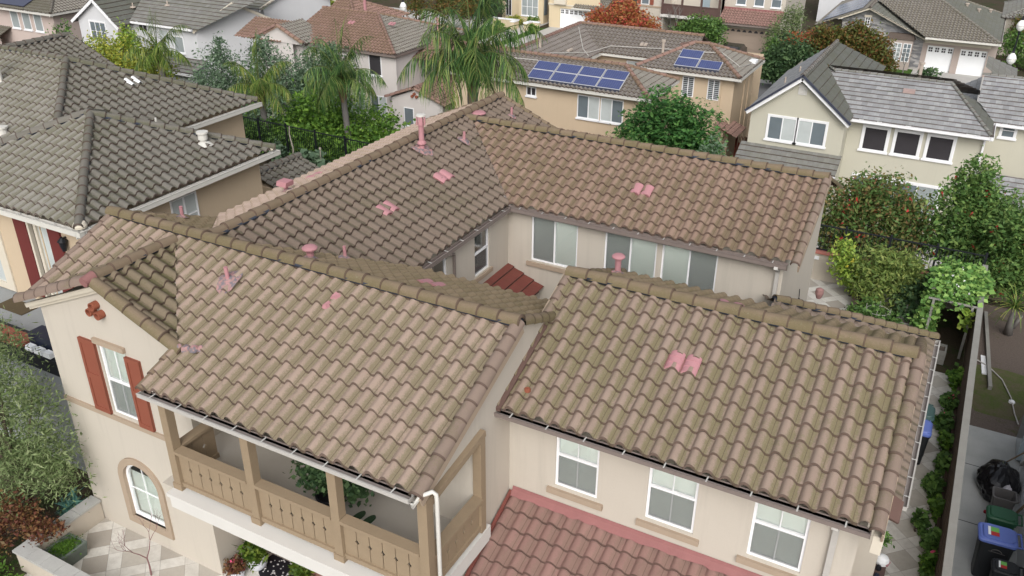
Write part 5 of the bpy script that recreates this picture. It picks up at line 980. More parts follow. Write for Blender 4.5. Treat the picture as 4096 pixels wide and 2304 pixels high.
Wk = WF((-21.4, 79.6), (-16.4, 79.6)); wall(mb, Wk, GZ, -1.0, [(.35, 4.5, GZ, -1.42)], .2); mb.face([(-21.4, 80.9, GZ), (-21.4, 79.6, GZ), (-21.4, 79.6, -1), (-21.4, 80.9, -1)]); mb.build('stucco_wall', MATS['stucco_main'], BH)
gdoor(BH, Wk, .35, 4.5, GZ, -1.42, 'door_taupe', 8, True)
roof('rosy red roof above the garage', [((-21.6, 79.0), (1, 0), .5, [[(-21.6, 79.0), (-16.2, 79.0), (-16.2, 80.9), (-21.6, 80.9)]], -.98)], 'tile_garage', parent=BH, **kfr); gutter((-21.6, 78.9, -.98), (-16.2, 78.9, -.98), (0, -1), BH, MATS['gutter_taupe'], w=.14, h=.14)
mb = MB(); Wh.blk(mb, 0, 5.4, -.05, .12, -.05, 0); mb.build('roof_flashing', MATS['flash_red'], BH)
for a in (1.1, 2.7, 4.2): fwin(BH, Wh, (a, a+.78, .42, 1.7), pane='pane_grey', rows=2)
fwin(BH, Wd, (.45, 1.12, -.15, 1.2), pane='pane_grey', rows=2, sill=False); mb = MB(); Wd.blk(mb, 1.25, 1.6, -.2, 1.3, -.06, 0); mb.build('shutter', MATS['shutter_rust'], BH); mb = MB(); Wd.blk(mb, 0, .32, -.2, 1.3, -.06, 0); mb.build('shutter', MATS['shutter_rust'], BH)
mb = MB(); Wd.blk(mb, 0, 2.65, -.42, -.28, -.06, 0); mb.build('trim_band', MATS['trim_tan'], BH)
mb = MB(); mb.prism([Wd.P(.95+math.cos(math.pi*q/10)*.48, -1.75+math.sin(math.pi*q/10)*.55, -.04) for q in range(11)]+[Wd.P(.47, -3., -.04), Wd.P(1.43, -3., -.04)], (0, .06, 0)); mb.build('arch_surround', MATS['trim_tan'], BH)
mb = MB(); mb.prism([Wd.P(.95+math.cos(math.pi*q/10)*.34, -1.75+math.sin(math.pi*q/10)*.40, -.06) for q in range(11)]+[Wd.P(.61, -2.85, -.06), Wd.P(1.29, -2.85, -.06)], (0, .05, 0)); mb.build('pane', MATS['pane_grey'], BH)
mb = MB(); mb.box(-27.2, -21.6, 79.7, 82, -1.12, -.88); mb.build('balcony_slab', MATS['white_trim'], BH)
mb = MB(); mb.box(-27.1, -21.65, 79.78, 79.86, -.85, -.02); mb.box(-27.15, -21.6, 79.74, 79.90, -.02, .06); mb.build('railing_panel', MATS['wood_dark'], BH)
for x in (-27.05, -25.2, -23.4, -21.75): mb = MB(); mb.box(x-.08, x+.08, 79.7, 79.88, -.88, 2.); mb.build('balcony_post', MATS['wood_dark'], BH)
mb = MB(); We_.blk(mb, 3.0, 3.7, -.8, 1.1, -.05, 0); mb.build('balcony_door', MATS['pane_blue'], BH)
mb = MB(); We_.blk(mb, .6, 1.5, GZ, -1.95, -.05, 0); mb.build('front_door', MATS['door_bright'], BH)
# cream house with white garage
CH = thing('cream_house', 'yellow cream house at top centre with a wide white garage door and bay windows', 'house', (-38., 85., GZ))
mb = MB(); Wz = WF((-40.2, 83), (-34.6, 83)); wall(mb, Wz, GZ, 2.5, [(1.2, 5.2, GZ, -1.88)], .25); Wz2 = WF((-46.5, 84.5), (-42.5, 84.5)); wall(mb, Wz2, GZ, 2.5); Wz3 = WF((-44.2, 83.9), (-41.3, 83.9)); wall(mb, Wz3, GZ, -.9); mb.face([(-41.3, 83.9, GZ), (-41.3, 85, GZ), (-41.3, 85, -.9), (-41.3, 83.9, -.9)]); mb.face([(-40.2, 86, GZ), (-40.2, 83, GZ), (-40.2, 83, 2.5), (-40.2, 86, 2.5)]); mb.face([(-42.5, 86, GZ), (-40.2, 86, GZ), (-40.2, 86, 2.5), (-42.5, 86, 2.5)]); mb.build('stucco_wall', MATS['stucco_yellow'], CH)
gdoor(CH, Wz, 1.2, 5.2, GZ, -1.88, 'stucco_white', 8); mb = MB(); Wz.blk(mb, -.1, 3.0, -1.62, -1.48, -.08, 0); mb.build('trim_band', MATS['cream_trim'], CH)
mb = MB(); mb.box(-39.5, -38.2, 82.6, 83, -1.45, -.8); mb.build('window_balcony', MATS['cream_trim'], CH)
roof('grey tile roof above the white garage', [((-37.3, 82.4), (1, 0), .45, [[(-37.3, 82.4), (-33.8, 82.4), (-33.8, 85.4), (-37.3, 85.4)]], -1.62)], 'tile_stone', parent=CH, **kfr); gutter((-37.4, 82.3, -1.62), (-33.8, 82.3, -1.62), (0, -1), CH, MATS['gutter_white'], w=.14, h=.14)
fwin(CH, Wz3, (.40, 2.25, -3.1, -1.35), cols=3, rows=2, pane='pane_pale'); mb = MB(); mb.box(-41.32, -41.24, 84.05, 84.75, -3.0, -1.4); mb.build('side_window', MATS['pane_grey'], CH); fwin(CH, Wz2, (.5, 1.1, -3.4, -1.0), cols=2, pane='pane_dark', sill=False)
mb = MB(); mb.box(-40.5, -40.2, 84.4, 86, GZ, .5); mb.build('brick_facing', MATS['brick_wall'], CH)
gw = thing('garden_wall', 'low cream garden wall with white caps in front of the bay windows', 'wall', (-42., 81., GZ))
for x0, x1, y0, y1 in ((-45.5, -42.6, 80.6, 80.9), (-41.3, -40.2, 80.6, 80.9), (-42.9, -42.5, 79.7, 80.6), (-41.4, -41.0, 79.7, 80.6)):
    mb = MB(); mb.box(x0, x1, y0, y1, GZ, GZ+.75); mb.build('wall_section', MATS['stucco_yellow'], gw); mb = MB(); mb.box(x0-.06, x1+.06, y0-.06, y1+.06, GZ+.75, GZ+.84); mb.build('coping', MATS['stucco_white'], gw)
# brown house at the top left corner
RH = thing('rose_house', 'dusty rose stucco house at the top left corner with a dark solar panel', 'house', (-67, 46, GZ))
rr1 = hiproof(RH, -76, -62.3, 42.9, 51.0, ZE, .42, ('tile_NB', 'tile_stone'), True, (0, 1), 'tile_NB', .27, .31)
simple_wall(RH, [(-76, 43.4, -62.8, 43.4, GZ, ZE), (-62.8, 43.4, -62.8, 51, GZ, ZE)], 'stucco_rose'); gutter((-76, 42.8, ZE), (-62.2, 42.8, ZE), (0, -1), RH, MATS['gutter_white'], w=.16, h=.14); gutter((-62.2, 42.8, ZE), (-62.2, 51, ZE), (1, 0), RH, MATS['gutter_white'], w=.16, h=.14)
Wy = WF((-76, 43.4), (-62.8, 43.4))
for a in (8.1, 9.5, 10.9): fwin(RH, Wy, (a, a+.85, .12, 1.3), pane='pane_pale')
mb = MB(); z = lambda y: ZE+.42*(y-42.9)+.15; mb.hexa([(-70.5, 43.1, z(43.1)), (-65.6, 43.1, z(43.1)), (-65.6, 45.6, z(45.6)), (-70.5, 45.6, z(45.6)), (-70.5, 43.1, z(43.1)+.05), (-65.6, 43.1, z(43.1)+.05), (-65.6, 45.6, z(45.6)+.05), (-70.5, 45.6, z(45.6)+.05)]); tag(mb.build('solar_array', MATS['solar_dark'], None), 'dark solar panel on the roof at the top left corner', 'solar array')
mb = MB(); mb.box(-68.0, -65.6, 43.0, 43.4, -1.35, -1.2); mb.box(-68, -65.6, 43.0, 43.06, -2.0, -1.35); mb.build('awning', MATS['white_trim'], RH)
simple_wall(RH, [(-71, 42.4, -68.4, 42.4, GZ, -.3)], 'stucco_rose'); roof(None, [((-72, 41.9), (1, 0), .42, [[(-72, 41.9), (-68.2, 41.9), (-68.2, 43.4), (-72, 43.4)]], -.6)], 'tile_NB', parent=RH, **kfr)
# pale grey house at top left
LH = thing('grey_white_house', 'pale grey stucco house at top left with white gables and streaked flat tile roof', 'house', (-54, 47, GZ))
ko = dict(kind='flat', far=True, p=.30, e=.36, lip=.05)
def gable_front(house, x0, x1, xp, y, z0, zp, wallmat, board='frame_white'):
    mb = MB(); mb.face([(x0, y, GZ), (x1, y, GZ), (x1, y, z0), (xp, y, zp), (x0, y, z0)]); mb.build('gable_wall', MATS[wallmat], house)
    mb = MB(); s0 = (zp-z0)/(xp-x0); s1 = (zp-z0)/(x1-xp); e = .45
    mb.bar((xp, y-.28, zp+.0), (x0-e, y-.28, z0-s0*e), .06, .2); mb.bar((xp, y-.28, zp), (x1+e, y-.28, z0-s1*e), .06, .2); mb.build('bargeboard', MATS[board], house)
gable_front(LH, -59.9, -55.8, -57.6, 43.4, 1.55, 3.0, 'stucco_blue')
roof(None, [((-60.4, 52), (0, -1), .70, [[(-60.4, 50), (-60.4, 43.1), (-57.6, 43.1), (-57.6, 50)]], 1.2)], 'shingle_grey', parent=LH, **ko); roof(None, [((-55.4, 43), (0, 1), .72, [[(-55.4, 43.1), (-55.4, 44.8), (-57.6, 49.5), (-57.6, 43.1)]], 1.38)], 'shingle_moss', parent=LH, **ko)
rl = roof('long streaked flat tile roof', [((-56.2, 44.3), (1, 0), .50, [[(-55.4, 44.3), (-48.6, 44.3), (-46.2, 47.4), (-46.2, 49.0), (-57.6, 49.0)]], 1.6)], 'shingle_old', parent=LH, **ko)
roof(None, [((-40, 54), (-1, 0), .5, [[(-47.0, 51.2), (-57.6, 51.2), (-57.6, 49.0), (-47.0, 49.0)]], 1.6)], 'shingle_old', parent=LH, **ko)
mb = MB(); mb.face([(-57, 44.7, GZ), (-49.3, 44.7, GZ), (-49.3, 44.7, 1.6), (-57, 44.7, 1.6)]); mb.build('stucco_wall', MATS['stucco_blue'], LH)
mb = MB(); mb.face([(-49.3, 44.7, GZ), (-46.8, 49.6, GZ), (-46.8, 49.6, 1.5), (-48.0, 47.3, 3.0), (-49.3, 44.7, 1.5)]); mb.build('gable_wall', MATS['stucco_blue'], LH)
mb = MB(); mb.bar((-47.9, 47.2, 3.05), (-49.3, 44.4, 1.35), .08, .2); mb.bar((-47.9, 47.2, 3.05), (-46.5, 50, 1.4), .08, .2); mb.build('bargeboard', MATS['cream_trim'], LH)
gutter((-55.3, 44.2, 1.6), (-49.2, 44.2, 1.6), (0, -1), LH, MATS['frame_white'], w=.14, h=.14)
Wl1 = WF((-59.9, 43.4), (-55.8, 43.4)); fwin(LH, Wl1, (1.25, 2.85, .1, 1.4), cols=3, rows=2, pane='pane_grey', trim=.06, sill=False); Wl2 = WF((-57, 44.7), (-49.3, 44.7)); fwin(LH, Wl2, (2.0, 2.8, .9, 1.3), cols=2, pane='pane_dark', sill=False); fwin(LH, Wl2, (4.0, 4.9, -.2, 1.15), pane='pane_sheer'); fwin(LH, Wl2, (5.4, 6.3, -.25, .8), pane='pane_pale')
roof(None, [((-54, 43.2), (1, 0), .4, [[(-54, 43.2), (-48.5, 43.2), (-48.5, 44.7), (-54, 44.7)]], -1.25)], 'shingle_old', parent=LH, **ko); gutter((-54, 43.1, -1.3), (-48.5, 43.1, -1.3), (0, -1), LH, MATS['frame_white'], w=.14, h=.14); Wl3 = WF((-54, 43.5), (-48.6, 43.5)); mb = MB(); wall(mb, Wl3, GZ, -1.25); mb.build('porch_wall', MATS['stucco_blue'], LH); fwin(LH, Wl3, (1.8, 2.6, -3.2, -1.6), pane='pane_sheer'); fwin(LH, Wl3, (3.2, 4.9, -3.2, -1.6), pane='pane_sheer', cols=2)
mb = MB(); mb.face([(-55.5, 52.6, GZ), (-50.2, 52.6, GZ), (-50.2, 52.6, 1.6), (-55.5, 52.6, 1.6)]); mb.build('stucco_wall', MATS['stucco_blue'], LH); mb = MB(); mb.face([(-50.2, 52.6, GZ), (-48.4, 58.5, GZ), (-48.4, 58.5, 1.7), (-49.2, 55.4, 3.2), (-50.2, 52.6, 1.6)]); mb.build('stucco_wall', MATS['stucco_blue'], LH)
rl2 = roof(None, [((-56, 52.0), (1, 0), .42, [[(-55.2, 52.0), (-50.0, 52.0), (-48.8, 55.6), (-60, 58), (-62, 58)]], 1.65)], 'shingle_old', parent=LH, **ko)
mb = MB(); mb.bar((-49.0, 55.3, 3.25), (-50.3, 51.9, 1.5), .1, .2); mb.bar((-49.0, 55.3, 3.25), (-48., 58.7, 1.6), .1, .2); mb.build('bargeboard', MATS['cream_trim'], LH); gutter((-55.3, 51.9, 1.65), (-50., 51.9, 1.65), (0, -1), LH, MATS['frame_white'], w=.14, h=.14)
Wl4 = WF((-55.5, 52.6), (-50.2, 52.6)); fwin(LH, Wl4, (3.1, 3.9, -.7, 1.1), rows=2, pane='pane_grey', trim=.06)
roof(None, [((-54, 56), (1, 0), .4, [[(-53.2, 56.5), (-48.5, 56.5), (-49.5, 58.8), (-53.2, 58.8)]], -1.1)], 'shingle_grey', parent=LH, **ko)
for x, y in ((-56.4, 45.6), (-53.4, 46.2)): z = 1.6+.5*(y-44.3); mb = MB(); mb.lathe((x, y, z), [(.22, .0), (.2, .08), (.05, .1), (.04, .35)], 9); mb.build('vent_pipe', MATS['pipe_tan'], LH)
# far houses glimpsed between the trees
def farhouse(x, y, w, d, h, wm, rm, label):
    t = thing('far_house', label, 'house', (x, y, GZ)); hiproof(t, x-w/2, x+w/2, y-d/2, y+d/2, GZ+h, .42, (rm, rm), True, (1, 1), rm, .3, .34, r=.1)
    simple_wall(t, [(x-w/2+.4, y-d/2+.4, x+w/2-.4, y-d/2+.4, GZ, GZ+h), (x+w/2-.4, y-d/2+.4, x+w/2-.4, y+d/2-.4, GZ, GZ+h)], wm)
    W = WF((x-w/2+.4, y-d/2+.4), (x+w/2-.4, y-d/2+.4))
    for k in range(3): fwin(t, W, (1+k*w/3.4, 2.1+k*w/3.4, GZ+h-2.0, GZ+h-.7), pane='pane_grey')
    return t
farhouse(-63, 96, 12, 9, 5.4, 'stucco_main', 'tile_stone', 'beige far house beyond the street lamp at the top')
farhouse(5.2, 96, 9, 9, 3.3, 'stucco_main', 'shingle_old', 'far house with grey flat tile roof at the top right corner')
farhouse(-11, 104, 12, 9, 5.2, 'stucco_blue', 'shingle_old', 'far pale house behind the stone gabled house')
# ------------------------------------------------------------------ vegetation
leafmat('leaf_green', [(.018, .040, .012), (.045, .090, .022), (.085, .145, .035)]); leafmat('leaf_dark', [(.012, .026, .012), (.028, .055, .022), (.055, .088, .036)]); leafmat('leaf_hedge', [(.022, .052, .010), (.050, .105, .016), (.105, .175, .028)])
leafmat('leaf_olive', [(.030, .048, .018), (.075, .105, .040), (.14, .165, .085)]); leafmat('leaf_greygreen', [(.035, .060, .036), (.062, .098, .058), (.105, .145, .095)]); leafmat('leaf_jac', [(.012, .040, .012), (.028, .078, .020), (.060, .125, .032)])
leafmat('leaf_autumn', [(.075, .022, .012), (.085, .050, .014), (.048, .060, .014), (.036, .055, .014), (.065, .06, .016), (.11, .045, .02)]); leafmat('leaf_redmaple', [(.17, .022, .022), (.23, .052, .036), (.21, .080, .028), (.125, .085, .024), (.25, .095, .06)])
leafmat('leaf_toyon', [(.022, .050, .014), (.052, .100, .026), (.105, .150, .042)]); leafmat('leaf_toyonred', [(.022, .050, .014), (.048, .088, .024), (.085, .095, .030), (.115, .055, .030)])
leafmat('leaf_lime', [(.06, .11, .02), (.12, .18, .03), (.22, .26, .05)]); leafmat('leaf_willow', [(.045, .075, .02), (.085, .12, .030), (.15, .17, .05)]); leafmat('leaf_vine', [(.035, .085, .022), (.075, .15, .035), (.17, .25, .07)])
leafmat('leaf_yellowgreen', [(.06, .09, .015), (.12, .15, .025), (.24, .21, .03)]); leafmat('leaf_rust', [(.035, .014, .012), (.07, .025, .016), (.10, .055, .022), (.045, .038, .018)]); leafmat('leaf_purple', [(.02, .014, .024), (.045, .03, .05), (.07, .05, .07)])
leafmat('palm_leaf', [(.006, .020, .006), (.018, .045, .012), (.050, .092, .022), (.105, .130, .040), (.13, .11, .03)], .2); leafmat('palm_leaf_bright', [(.010, .028, .005), (.030, .062, .012), (.075, .115, .022), (.125, .14, .035), (.15, .13, .04)], .2)
leafmat('berry', [(.20, .012, .012), (.32, .03, .03)], 0); leafmat('lemon', [(.45, .42, .05), (.60, .55, .10)], 0); leafmat('flower_white', [(.7, .7, .66), (.85, .85, .82)], .2); leafmat('flower_pink', [(.5, .04, .10), (.6, .10, .2)], .2)
leafmat('grass_leaf', [(.018, .045, .006), (.036, .078, .010), (.062, .11, .016)]); leafmat('fern_leaf', [(.016, .034, .005), (.038, .068, .008), (.085, .105, .016)]); leafmat('dry_frond', [(.12, .075, .03), (.20, .14, .06)], .2)
plain('bark', (.085, .065, .05), .95, .3, 9, 40, .6); plain('bark_grey', (.17, .16, .15), .95, .2, 9, 40, .5); plain('palm_bark', (.165, .155, .15), .95, .22, 6, 40, .6); plain('palm_boot', (.20, .135, .08), .95, .3, 9, 40, .5); plain('twig', (.16, .11, .10), .9, .2, 9, 40, 0)
def leafmesh(name, C, size, mat, parent, elong=1.8, up=.35, dirs=None, hang=0., sizev=.35):
    """one diamond leaf per centre"""
    n = len(C); N = NR.normal(size=(n, 3)); N[:, 2] = np.abs(N[:, 2])*1.0+up; N /= np.linalg.norm(N, axis=1)[:, None]
    A = NR.normal(size=(n, 3)) if dirs is None else dirs+NR.normal(size=(n, 3))*.25
    A[:, 2] -= hang; A -= N*(A*N).sum(1)[:, None]; A /= (np.linalg.norm(A, axis=1)[:, None]+1e-9); B = np.cross(N, A)
    s = size*(1+sizev*NR.normal(size=n)).clip(.4, 2.)[:, None]; w_ = s/elong
    V = np.stack([C-A*s*.5, C+B*w_*.5+A*s*.05, C+A*s*.5, C-B*w_*.5+A*s*.05], 1).reshape(-1, 3)
    off = np.array(ROOT[parent.name]) if parent is not None else 0
    me = bpy.data.meshes.new(name); me.vertices.add(4*n); me.vertices.foreach_set('co', (V-off).astype(np.float32).ravel())
    me.loops.add(4*n); me.loops.foreach_set('vertex_index', np.arange(4*n, dtype=np.int32)); me.polygons.add(n); me.polygons.foreach_set('loop_start', np.arange(0, 4*n, 4, dtype=np.int32))
    ul = me.uv_layers.new(name='UVMap'); r_ = NR.random(n); uv = np.repeat(np.stack([r_, np.zeros(n)], 1), 4, 0); ul.data.foreach_set('uv', uv.astype(np.float32).ravel())
    me.materials.append(MATS[mat]); me.update(); me.validate()
    o = bpy.data.objects.new(name, me); COL.objects.link(o)
    if parent is not None: o.parent = parent; ROOT[o.name] = Vector(off)
    else: ROOT[o.name] = Vector((0, 0, 0))
    return o
def blob(blobs, n, k=14, sig=.16, shell=.45):
    """clumped points through ellipsoids (cx,cy,cz,rx,ry,rz[,weight])"""
    w_ = np.array([(b[3]*b[4]*b[5])**.67*(b[6] if len(b) > 6 else 1) for b in blobs]); w_ /= w_.sum(); out = []
    for b, q in zip(blobs, w_):
        m = max(3, int(n*q/k)); D = NR.normal(size=(m, 3)); D /= np.linalg.norm(D, axis=1)[:, None]; rr = NR.random(m)**shell
        ctr = D*rr[:, None]; sg = sig*(.6+.8*NR.random(m))
        P_ = np.repeat(ctr, k, 0)+NR.normal(size=(m*k, 3))*np.repeat(sg, k)[:, None]
        out.append(P_*np.array(b[3:6])+np.array(b[:3]))
    return np.concatenate(out)
def limbs(t, base, tops, r=.12, mat='bark', lean=0):
    mb = MB(); b = Vector(base)
    zf = min(q[2] for q in tops); fork = Vector((b.x, b.y, b.z+(zf-b.z)*.45))
    mb.tube([b-Vector((0, 0, .15)), b+(fork-b)*.5+Vector((rng.uniform(-.08, .08), rng.uniform(-.08, .08), 0)), fork], [r*1.25, r, r*.8], 8)
    for q in tops:
        q = Vector(q); m_ = (fork+q)/2+Vector((rng.uniform(-.2, .2), rng.uniform(-.2, .2), .1)); mb.tube([fork, m_, q], [r*.6, r*.38, r*.12], 6)
    return mb.build('trunk', MATS[mat], t, True)
def tree(name, label, cat, base, blobs, n, size, mat, r=.1, group=None, elong=1.8, k=14, sig=.16, shell=.45, bark='bark', up=.35, extra=None, hang=0.):
    t = thing(name, label, cat, base, group)
    limbs(t, base, [(b[0], b[1], b[2]) for b in blobs[:8]], r, bark)
    leafmesh('crown', blob(blobs, n, k, sig, shell), size, mat, t, elong, up, None, hang)
    for (nm, cnt, sz, m2) in (extra or []):
        C = blob(blobs, cnt, 7, .05, .12); leafmesh(nm, C, sz, m2, t, 1.1)
    return t
def B_(x, y, z, r, rz=None, w_=1): return (x, y, z, r, r, rz or r, w_)
# ---- palms
def palm(label, base, top, L, nf, seed, mat='palm_leaf', r=.15, droop=1.0):
    rr = random.Random(seed); t = thing('palm_tree', label, 'palm tree', base, 'queen palms behind the houses'); b = Vector(base); c = Vector(top)
    mb = MB(); k = 14; pts = [b+(c-b)*(i/k)+Vector((math.sin(i*.5)*.02, 0, 0)) for i in range(k+1)]
    mb.tube(pts, [r*(1.2-.35*i/k+.03*(i % 2)) for i in range(k+1)], 12); mb.build('trunk', MATS['palm_bark'], t, True)
    mb = MB()
    for i in range(12):
        a = i*2.4; h = -.1-.06*i; mb.bar(c+Vector((math.cos(a)*r*.7, math.sin(a)*r*.7, h-.25)), c+Vector((math.cos(a)*r*1.5, math.sin(a)*r*1.5, h+.35)), r*.9, r*.35, 0, (math.cos(a), math.sin(a), .2))
    mb.build('leaf_bases', MATS['palm_boot'], t)
    C = []; D = []; S = []; mr = MB()
    for i in range(nf):
        az = i*2.39996+rr.uniform(-.25, .25); q = i/(nf-1); el = R(84-88*q**.9)+rr.uniform(-.12, .12); ln = L*(1.05-.28*q)*rr.uniform(.88, 1.1)
        p = c+Vector((0, 0, .15)); v = Vector((math.cos(az)*math.cos(el), math.sin(az)*math.cos(el), math.sin(el))); m = 16; path = [p.copy()]; st = ln/m; tw = rr.uniform(-.3, .3)
        for j in range(m):
            p = p+v*st; v = (v+Vector((0, 0, -1))*(.030+.0125*j*droop)*(1.0+.5*(1-abs(v.z)))).normalized(); path.append(p.copy())
        mr.tube(path, [.035*(1-.85*j/m) for j in range(m+1)], 5)
        for j in range(2, m+1):
            d = (path[j]-path[j-1]).normalized(); sd = d.cross(Vector((0, 0, 1)))
            if sd.length < .05: sd = Vector((math.sin(az), -math.cos(az), 0))
            sd.normalize(); f = j/m; ll = L*.31*math.sin(math.pi*min(1, .18+.80*f))**.7*(1 if f < .93 else .6)
            for s_ in (-1, 1):
                for g_ in range(4):
                    if rr.random() < .14: continue
                    o = path[j-1].lerp(path[j], g_/4+rr.uniform(0, .2))
                    lv = (sd*s_*rr.uniform(.35, 1.0)+d*rr.uniform(.2, .6)+Vector((0, 0, -.38-.40*rr.random()-.35*f))).normalized(); l2 = ll*rr.uniform(.5, 1.15)
                    C.append((o, lv, l2, rr.random()**1.5*.75+.25*q*rr.random()+.10*f))
    mr.build('frond_stems', MATS['palm_stem'], t, True)
    mb = MB()
    for o, lv, l2, cc in C:
        sdv = lv.cross(Vector((0, 0, 1))).normalized()*(l2*.016+.006); mid = o+lv*l2*.55; tip = o+lv*l2*.92+Vector((0, 0, -l2*.42)); u = [(min(.99, cc), 0)]*4
        mb.face([o-sdv*.5, o+sdv*.5, mid+sdv, mid-sdv], 0, u); mb.face([mid-sdv, mid+sdv, tip], 0, u[:3])
    mb.build('fronds', MATS[mat], t)
    return t
plain('palm_stem', (.10, .13, .04), .7, .2, 5, 40, 0)
palm('queen palm with a tall smooth grey trunk in front of the pale pink house', (-26.4, 32.5, gz(0, 32.5)-.1), (-26.45, 32.3, 3.45), 3.1, 18, 3)
palm('bright green queen palm with a grey trunk beside the dark hedge', (-30.6, 31.3, gz(0, 31.3)-.1), (-30.75, 31.3, 2.75), 2.6, 14, 5, 'palm_leaf_bright', .15, .8)
palm('pale queen palm between the left hedge and the grey white house', (-44.6, 37.5, GZ), (-44.9, 37.5, 1.6), 2.9, 14, 8, 'palm_leaf_bright', .18, .9)
palm('largest queen palm, its crown cut by the top edge behind the ridge', (-16.6, 28.0, 0), (-16.7, 28.0, 6.3), 3.5, 24, 9, 'palm_leaf', .21, .95)
dt = MB(); 
for i in range(26):
    a = rng.uniform(0, 6.28); x = -16.6+math.cos(a)*.45; y = 28+math.sin(a)*.45; dt.tube([(x, y, 5.9), (x+math.cos(a)*.35, y+math.sin(a)*.35, 5.2), (x+math.cos(a)*.3, y+math.sin(a)*.3, 4.2)], [.02, .015, .004], 4)
tag(dt.build('seed_stalks', MATS['dry_skin'] if 'dry_skin' in MATS else MATS['palm_boot'], None), 'brown hanging seed stalks below the crown of the largest palm', 'seed stalks')
# ---- hedges and shrubs behind the left neighbour
tree('hedge_shrub', 'clipped dark green hedge behind the black fence, left of the middle palm', 'shrub', (-29.0, 33, gz(0, 33)), [B_(-29.8, 33, .6, 1.3, 1.6), B_(-28.5, 33.2, 1.3, 1.4, 1.6), B_(-27.3, 33, .8, 1.4, 1.5), B_(-28.4, 32.0, -.2, 2.0, 1.2), B_(-30.4, 32.2, -.2, 1.3, 1.2)], 13000, .19, 'leaf_hedge', .1, 'green hedge shrubs behind the black fence')
tree('hedge_shrub', 'rounded dark green hedge behind the black fence, right of the middle palm', 'shrub', (-24.6, 33, gz(0, 33)), [B_(-25.6, 33.4, .6, 1.4, 1.5), B_(-24.4, 33.2, .2, 1.4, 1.4), B_(-23.3, 33, -.5, 1.2, 1.2), B_(-24.6, 32.0, -.6, 2.0, 1.2), B_(-26.2, 32.2, .0, 1.3, 1.2)], 11000, .19, 'leaf_hedge', .1, 'green hedge shrubs behind the black fence')
tree('hedge_shrub', 'ragged bare topped shrub at the right end of the hedge', 'shrub', (-22.4, 33, gz(0, 33)), [B_(-22.3, 33, -.6, .8, 1.3), B_(-21.9, 33.2, -1.2, .9, 1.0)], 1500, .15, 'leaf_green', .06, 'green hedge shrubs behind the black fence', k=8)
tree('shrub', 'dense green undergrowth directly behind the black iron fence', 'shrub', (-27.0, 31.2, gz(0, 31.2)), [B_(-30.6, 31.3, .2, 1.1, .9), B_(-29.2, 31.2, .1, 1.1, .9), B_(-27.8, 31.2, .3, 1.1, 1.0), B_(-26.4, 31.2, .1, 1.1, .9), B_(-25.0, 31.2, .2, 1.1, .9), B_(-23.6, 31.2, .0, 1.1, .9), B_(-22.4, 31.4, -.2, .9, .8)], 13000, .18, 'leaf_hedge', .06)
tree('shrub', 'yellow green bush beside the pink porch', 'shrub', (-20.2, 35.5, gz(0, 35.5)), [B_(-20.3, 35.5, -.5, 1.2, 1.2), B_(-19.2, 35.6, -.4, .9, 1.0)], 3000, .16, 'leaf_yellowgreen', .08)
tree('olive_tree', 'soft grey green olive tree between the two left palms', 'tree', (-40.6, 38.2, GZ), [B_(-40.6, 38.2, .7, 1.5, 1.8), B_(-41.6, 38, -.8, 1.5, 1.6), B_(-39.4, 38.2, -.8, 1.6, 1.6), B_(-40.3, 38.2, 2.3, .6, 1.0)], 11000, .18, 'leaf_greygreen', .12, 'grey green olive trees in front of the pale houses', 2.4, bark='bark_grey')
tree('olive_tree', 'dense grey green olive tree behind the second palm, below the pink gable', 'tree', (-36.2, 38.2, GZ), [B_(-36.9, 38.2, 1.4, 1.4, 1.8), B_(-35.4, 38.4, .9, 1.5, 1.8), B_(-36.4, 38, -.6, 1.9, 1.7), B_(-34.4, 38.6, .2, 1.3, 1.6), B_(-36.8, 38.1, 2.8, .7, .8)], 13000, .18, 'leaf_greygreen', .12, 'grey green olive trees in front of the pale houses', 2.4, bark='bark_grey')
tree('olive_tree', 'tall olive tree in front of the left end of the pink house', 'tree', (-34.2, 40.4, GZ), [B_(-34.6, 40.4, 1.6, 1.2, 1.3), B_(-33.4, 40.5, 1.2, 1.2, 1.3), B_(-35.2, 40.4, -.2, 1.4, 1.8), B_(-32.8, 40.6, -.6, 1.3, 1.6), B_(-33.9, 40.4, 2.3, .7, .7)], 10000, .19, 'leaf_greygreen', .12, 'grey green olive trees in front of the pale houses', 2.4, bark='bark_grey')
tree('shrub', 'low dark shrub mass under the olive trees', 'shrub', (-33, 34.8, gz(0, 34.8)), [B_(-33.5, 35, -2.0, 1.8, 1.3), B_(-31.4, 34.6, -1.6, 1.6, 1.4), B_(-35.6, 35.3, -2.4, 1.7, 1.3)], 5000, .18, 'leaf_dark', .08)
tree('tree', 'feathery bright green young tree in front of the rose house', 'tree', (-54.4, 38, GZ), [B_(-54.4, 38, 1.1, 1.1, 1.2), B_(-53.4, 38, .4, 1.4, 1.2), B_(-55.5, 38, .3, 1.3, 1.2), B_(-54.3, 38, 2.1, .5, .8)], 4500, .17, 'leaf_green', .1, elong=2.2)
tree('hedge_shrub', 'tall mixed green hedge behind the far left roof hip, flecked with yellow', 'shrub', (-48.5, 36, GZ), [B_(-51.4, 38, .6, 1.5, 1.4), B_(-49.6, 38, .9, 1.5, 1.4), B_(-47.8, 38, .9, 1.5, 1.5), B_(-46.0, 37.8, .5, 1.4, 1.5), B_(-50, 37.5, -.6, 2.4, 1.4), B_(-46.6, 37.2, -.8, 2.4, 1.4)], 14000, .18, 'leaf_yellowgreen', .12)
tree('shrub', 'tall yellowing stem cluster rising from the left hedge', 'shrub', (-47.6, 36.4, GZ), [B_(-48.4, 38, 2.3, .5, .9), B_(-47.7, 38, 2.0, .45, .7)], 800, .16, 'leaf_lime', .05)
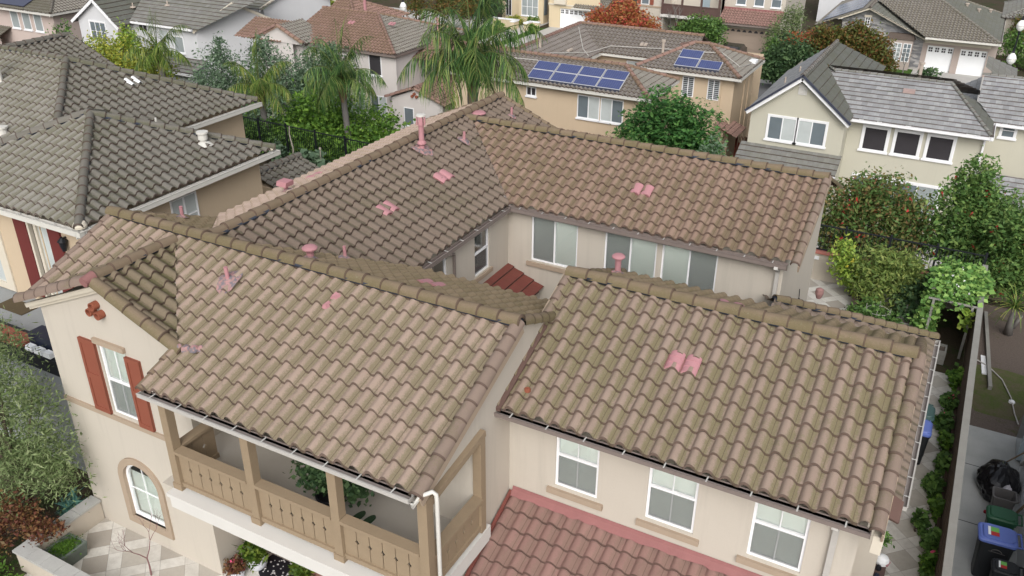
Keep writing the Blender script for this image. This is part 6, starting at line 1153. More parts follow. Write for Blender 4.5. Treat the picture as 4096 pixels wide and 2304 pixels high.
tree('shrub', 'leafy dark green shrubs along the black fence foot', 'shrub', (-30.2, 30.6, 0), [B_(-30.4, 30.6, .5, .9, .8), B_(-29.0, 30.4, .4, .8, .6), B_(-31.6, 30.8, .6, .8, .9)], 2200, .18, 'leaf_green', .05)
for i, (x, y, s_, lb) in enumerate(((-26.5, 29.2, .52, 'round big leaved garden plant left of the twin pair by the black fence'), (-25.6, 29.15, .50, 'round big leaved garden plant with a stake, nearest the middle palm'), (-28.3, 29.5, .42, 'big leaved plant behind the corner gutter of the tan house'))):
    t = thing('garden_plant', lb, 'plant', (x, y, 0), 'big leaved plants by the black fence'); leafmesh('leaves', blob([B_(x, y, .5, s_, .4)], 260, 8, .2, .3), .30, 'leaf_greygreen', t, 1.15, 1.2); limbs(t, (x, y, 0), [(x, y, .5)], .04)
mb = MB(); mb.tube([(-27.4, 29.5, 0), (-27.38, 29.5, .9), (-27.5, 29.5, 1.5), (-27.45, 29.5, 1.9)], [.045, .04, .03, .02], 6); tag(mb.build('garden_stake', MATS['stake_pale'], None), 'crooked pale stake standing before the black fence', 'stake')
mb = MB(); mb.tube([(-25.45, 29.1, 0), (-25.4, 29.1, 1.2)], [.03, .025], 6); mb.lathe((-25.4, 29.1, 1.2), [(0, -.02), (.05, .02), (.06, .1), (0, .16)], 8); tag(mb.build('garden_stake', MATS['stake_pale'], None), 'straight stake with a white knob beside the round plant', 'stake')
# ---- right side
tree('jacaranda_tree', 'large dense feathery leaved green tree in front of the tan solar house', 'tree', (-12.4, 39.5, GZ), [B_(-12.9, 39.5, 2.0, 1.35, 1.25), B_(-14.1, 39.6, 1.0, 1.2, 1.1), B_(-11.4, 39.8, 1.6, 1.3, 1.2), B_(-12.0, 39.0, .6, 1.6, 1.2), B_(-10.8, 39.4, .4, 1.1, 1.3), B_(-12.6, 38.6, -.7, 1.4, 1.2), B_(-11.2, 38.8, -1.0, 1.2, 1.2), B_(-13.5, 39, .1, 1.2, 1.1)], 22000, .21, 'leaf_jac', .16, elong=2.3, k=20, sig=.13, up=.9)
tree('shrub', 'spiky green shrub with a few red flowers left of the large tree', 'shrub', (-13.6, 35.2, gz(0, 35.2)), [B_(-14.3, 35.4, .8, .9, .9), B_(-13.3, 35.0, 1.2, .8, 1.2), B_(-12.6, 35.0, .9, .9, 1.0), B_(-11.8, 34.8, .5, .9, .9), B_(-15.0, 35.6, .5, .5, 1.0)], 5200, .15, 'leaf_toyon', .08, elong=2.6, extra=[('flowers', 60, .09, 'berry')])
tree('shrub', 'small red flowering shrub at the ridge below the large tree', 'shrub', (-9.6, 33.5, gz(0, 33.5)), [B_(-10.4, 33.5, 1.5, .6, .6), B_(-9.6, 33.5, 1.2, .6, .6), B_(-8.4, 33.4, .9, .5, .8)], 1800, .14, 'leaf_lime', .06, extra=[('flowers', 60, .10, 'berry')])
tree('shrub', 'loose green shrub right of the large tree by the timber gate', 'shrub', (-9.4, 37.5, GZ), [B_(-9.5, 37.5, -.2, .9, 1.4), B_(-8.9, 37.2, -1.2, 1.0, 1.1), B_(-9.9, 37.8, 1.0, .7, .9), B_(-8.4, 36.6, -.8, .8, 1.2)], 3600, .16, 'leaf_greygreen', .06, elong=2.4)
tree('toyon_tree', 'broad toyon shrub reddened with berries behind the iron fence', 'tree', (-2.3, 33, gz(0, 33)), [B_(-3.0, 33.2, 1.5, 1.2, 1.15), B_(-2.0, 33, 1.9, 1.2, 1.0), B_(-.9, 33, 1.2, 1.0, 1.0), B_(-2.8, 32.6, .3, 1.3, .9), B_(-1.4, 32.6, .2, 1.3, .9), B_(-3.6, 33, .6, .8, 1.0)], 20000, .155, 'leaf_toyonred', .1, 'toyon trees with red berries', elong=2.1, extra=[('berries', 560, .085, 'berry')])
tree('toyon_tree', 'tall dense toyon tree with a conical top right of the gap', 'tree', (1.0, 33, gz(0, 33)), [B_(.8, 33.2, 3.1, .7, .95), B_(.7, 33, 2.2, 1.1, .95), B_(1.6, 33, 2.0, 1.2, 1.1), B_(.5, 32.6, 1.2, 1.0, .9), B_(1.5, 32.4, .8, 1.25, 1.0), B_(2.2, 32.6, 1.4, .9, .9)], 19000, .155, 'leaf_toyon', .12, 'toyon trees with red berries', elong=2.1, extra=[('berries', 260, .08, 'berry')])
tree('toyon_tree', 'toyon tree at the right edge hanging over the small cycad', 'tree', (2.7, 30.8, 0), [B_(2.5, 31, 2.3, 1.0, 1.0), B_(2.9, 30.6, 1.5, 1.0, .9), B_(2.3, 30.6, 1.0, .8, .7), B_(3.6, 31, 2.2, 1.1, 1.1)], 13000, .15, 'leaf_toyon', .1, 'toyon trees with red berries', elong=2.1, extra=[('berries', 320, .08, 'berry')])
tree('lemon_tree', 'small lemon tree hung with pale yellow fruit beside the yard wall', 'tree', (-2.2, 28.6, 0), [B_(-2.6, 28.3, 1.6, .42, .55), B_(-2.35, 28.5, .9, .55, .6), B_(-2.1, 28.6, .45, .5, .4)], 2300, .12, 'leaf_lime', .05, extra=[('lemons', 90, .085, 'lemon')])
tree('shrub', 'tall arching willowy shrub in the middle of the back yard bed', 'shrub', (-1.25, 28.4, 0), [B_(-1.5, 28.3, 1.45, .75, .65), B_(-.9, 28.4, 1.5, .75, .6), B_(-1.2, 28.0, .8, .9, .7), B_(-.5, 28.5, 1.2, .6, .7)], 6000, .17, 'leaf_willow', .06, elong=3.4, hang=.9)
tree('shrub', 'dark leafy bush between the willowy shrub and the vine arbor', 'shrub', (-.2, 27.8, 0), [B_(-.2, 28.0, .7, .7, .6), B_(.2, 28.4, .9, .6, .6), B_(-.2, 27.3, .4, .6, .4)], 3000, .14, 'leaf_dark', .05)
tree('tomato_plant', 'sprawling herb bushes in wire cages at the patio edge', 'plant', (-1.3, 26.3, 0), [B_(-1.6, 26.4, .4, .45, .4), B_(-1.1, 26.2, .45, .5, .45), B_(-.6, 26.5, .4, .45, .4), B_(-1.3, 27.0, .4, .5, .4)], 3200, .11, 'leaf_green', .03)
tree('squash_plant', 'thin yellow green tangle in front of the grey planter box', 'plant', (.0, 25.6, 0), [B_(.0, 25.7, .35, .42, .3), B_(.3, 25.5, .3, .3, .25)], 1100, .10, 'leaf_lime', .03)
tree('shrub', 'small ochre leaved tree between the fence rails and the arbor', 'shrub', (.6, 29.7, 0), [B_(.6, 29.8, 1.2, .35, .4), B_(1.2, 29.7, 1.0, .5, .5), B_(1.0, 29.4, .7, .5, .5)], 1600, .14, 'leaf_vine', .04)
# vine arbor
va = thing('vine_arbor', 'timber arbor smothered in pale green flowering vine by the fence', 'arbor', (1.0, 26.9, 0))
for x, y in ((.35, 26.0), (1.40, 26.0), (.35, 28.2), (1.40, 28.2)): mb = MB(); mb.box(x-.035, x+.035, y-.035, y+.035, 0, 1.75); mb.build('post', MATS['fence_grey'], va)
mb = MB(); [mb.bar((.2, y, 1.78), (1.5, y, 1.78), .04, .05) for y in (26, 26.7, 27.5, 28.2)]; mb.build('crossbar', MATS['fence_grey'], va)
leafmesh('vine', blob([(.9, 27.2, 1.85, .75, 1.25, .28), (.35, 26.9, 1.2, .28, 1.0, .6), (1.2, 27.6, 1.9, .5, 1.0, .25), (.25, 26.4, .6, .3, .7, .5), (.9, 28.3, 1.5, .7, .4, .5)], 7000, 12, .2, .6), .14, 'leaf_vine', va, 1.25, .9)
leafmesh('flowers', blob([(.9, 27.2, 2.0, .7, 1.2, .2), (.4, 26.6, 1.2, .3, .9, .5)], 70, 2, .05, .4), .06, 'flower_white', va, 1.1)
leafmesh('hanging_leaves', blob([(1.30, 25.95, 1.35, .16, .10, .42)], 150, 6, .2, .6), .15, 'leaf_lime', va, 1.3)
# strip of pelargonium along the fence
GP = ((1.28, 24.3, .28), (1.22, 22.9, .30), (1.15, 21.9, .26), (1.28, 21.0, .25), (1.3, 20.0, .22), (1.15, 19.0, .26), (1.38, 18.2, .16), (1.02, 17.5, .16), (1.3, 16.9, .2), (1.33, 16.2, .2), (1.36, 15.4, .22), (1.38, 14.6, .22))
GL = ('bushy fence plant nearest the timber crate', 'wide leafy fence plant with a red flower', 'trailing leafy plant spilling onto the paving', 'dense low fence plant beside the two hidden bins', 'narrow fence plant halfway down the fence', 'yellowing sprawling fence plant leaning over the patio', 'thin plant pressed against the fence boards', 'single small plant standing out on the paving', 'two stemmed fence plant below the lone seedling', 'leafy fence plant above the pink flowers', 'fence plant with a pink flower near the bottom', 'lowest fence plant at the bottom edge')
for i, ((x, y, r_), lb) in enumerate(zip(GP, GL)):
    r_ *= .66; x = min(1.40, x+.10); t = thing('fence_plant', lb, 'plant', (x, y, 0), 'leafy plants along the foot of the fence'); limbs(t, (x, y, 0), [(x-.05, y, .3)], .02)
    leafmesh('leaves', blob([(x+.04, y, .28, r_, r_*1.6, .28), (x-.05, y+.2, .2, r_*.8, r_, .2)], int(420+800*r_), 9, .25, .5), .12, 'leaf_green' if i % 3 else 'leaf_hedge', t, 1.2, .9)
    if i in (1, 9, 10, 2): leafmesh('flowers', blob([(x, y, .55, r_*.6, r_, .15)], 6, 2, .05, .5), .07, 'flower_pink', t, 1.1)
# cycad like small palm
cp = thing('cycad', 'small arching palm with a grey stub trunk in the bark bed at right', 'palm', (2.65, 28.3, 0))
mb = MB(); mb.tube([(2.68, 28.4, -.1), (2.62, 28.1, .5), (2.6, 27.9, 1.15)], [.15, .10, .055], 9); mb.tube([(2.74, 28.35, .25), (2.88, 28.3, .75)], [.08, .05], 7); mb.build('trunk', MATS['bark_grey'], cp, True)
mb = MB()
for i in range(46):
    a = i*2.4; el = R(75-70*(i/46)); p = Vector((2.6, 27.9, 1.15)); v = Vector((math.cos(a)*math.cos(el), math.sin(a)*math.cos(el), math.sin(el))); pts = [p]
    for j in range(7): p = p+v*.14; v = (v+Vector((0, 0, -.24))).normalized(); pts.append(p)
    for j in range(7):
        d = pts[j+1]-pts[j]; sd = d.cross(Vector((0, 0, 1))).normalized()*.022*(1-.12*j); u = [(rng.random(), 0)]*4; mb.face([pts[j]-sd, pts[j]+sd, pts[j+1]+sd*.85, pts[j+1]-sd*.85], 0, u)
mb.build('fronds', MATS['palm_leaf_bright'], cp)
# ---- street trees
def stree(label, x, y, blobs, n, size, mat, base=GZ, **kw): return tree('street_tree', label, 'tree', (x, y, base), [(x+b[0], y+b[1], GZ+b[2], *b[3:]) for b in blobs], n, size, mat, .14, **kw)
stree('orange red maple in full autumn colour before the pale balcony house', -29.4, 76.5, [(0, 0, 2.7, 2.0, 1.5, 1.5), (-2.2, 0, 2.5, 1.5, 1.3, 1.2), (1.6, 0, 2.3, 1.7, 1.4, 1.3), (.0, 0, 3.6, 1.3, 1.2, .9), (2.4, 0, 1.8, 1.1, 1, 1.0)], 13000, .23, 'leaf_redmaple', shell=.5)
stree('round green tree beside the balcony of the pale house', -22.6, 77.2, [(0, 0, 2.5, 1.7, 1.3, 1.2), (1.3, 0, 2.8, 1.1, 1, .8), (-1.4, 0, 1.8, 1.3, 1.1, 1.0), (.9, 0, 1.6, 1.4, 1.1, 1.0)], 9000, .21, 'leaf_green')
stree('wispy grey green olive right of the taupe garage', -15.0, 77.0, [(0, 0, 3.2, 1.3, 1.2, 1.6), (.9, 0, 2.0, 1.2, 1.1, 1.3), (-.9, 0, 2.2, 1.0, 1, 1.2), (.4, 0, 4.4, .9, .9, 1.0)], 6500, .18, 'leaf_olive', elong=2.6, sig=.2)
stree('orange tinged autumn tree beyond the steep grey gable', -9.4, 72.5, [(.3, 0, 3.9, 1.7, 1.4, 1.3), (-1.7, 0, 3.5, 1.4, 1.2, 1.2), (1.9, 0, 3.0, 1.5, 1.2, 1.4), (.2, 0, 2.2, 2.0, 1.2, 1.2), (2.8, 0, 2.0, 1.1, 1, 1.2)], 15000, .22, 'leaf_autumn')
stree('dark glossy evergreen left of the steep grey gable', -12.9, 69.5, [(-.2, 0, 3.0, 1.4, 1.3, 1.3), (-1.2, 0, 2.0, 1.3, 1.2, 1.1), (.9, 0, 2.2, 1.2, 1.1, 1.2), (.0, 0, 1.2, 1.6, 1.2, .9)], 10000, .22, 'leaf_dark')
stree('low orange leaved tree behind the dark evergreen', -13.4, 73.5, [(0, 0, 3.0, 1.0, 1, .8), (1.2, 0, 3.1, 1.0, 1, .8)], 2600, .19, 'leaf_redmaple')
stree('glossy dark shrub in front of the white garage doors', -3.3, 73.0, [(0, 0, 1.4, .9, .9, .9), (.9, 0, .8, .9, .8, .7), (-.8, 0, .8, .8, .8, .8)], 1300, .30, 'leaf_dark', up=.8)
stree('small upright green tree beside the taupe garage driveway', -15.6, 75.2, [(0, 0, 1.6, .7, .7, 1.5), (.2, 0, .8, .8, .8, .9)], 2600, .18, 'leaf_green')
stree('green tree with yellowing leaves left of the street lamp', -53.5, 66, [(0, 0, 2.6, 2.0, 1.6, 2.2), (1.6, 0, 1.8, 1.4, 1.3, 1.6), (-1.4, 0, 3.6, 1.6, 1.4, 1.8)], 7000, .22, 'leaf_yellowgreen')
stree('small orange and yellow autumn tree at the top edge left of the lamp', -50.5, 74, [(0, 0, 2.4, 1.1, 1, 1.3), (2.6, 1, 2.6, 1.6, 1.2, 1.4), (5.0, 1, 2.8, 1.6, 1.2, 1.4)], 5000, .2, 'leaf_autumn')
stree('dark shadowy tree behind the street lamp at the top', -50.0, 82, [(0, 0, 2.6, 2.4, 1.6, 2.0), (3.2, 0, 2.2, 2.0, 1.6, 1.8)], 6000, .22, 'leaf_dark')
stree('small purple leaved bush beside the timber gate', -9.2, 58.0, [(0, 0, 1.0, .8, .8, .9), (.6, 0, 1.5, .6, .6, .7)], 1700, .18, 'leaf_purple')
stree('bright green tree at the far right beside the white street lamp', 2.2, 86.0, [(0, 0, 2.0, 1.3, 1.2, 1.5), (1.8, 0, 1.6, 1.4, 1.2, 1.5)], 4500, .2, 'leaf_green')
stree('red tipped tree above the far right lamp', 2.6, 91.0, [(0, 0, 2.6, 1.0, 1, 1.2)], 1500, .2, 'leaf_autumn')
stree('grey green olive behind the red maple', -29.0, 84.5, [(0, 0, 4.6, 1.4, 1.2, 1.3)], 2200, .19, 'leaf_olive')
def bare(name, label, base, h, seed, mat='twig', r=.06, depth=5, spread=.55):
    rr = random.Random(seed); mb = MB()
    def br(p, v, l, r_, d):
        q = p+v*l; m_ = p+v*l*.5+Vector((rr.uniform(-1, 1), rr.uniform(-1, 1), rr.uniform(-.5, .5)))*l*.08
        mb.tube([p, m_, q], [r_, r_*.85, r_*.65], 5)
        if d == 0: return
        for k in range(rr.choice((2, 3))):
            n = (v+Vector((rr.uniform(-1, 1), rr.uniform(-1, 1), rr.uniform(-.25, .7)))*spread).normalized(); br(q, n, l*rr.uniform(.62, .85), r_*.6, d-1)
    br(Vector(base), Vector((0, 0, 1)), h*.32, r, depth); return tag(mb.build(name, MATS[mat], None), label, 'tree')
bare('bare_tree', 'leafless grey tree in front of the dark balcony across the street', (-24.9, 77.4, GZ), 4.4, 4, 'bark_grey', .10, 5)
bare('bare_tree', 'small leafless tree in front of the white garage', (-34.6, 80.5, GZ), 2.6, 6, 'bark_grey', .06, 4)
bare('bare_tree', 'small bare branched tree before the bay window of the stone house', (-5.6, 79.8, GZ), 2.3, 16, 'bark_grey', .06, 4)
bare('bare_shrub', 'bare reddish twiggy shrub on the front patio below the arched window', (-13.05, 8.30, 0), 1.5, 12, 'twig_red', .022, 5, .7)
bare('bare_tree', 'bare grey tree at the top right corner', (3.2, 93, GZ), 5.5, 21, 'bark_grey', .10, 5, .7)
for i, (x, y, sx, lb) in enumerate(((-43.6, 82.2, 1.0, 'yellow green shrub under the cream house bay window'), (-41.7, 82.4, .7, 'clipped dark hedge left of the white garage'), (-39.9, 78.8, .6, 'small clipped hedge beside the garden steps'), (-43.9, 79.0, .6, 'clipped hedge outside the cream garden wall'))):
    stree(lb, x, y, [(0, 0, .5, sx, sx*.7, .5)], 900, .16, 'leaf_yellowgreen' if i == 0 else 'leaf_hedge')
stree('low dark planting under the balcony of the pale house', -25.0, 78.5, [(0, 0, .4, 1.6, .7, .5), (2.4, 0, .5, 1.2, .7, .6), (-2, .5, .3, 1.0, .6, .3)], 2600, .17, 'leaf_dark')
# ---- lower left planting
tree('olive_tree', 'large feathery grey green shrub at the left edge beside the gable wall', 'shrub', (-16.9, 8.3, 0), [(-16.6, 8.3, 3.6, .95, .7, .8), (-15.6, 8.4, 2.7, .75, .5, .8), (-17.4, 8.4, 2.7, 1.0, .9, .9), (-15.5, 8.4, 1.8, .80, .5, .75), (-16.9, 8.2, 1.3, 1.0, .8, .8), (-17.8, 8.8, 3.8, .9, .8, .8), (-15.75, 8.45, 3.6, .55, .4, .6), (-17.0, 8.5, 4.5, .8, .6, .6), (-16.2, 8.3, 2.1, .9, .6, .8)], 20000, .10, 'leaf_olive', .09, elong=4.2, k=12, sig=.26, shell=.6, bark='bark')
tree('agave', 'blue green spiky plant in the dark corner by the gable wall', 'plant', (-15.9, 8.75, 0), [(-15.85, 8.7, .35, .3, .25, .25)], 160, .42, 'leaf_bluegreen', .03, elong=7, k=10, sig=.3)
tree('nandina', 'rust red nandina shrub spilling over the low stone wall', 'shrub', (-16.1, 7.75, 0), [(-15.9, 7.6, .85, .6, .4, .32), (-16.6, 7.7, .8, .55, .4, .35), (-15.35, 7.55, .85, .35, .3, .2), (-15.2, 7.75, .8, .25, .25, .2), (-16.3, 7.1, .6, .5, .35, .3)], 3600, .075, 'leaf_rust', .03, elong=1.8, k=9, sig=.22, bark='twig')
tree('ground_cover', 'bright green low fern bed at the bottom left corner', 'plant', (-15.4, 6.2, 0), [(-15.3, 6.3, .15, .9, .5, .22), (-16.2, 6.5, .15, .8, .6, .25), (-14.5, 6.15, .12, .6, .35, .18)], 3600, .085, 'grass_leaf', .02, elong=2.4, k=10, sig=.2)
tree('red_shrub', 'scarlet leaved plant at the very bottom left corner', 'plant', (-15.9, 6.15, 0), [(-15.9, 6.1, .3, .35, .25, .2)], 500, .075, 'berry_leaf', .02)
# ------------------------------------------------------------------ fences and walls
def iron_fence(label, pts, z0, h, posts, mat='black_metal', base=None):
    t = thing('iron_fence', label, 'fence', (pts[0][0], pts[0][1], z0)); a = Vector((*pts[0], z0)); b = Vector((*pts[1], z0)); L = (b-a).length; d = (b-a)/L; Z = Vector((0, 0, 1))
    for k in range(posts):
        q = a+d*(L*k/(posts-1)); mb = MB(); mb.bar(q, q+Z*(h+.08), .07, .07, 0, d); mb.build('post', MATS[mat], t)
    for z in (.08, h-.03): mb = MB(); mb.bar(a+Z*z, b+Z*z, .04, .04); mb.build('rail', MATS[mat], t)
    mb = MB(); n = int(L/.125)
    for k in range(n): q = a+d*(k+.5)*L/n; mb.bar(q+Z*.08, q+Z*(h-.03), .018, .018, 0, d)
    mb.build('picket_panel', MATS[mat], t)
    return t
iron_fence('black iron fence in front of the dark hedge at the left back garden', ((-31.5, 29.95), (-22.6, 29.55)), 0, 1.8, 6)
yw = thing('yard_wall', 'low tan stucco garden wall with brick red coping at the back of the yard', 'wall', (-1.5, 29.4, 0))
mb = MB(); mb.box(-4.2, 1.55, 29.3, 29.52, -.5, 1.0); mb.build('wall_body', MATS['stucco_wall_low'], yw); mb = MB(); mb.box(-4.2, 1.55, 29.26, 29.56, 1.0, 1.06); mb.build('coping', MATS['brick_coping'], yw)
for x in (-3.55, .35): mb = MB(); mb.box(x-.09, x+.09, 29.26, 29.3, .78, .90); mb.build('wall_light', MATS['stucco_white'], yw)
iron_fence('black iron fence on the low stucco wall in front of the toyon trees', ((-4.2, 29.42), (1.55, 29.42)), 1.05, 1.0, 5)
sf = thing('side_fence', 'weathered grey timber fence between the paved side yard and the bins', 'fence', (1.56, 18., 0))
mb = MB()
for k in range(150):
    y0 = 4.5+k*.165; mb.box(1.535+.008*(k % 2), 1.56, y0+.004, y0+.161, .02, 1.72+.02*hsh(k, 1))
mb.build('board_panel', MATS['fence_brown'], sf)
mb = MB(); mb.box(1.50, 1.66, 4.5, 29.25, 1.75, 1.79); mb.build('cap_rail', MATS['fence_grey'], sf)
mb = MB(); mb.box(1.56, 1.61, 4.5, 29.25, 1.45, 1.56); mb.box(1.56, 1.61, 4.5, 29.25, .3, .42); mb.build('rail', MATS['fence_grey'], sf)
mb = MB(); mb.box(1.47, 1.53, 4.5, 24.9, 0, .22); mb.build('kick_board', MATS['fence_brown'], sf)
for k in range(11): mb = MB(); y = 5.2+k*2.4; mb.box(1.565, 1.655, y-.045, y+.045, 0, 1.76); mb.build('post', MATS['fence_grey'], sf)
# white neighbour on the right edge
wn_ = thing('white_house', 'tall white stucco house wall at the right edge beside the bins', 'house', (5., 15., 0))
mb = MB(); mb.box(3.12, 8, 4, 22.4, 0, 3.1); mb.build('stucco_wall', MATS['stucco_white'], wn_)
mb = MB(); mb.tube([(3.09, 20.9, .25), (3.09, 19.9, 1.2), (3.09, 19.0, 2.4)], .035, 8); mb.build('pipe', MATS['gutter_pale'], wn_)
mb = MB(); mb.box(3.0, 3.12, 21.3, 22.35, .1, 2.4); mb.build('side_door', MATS['pane_blue'], wn_)
# ------------------------------------------------------------------ bins and bags
def bin_(label, x, y, ang, w, d, h, lid, body, group='wheeled bins beside the white wall', open_=False, sticker=None):
    """front faces -x locally; hinge and handle at +x"""
    t = thing('wheelie_bin', label, 'bin', (x, y, 0), group); c, s = math.cos(ang), math.sin(ang)
    def T(a, b, z): return (x+a*c-b*s, y+a*s+b*c, z)
    def rr(w_, d_, z, r=.06, ox=0.):
        out = []
        for sx, sy, a0 in ((1, 1, 0), (-1, 1, 90), (-1, -1, 180), (1, -1, 270)):
            for q in (0, 30, 60, 90): a = R(a0+q); out.append(T(ox+sx*(d_/2-r)+r*math.cos(a), sy*(w_/2-r)+r*math.sin(a), z))
        return out
    def loft(mb, rings, cap=True, m=0):
        n = len(rings[0]); vs = [p for r_ in rings for p in r_]; fs = [(i*n+k, i*n+(k+1) % n, (i+1)*n+(k+1) % n, (i+1)*n+k) for i in range(len(rings)-1) for k in range(n)]
        if cap: fs += [tuple(range((len(rings)-1)*n, len(rings)*n))]
        mb.mesh(vs, fs, m)
    mb = MB(); k = .80
    if open_: loft(mb, [rr(w*k, d*k, .02), rr(w, d, h*.93), rr(w*1.08, d*1.08, h*.93), rr(w*1.1, d*1.1, h), rr(w*.96, d*.94, h), rr(w*.92, d*.9, h-.05), rr(w*.72, d*.72, .08)])
    else: loft(mb, [rr(w*k, d*k, .02), rr(w*.98, d*.97, h*.90), rr(w*1.06, d*1.05, h*.90), rr(w*1.06, d*1.05, h*.95)])
    mb.build('body', MATS[body], t)
    if not open_:
        mb = MB(); loft(mb, [rr(w*1.10, d*1.12, h*.94, .09), rr(w*1.10, d*1.12, h*.985, .09), rr(w*1.0, d*1.0, h*1.01, .09), rr(w*.92, d*.90, h*1.01, .09), rr(w*.88, d*.86, h*1.04, .09, .01)]); lo = mb.build('lid', MATS[lid], t, False)
        mb = MB(); hz = h*.96; ex = d*.60
        mb.tube([T(ex-.06, -w*.42, hz), T(ex+.05, -w*.42, hz+.01), T(ex+.05, w*.42, hz+.01), T(ex-.06, w*.42, hz)], .02, 6); mb.build('handle', MATS[lid], t)
        if sticker:
            for (a0, a1, b0, b1, col) in sticker: mb = MB(); z = h*1.04+.004; mb.face([T(a0*d, b0*w, z), T(a1*d, b0*w, z), T(a1*d, b1*w, z), T(a0*d, b1*w, z)]); mb.build('sticker', MATS[col], lo)
    else:
        mb = MB(); mb.tube([T(d*.5, -w*.35, h*.9), T(d*.62, -w*.35, h*.97), T(d*.62, w*.35, h*.97), T(d*.5, w*.35, h*.9)], .02, 6); mb.build('handle', MATS[body], t)
    for sy in (-1, 1):
        mb = MB(); cpt = T(d*.36, sy*w*.44, .09); ax = Vector((-s, c, 0))*sy; q = Vector(cpt); mb.tube([q-ax*.03, q+ax*.03], .09, 12); mb.build('wheel', MATS['black_rubber'], t)
    return t
ST = [(-.22, .02, -.02, .26, 'sticker_green'), (-.22, .02, -.26, -.02, 'sticker_red'), (-.30, -.225, -.26, .26, 'stucco_white')]
bin_('dark green lidded wheelie bin between the blue bin and the grey open bin', 2.60, 17.70, R(2), .42, .55, 1.0, 'bin_green', 'bin_green')
bl = bin_('large dark bin with a blue lid bearing a green and red sticker', 2.52, 16.85, R(4), .52, .66, 1.1, 'bin_blue', 'bin_black', sticker=ST)
bin_('small black bin with a sticker on its lid, nearest the bottom right corner', 2.72, 16.08, R(2), .38, .46, .95, 'bin_black', 'bin_black', sticker=ST)
bin_('open grey rectangular bin without a lid beside the white bag', 2.68, 18.80, R(2), .38, .46, .75, 'bin_grey', 'bin_grey', open_=True)
def white_text(par, x, y, z, txt, size, rot, mat='stucco_white', name='lettering'):
    cu = bpy.data.curves.new(name, 'FONT'); cu.body = txt; cu.size = size; cu.extrude = .001; cu.align_x = 'CENTER'
    o = bpy.data.objects.new(name, cu); me = bpy.data.meshes.new_from_object(o); me.materials.append(MATS[mat]); m_ = Matrix.Translation(Vector((x, y, z))-ROOT[par.name]) @ rot; me.transform(m_)
    ob = bpy.data.objects.new(name, me); COL.objects.link(ob); ob.parent = par; ROOT[ob.name] = ROOT[par.name]; bpy.data.objects.remove(o); return ob
lid_ = [c for c in bl.children if c.name.startswith('lid')][0]; body_ = [c for c in bl.children if c.name.startswith('body')][0]
mb = MB(); cx_, cz_ = 2.56, .82     # arc emblem with bars pressed into the front of the dark bin
mb.tube([(cx_+.10*math.cos(a), 16.845-.245, cz_+.07*math.sin(a)) for a in [math.pi*k/10 for k in range(11)]], .008, 5); mb.tube([(cx_-.22, 16.60, cz_-.005), (cx_+.16, 16.60, cz_-.005)], .006, 5); mb.build('emblem', MATS['bin_grey'], body_)
wb = NR
def bag(label, c, rx, ry, rz, mat, seed, knot=True):
    rr = random.Random(seed); bm = bmesh.new(); bmesh.ops.create_icosphere(bm, subdivisions=4, radius=1)
    for v in bm.verts:
        p = v.co; n = 0
        for k, f in ((.13, 3.1), (.07, 7.3), (.035, 15)): n += k*math.sin(p.x*f+seed)*math.sin(p.y*f*1.2+seed*2)+k*.8*abs(math.sin(p.z*f+p.x*f*.7))
        q = p*(1+n*.9); z = max(-.55, q.z)
        if knot and p.z > .6: q.x *= 1-(p.z-.6)*1.3; q.y *= 1-(p.z-.6)*1.3; z += (p.z-.6)*.4
        v.co = Vector((c[0]+q.x*rx, c[1]+q.y*ry, c[2]+(z+.55)*rz))
    mb = MB(); bm.verts.index_update(); mb.mesh([v.co for v in bm.verts], [tuple(v.index for v in f.verts) for f in bm.faces]); bm.free()
    return tag(mb.build('rubbish_bag', MATS[mat], None, False), label, 'bag')
bag('big shiny black rubbish bag slumped against the white wall', (2.62, 19.95, .0), .40, .55, .42, 'bag_black', 2.2); bag('small knotted white bag on the near side of the black bag', (2.78, 19.28, .0), .19, .20, .36, 'bag_white', 5.1)
br = thing('broom', 'long wooden broom leaning on the white wall above the black bag', 'broom', (2.8, 20.7, 0)); mb = MB(); mb.tube([(2.72, 20.65, .35), (3.06, 19.9, 1.45)], .018, 7); mb.build('handle', MATS['wood_tan'], br); mb = MB(); mb.box(2.42, 2.95, 20.4, 20.75, .01, .04); mb.build('bristles', MATS['bark_grey'], br)
mb = MB(); mb.tube([(2.98, 18.98, .05), (3.08, 18.25, 1.15)], .03, 7); tag(mb.build('timber_pole', MATS['wood_tan'], None), 'wooden pole leaning on the white wall by the green bin', 'pole')
mb = MB(); mb.lathe((2.30, 17.85, .82), [(.0, -.04), (.04, -.02), (.04, .03), (0, .05)], 8); tag(mb.build('red_tap_knob', MATS['berry_solid'], None), 'small red knob beside the front of the green bin', 'knob')
# bins half hidden behind the side gutter
bin_('wheelie bin with a blue lid half hidden behind the side gutter', .72, 20.25, R(92), .46, .60, 1.0, 'bin_blue', 'bin_black', 'bins standing on the patio behind the side roof'); bin_('wheelie bin with a dark green lid behind the half hidden blue one', .72, 20.98, R(92), .46, .60, 1.0, 'bin_teal', 'bin_black', 'bins standing on the patio behind the side roof')
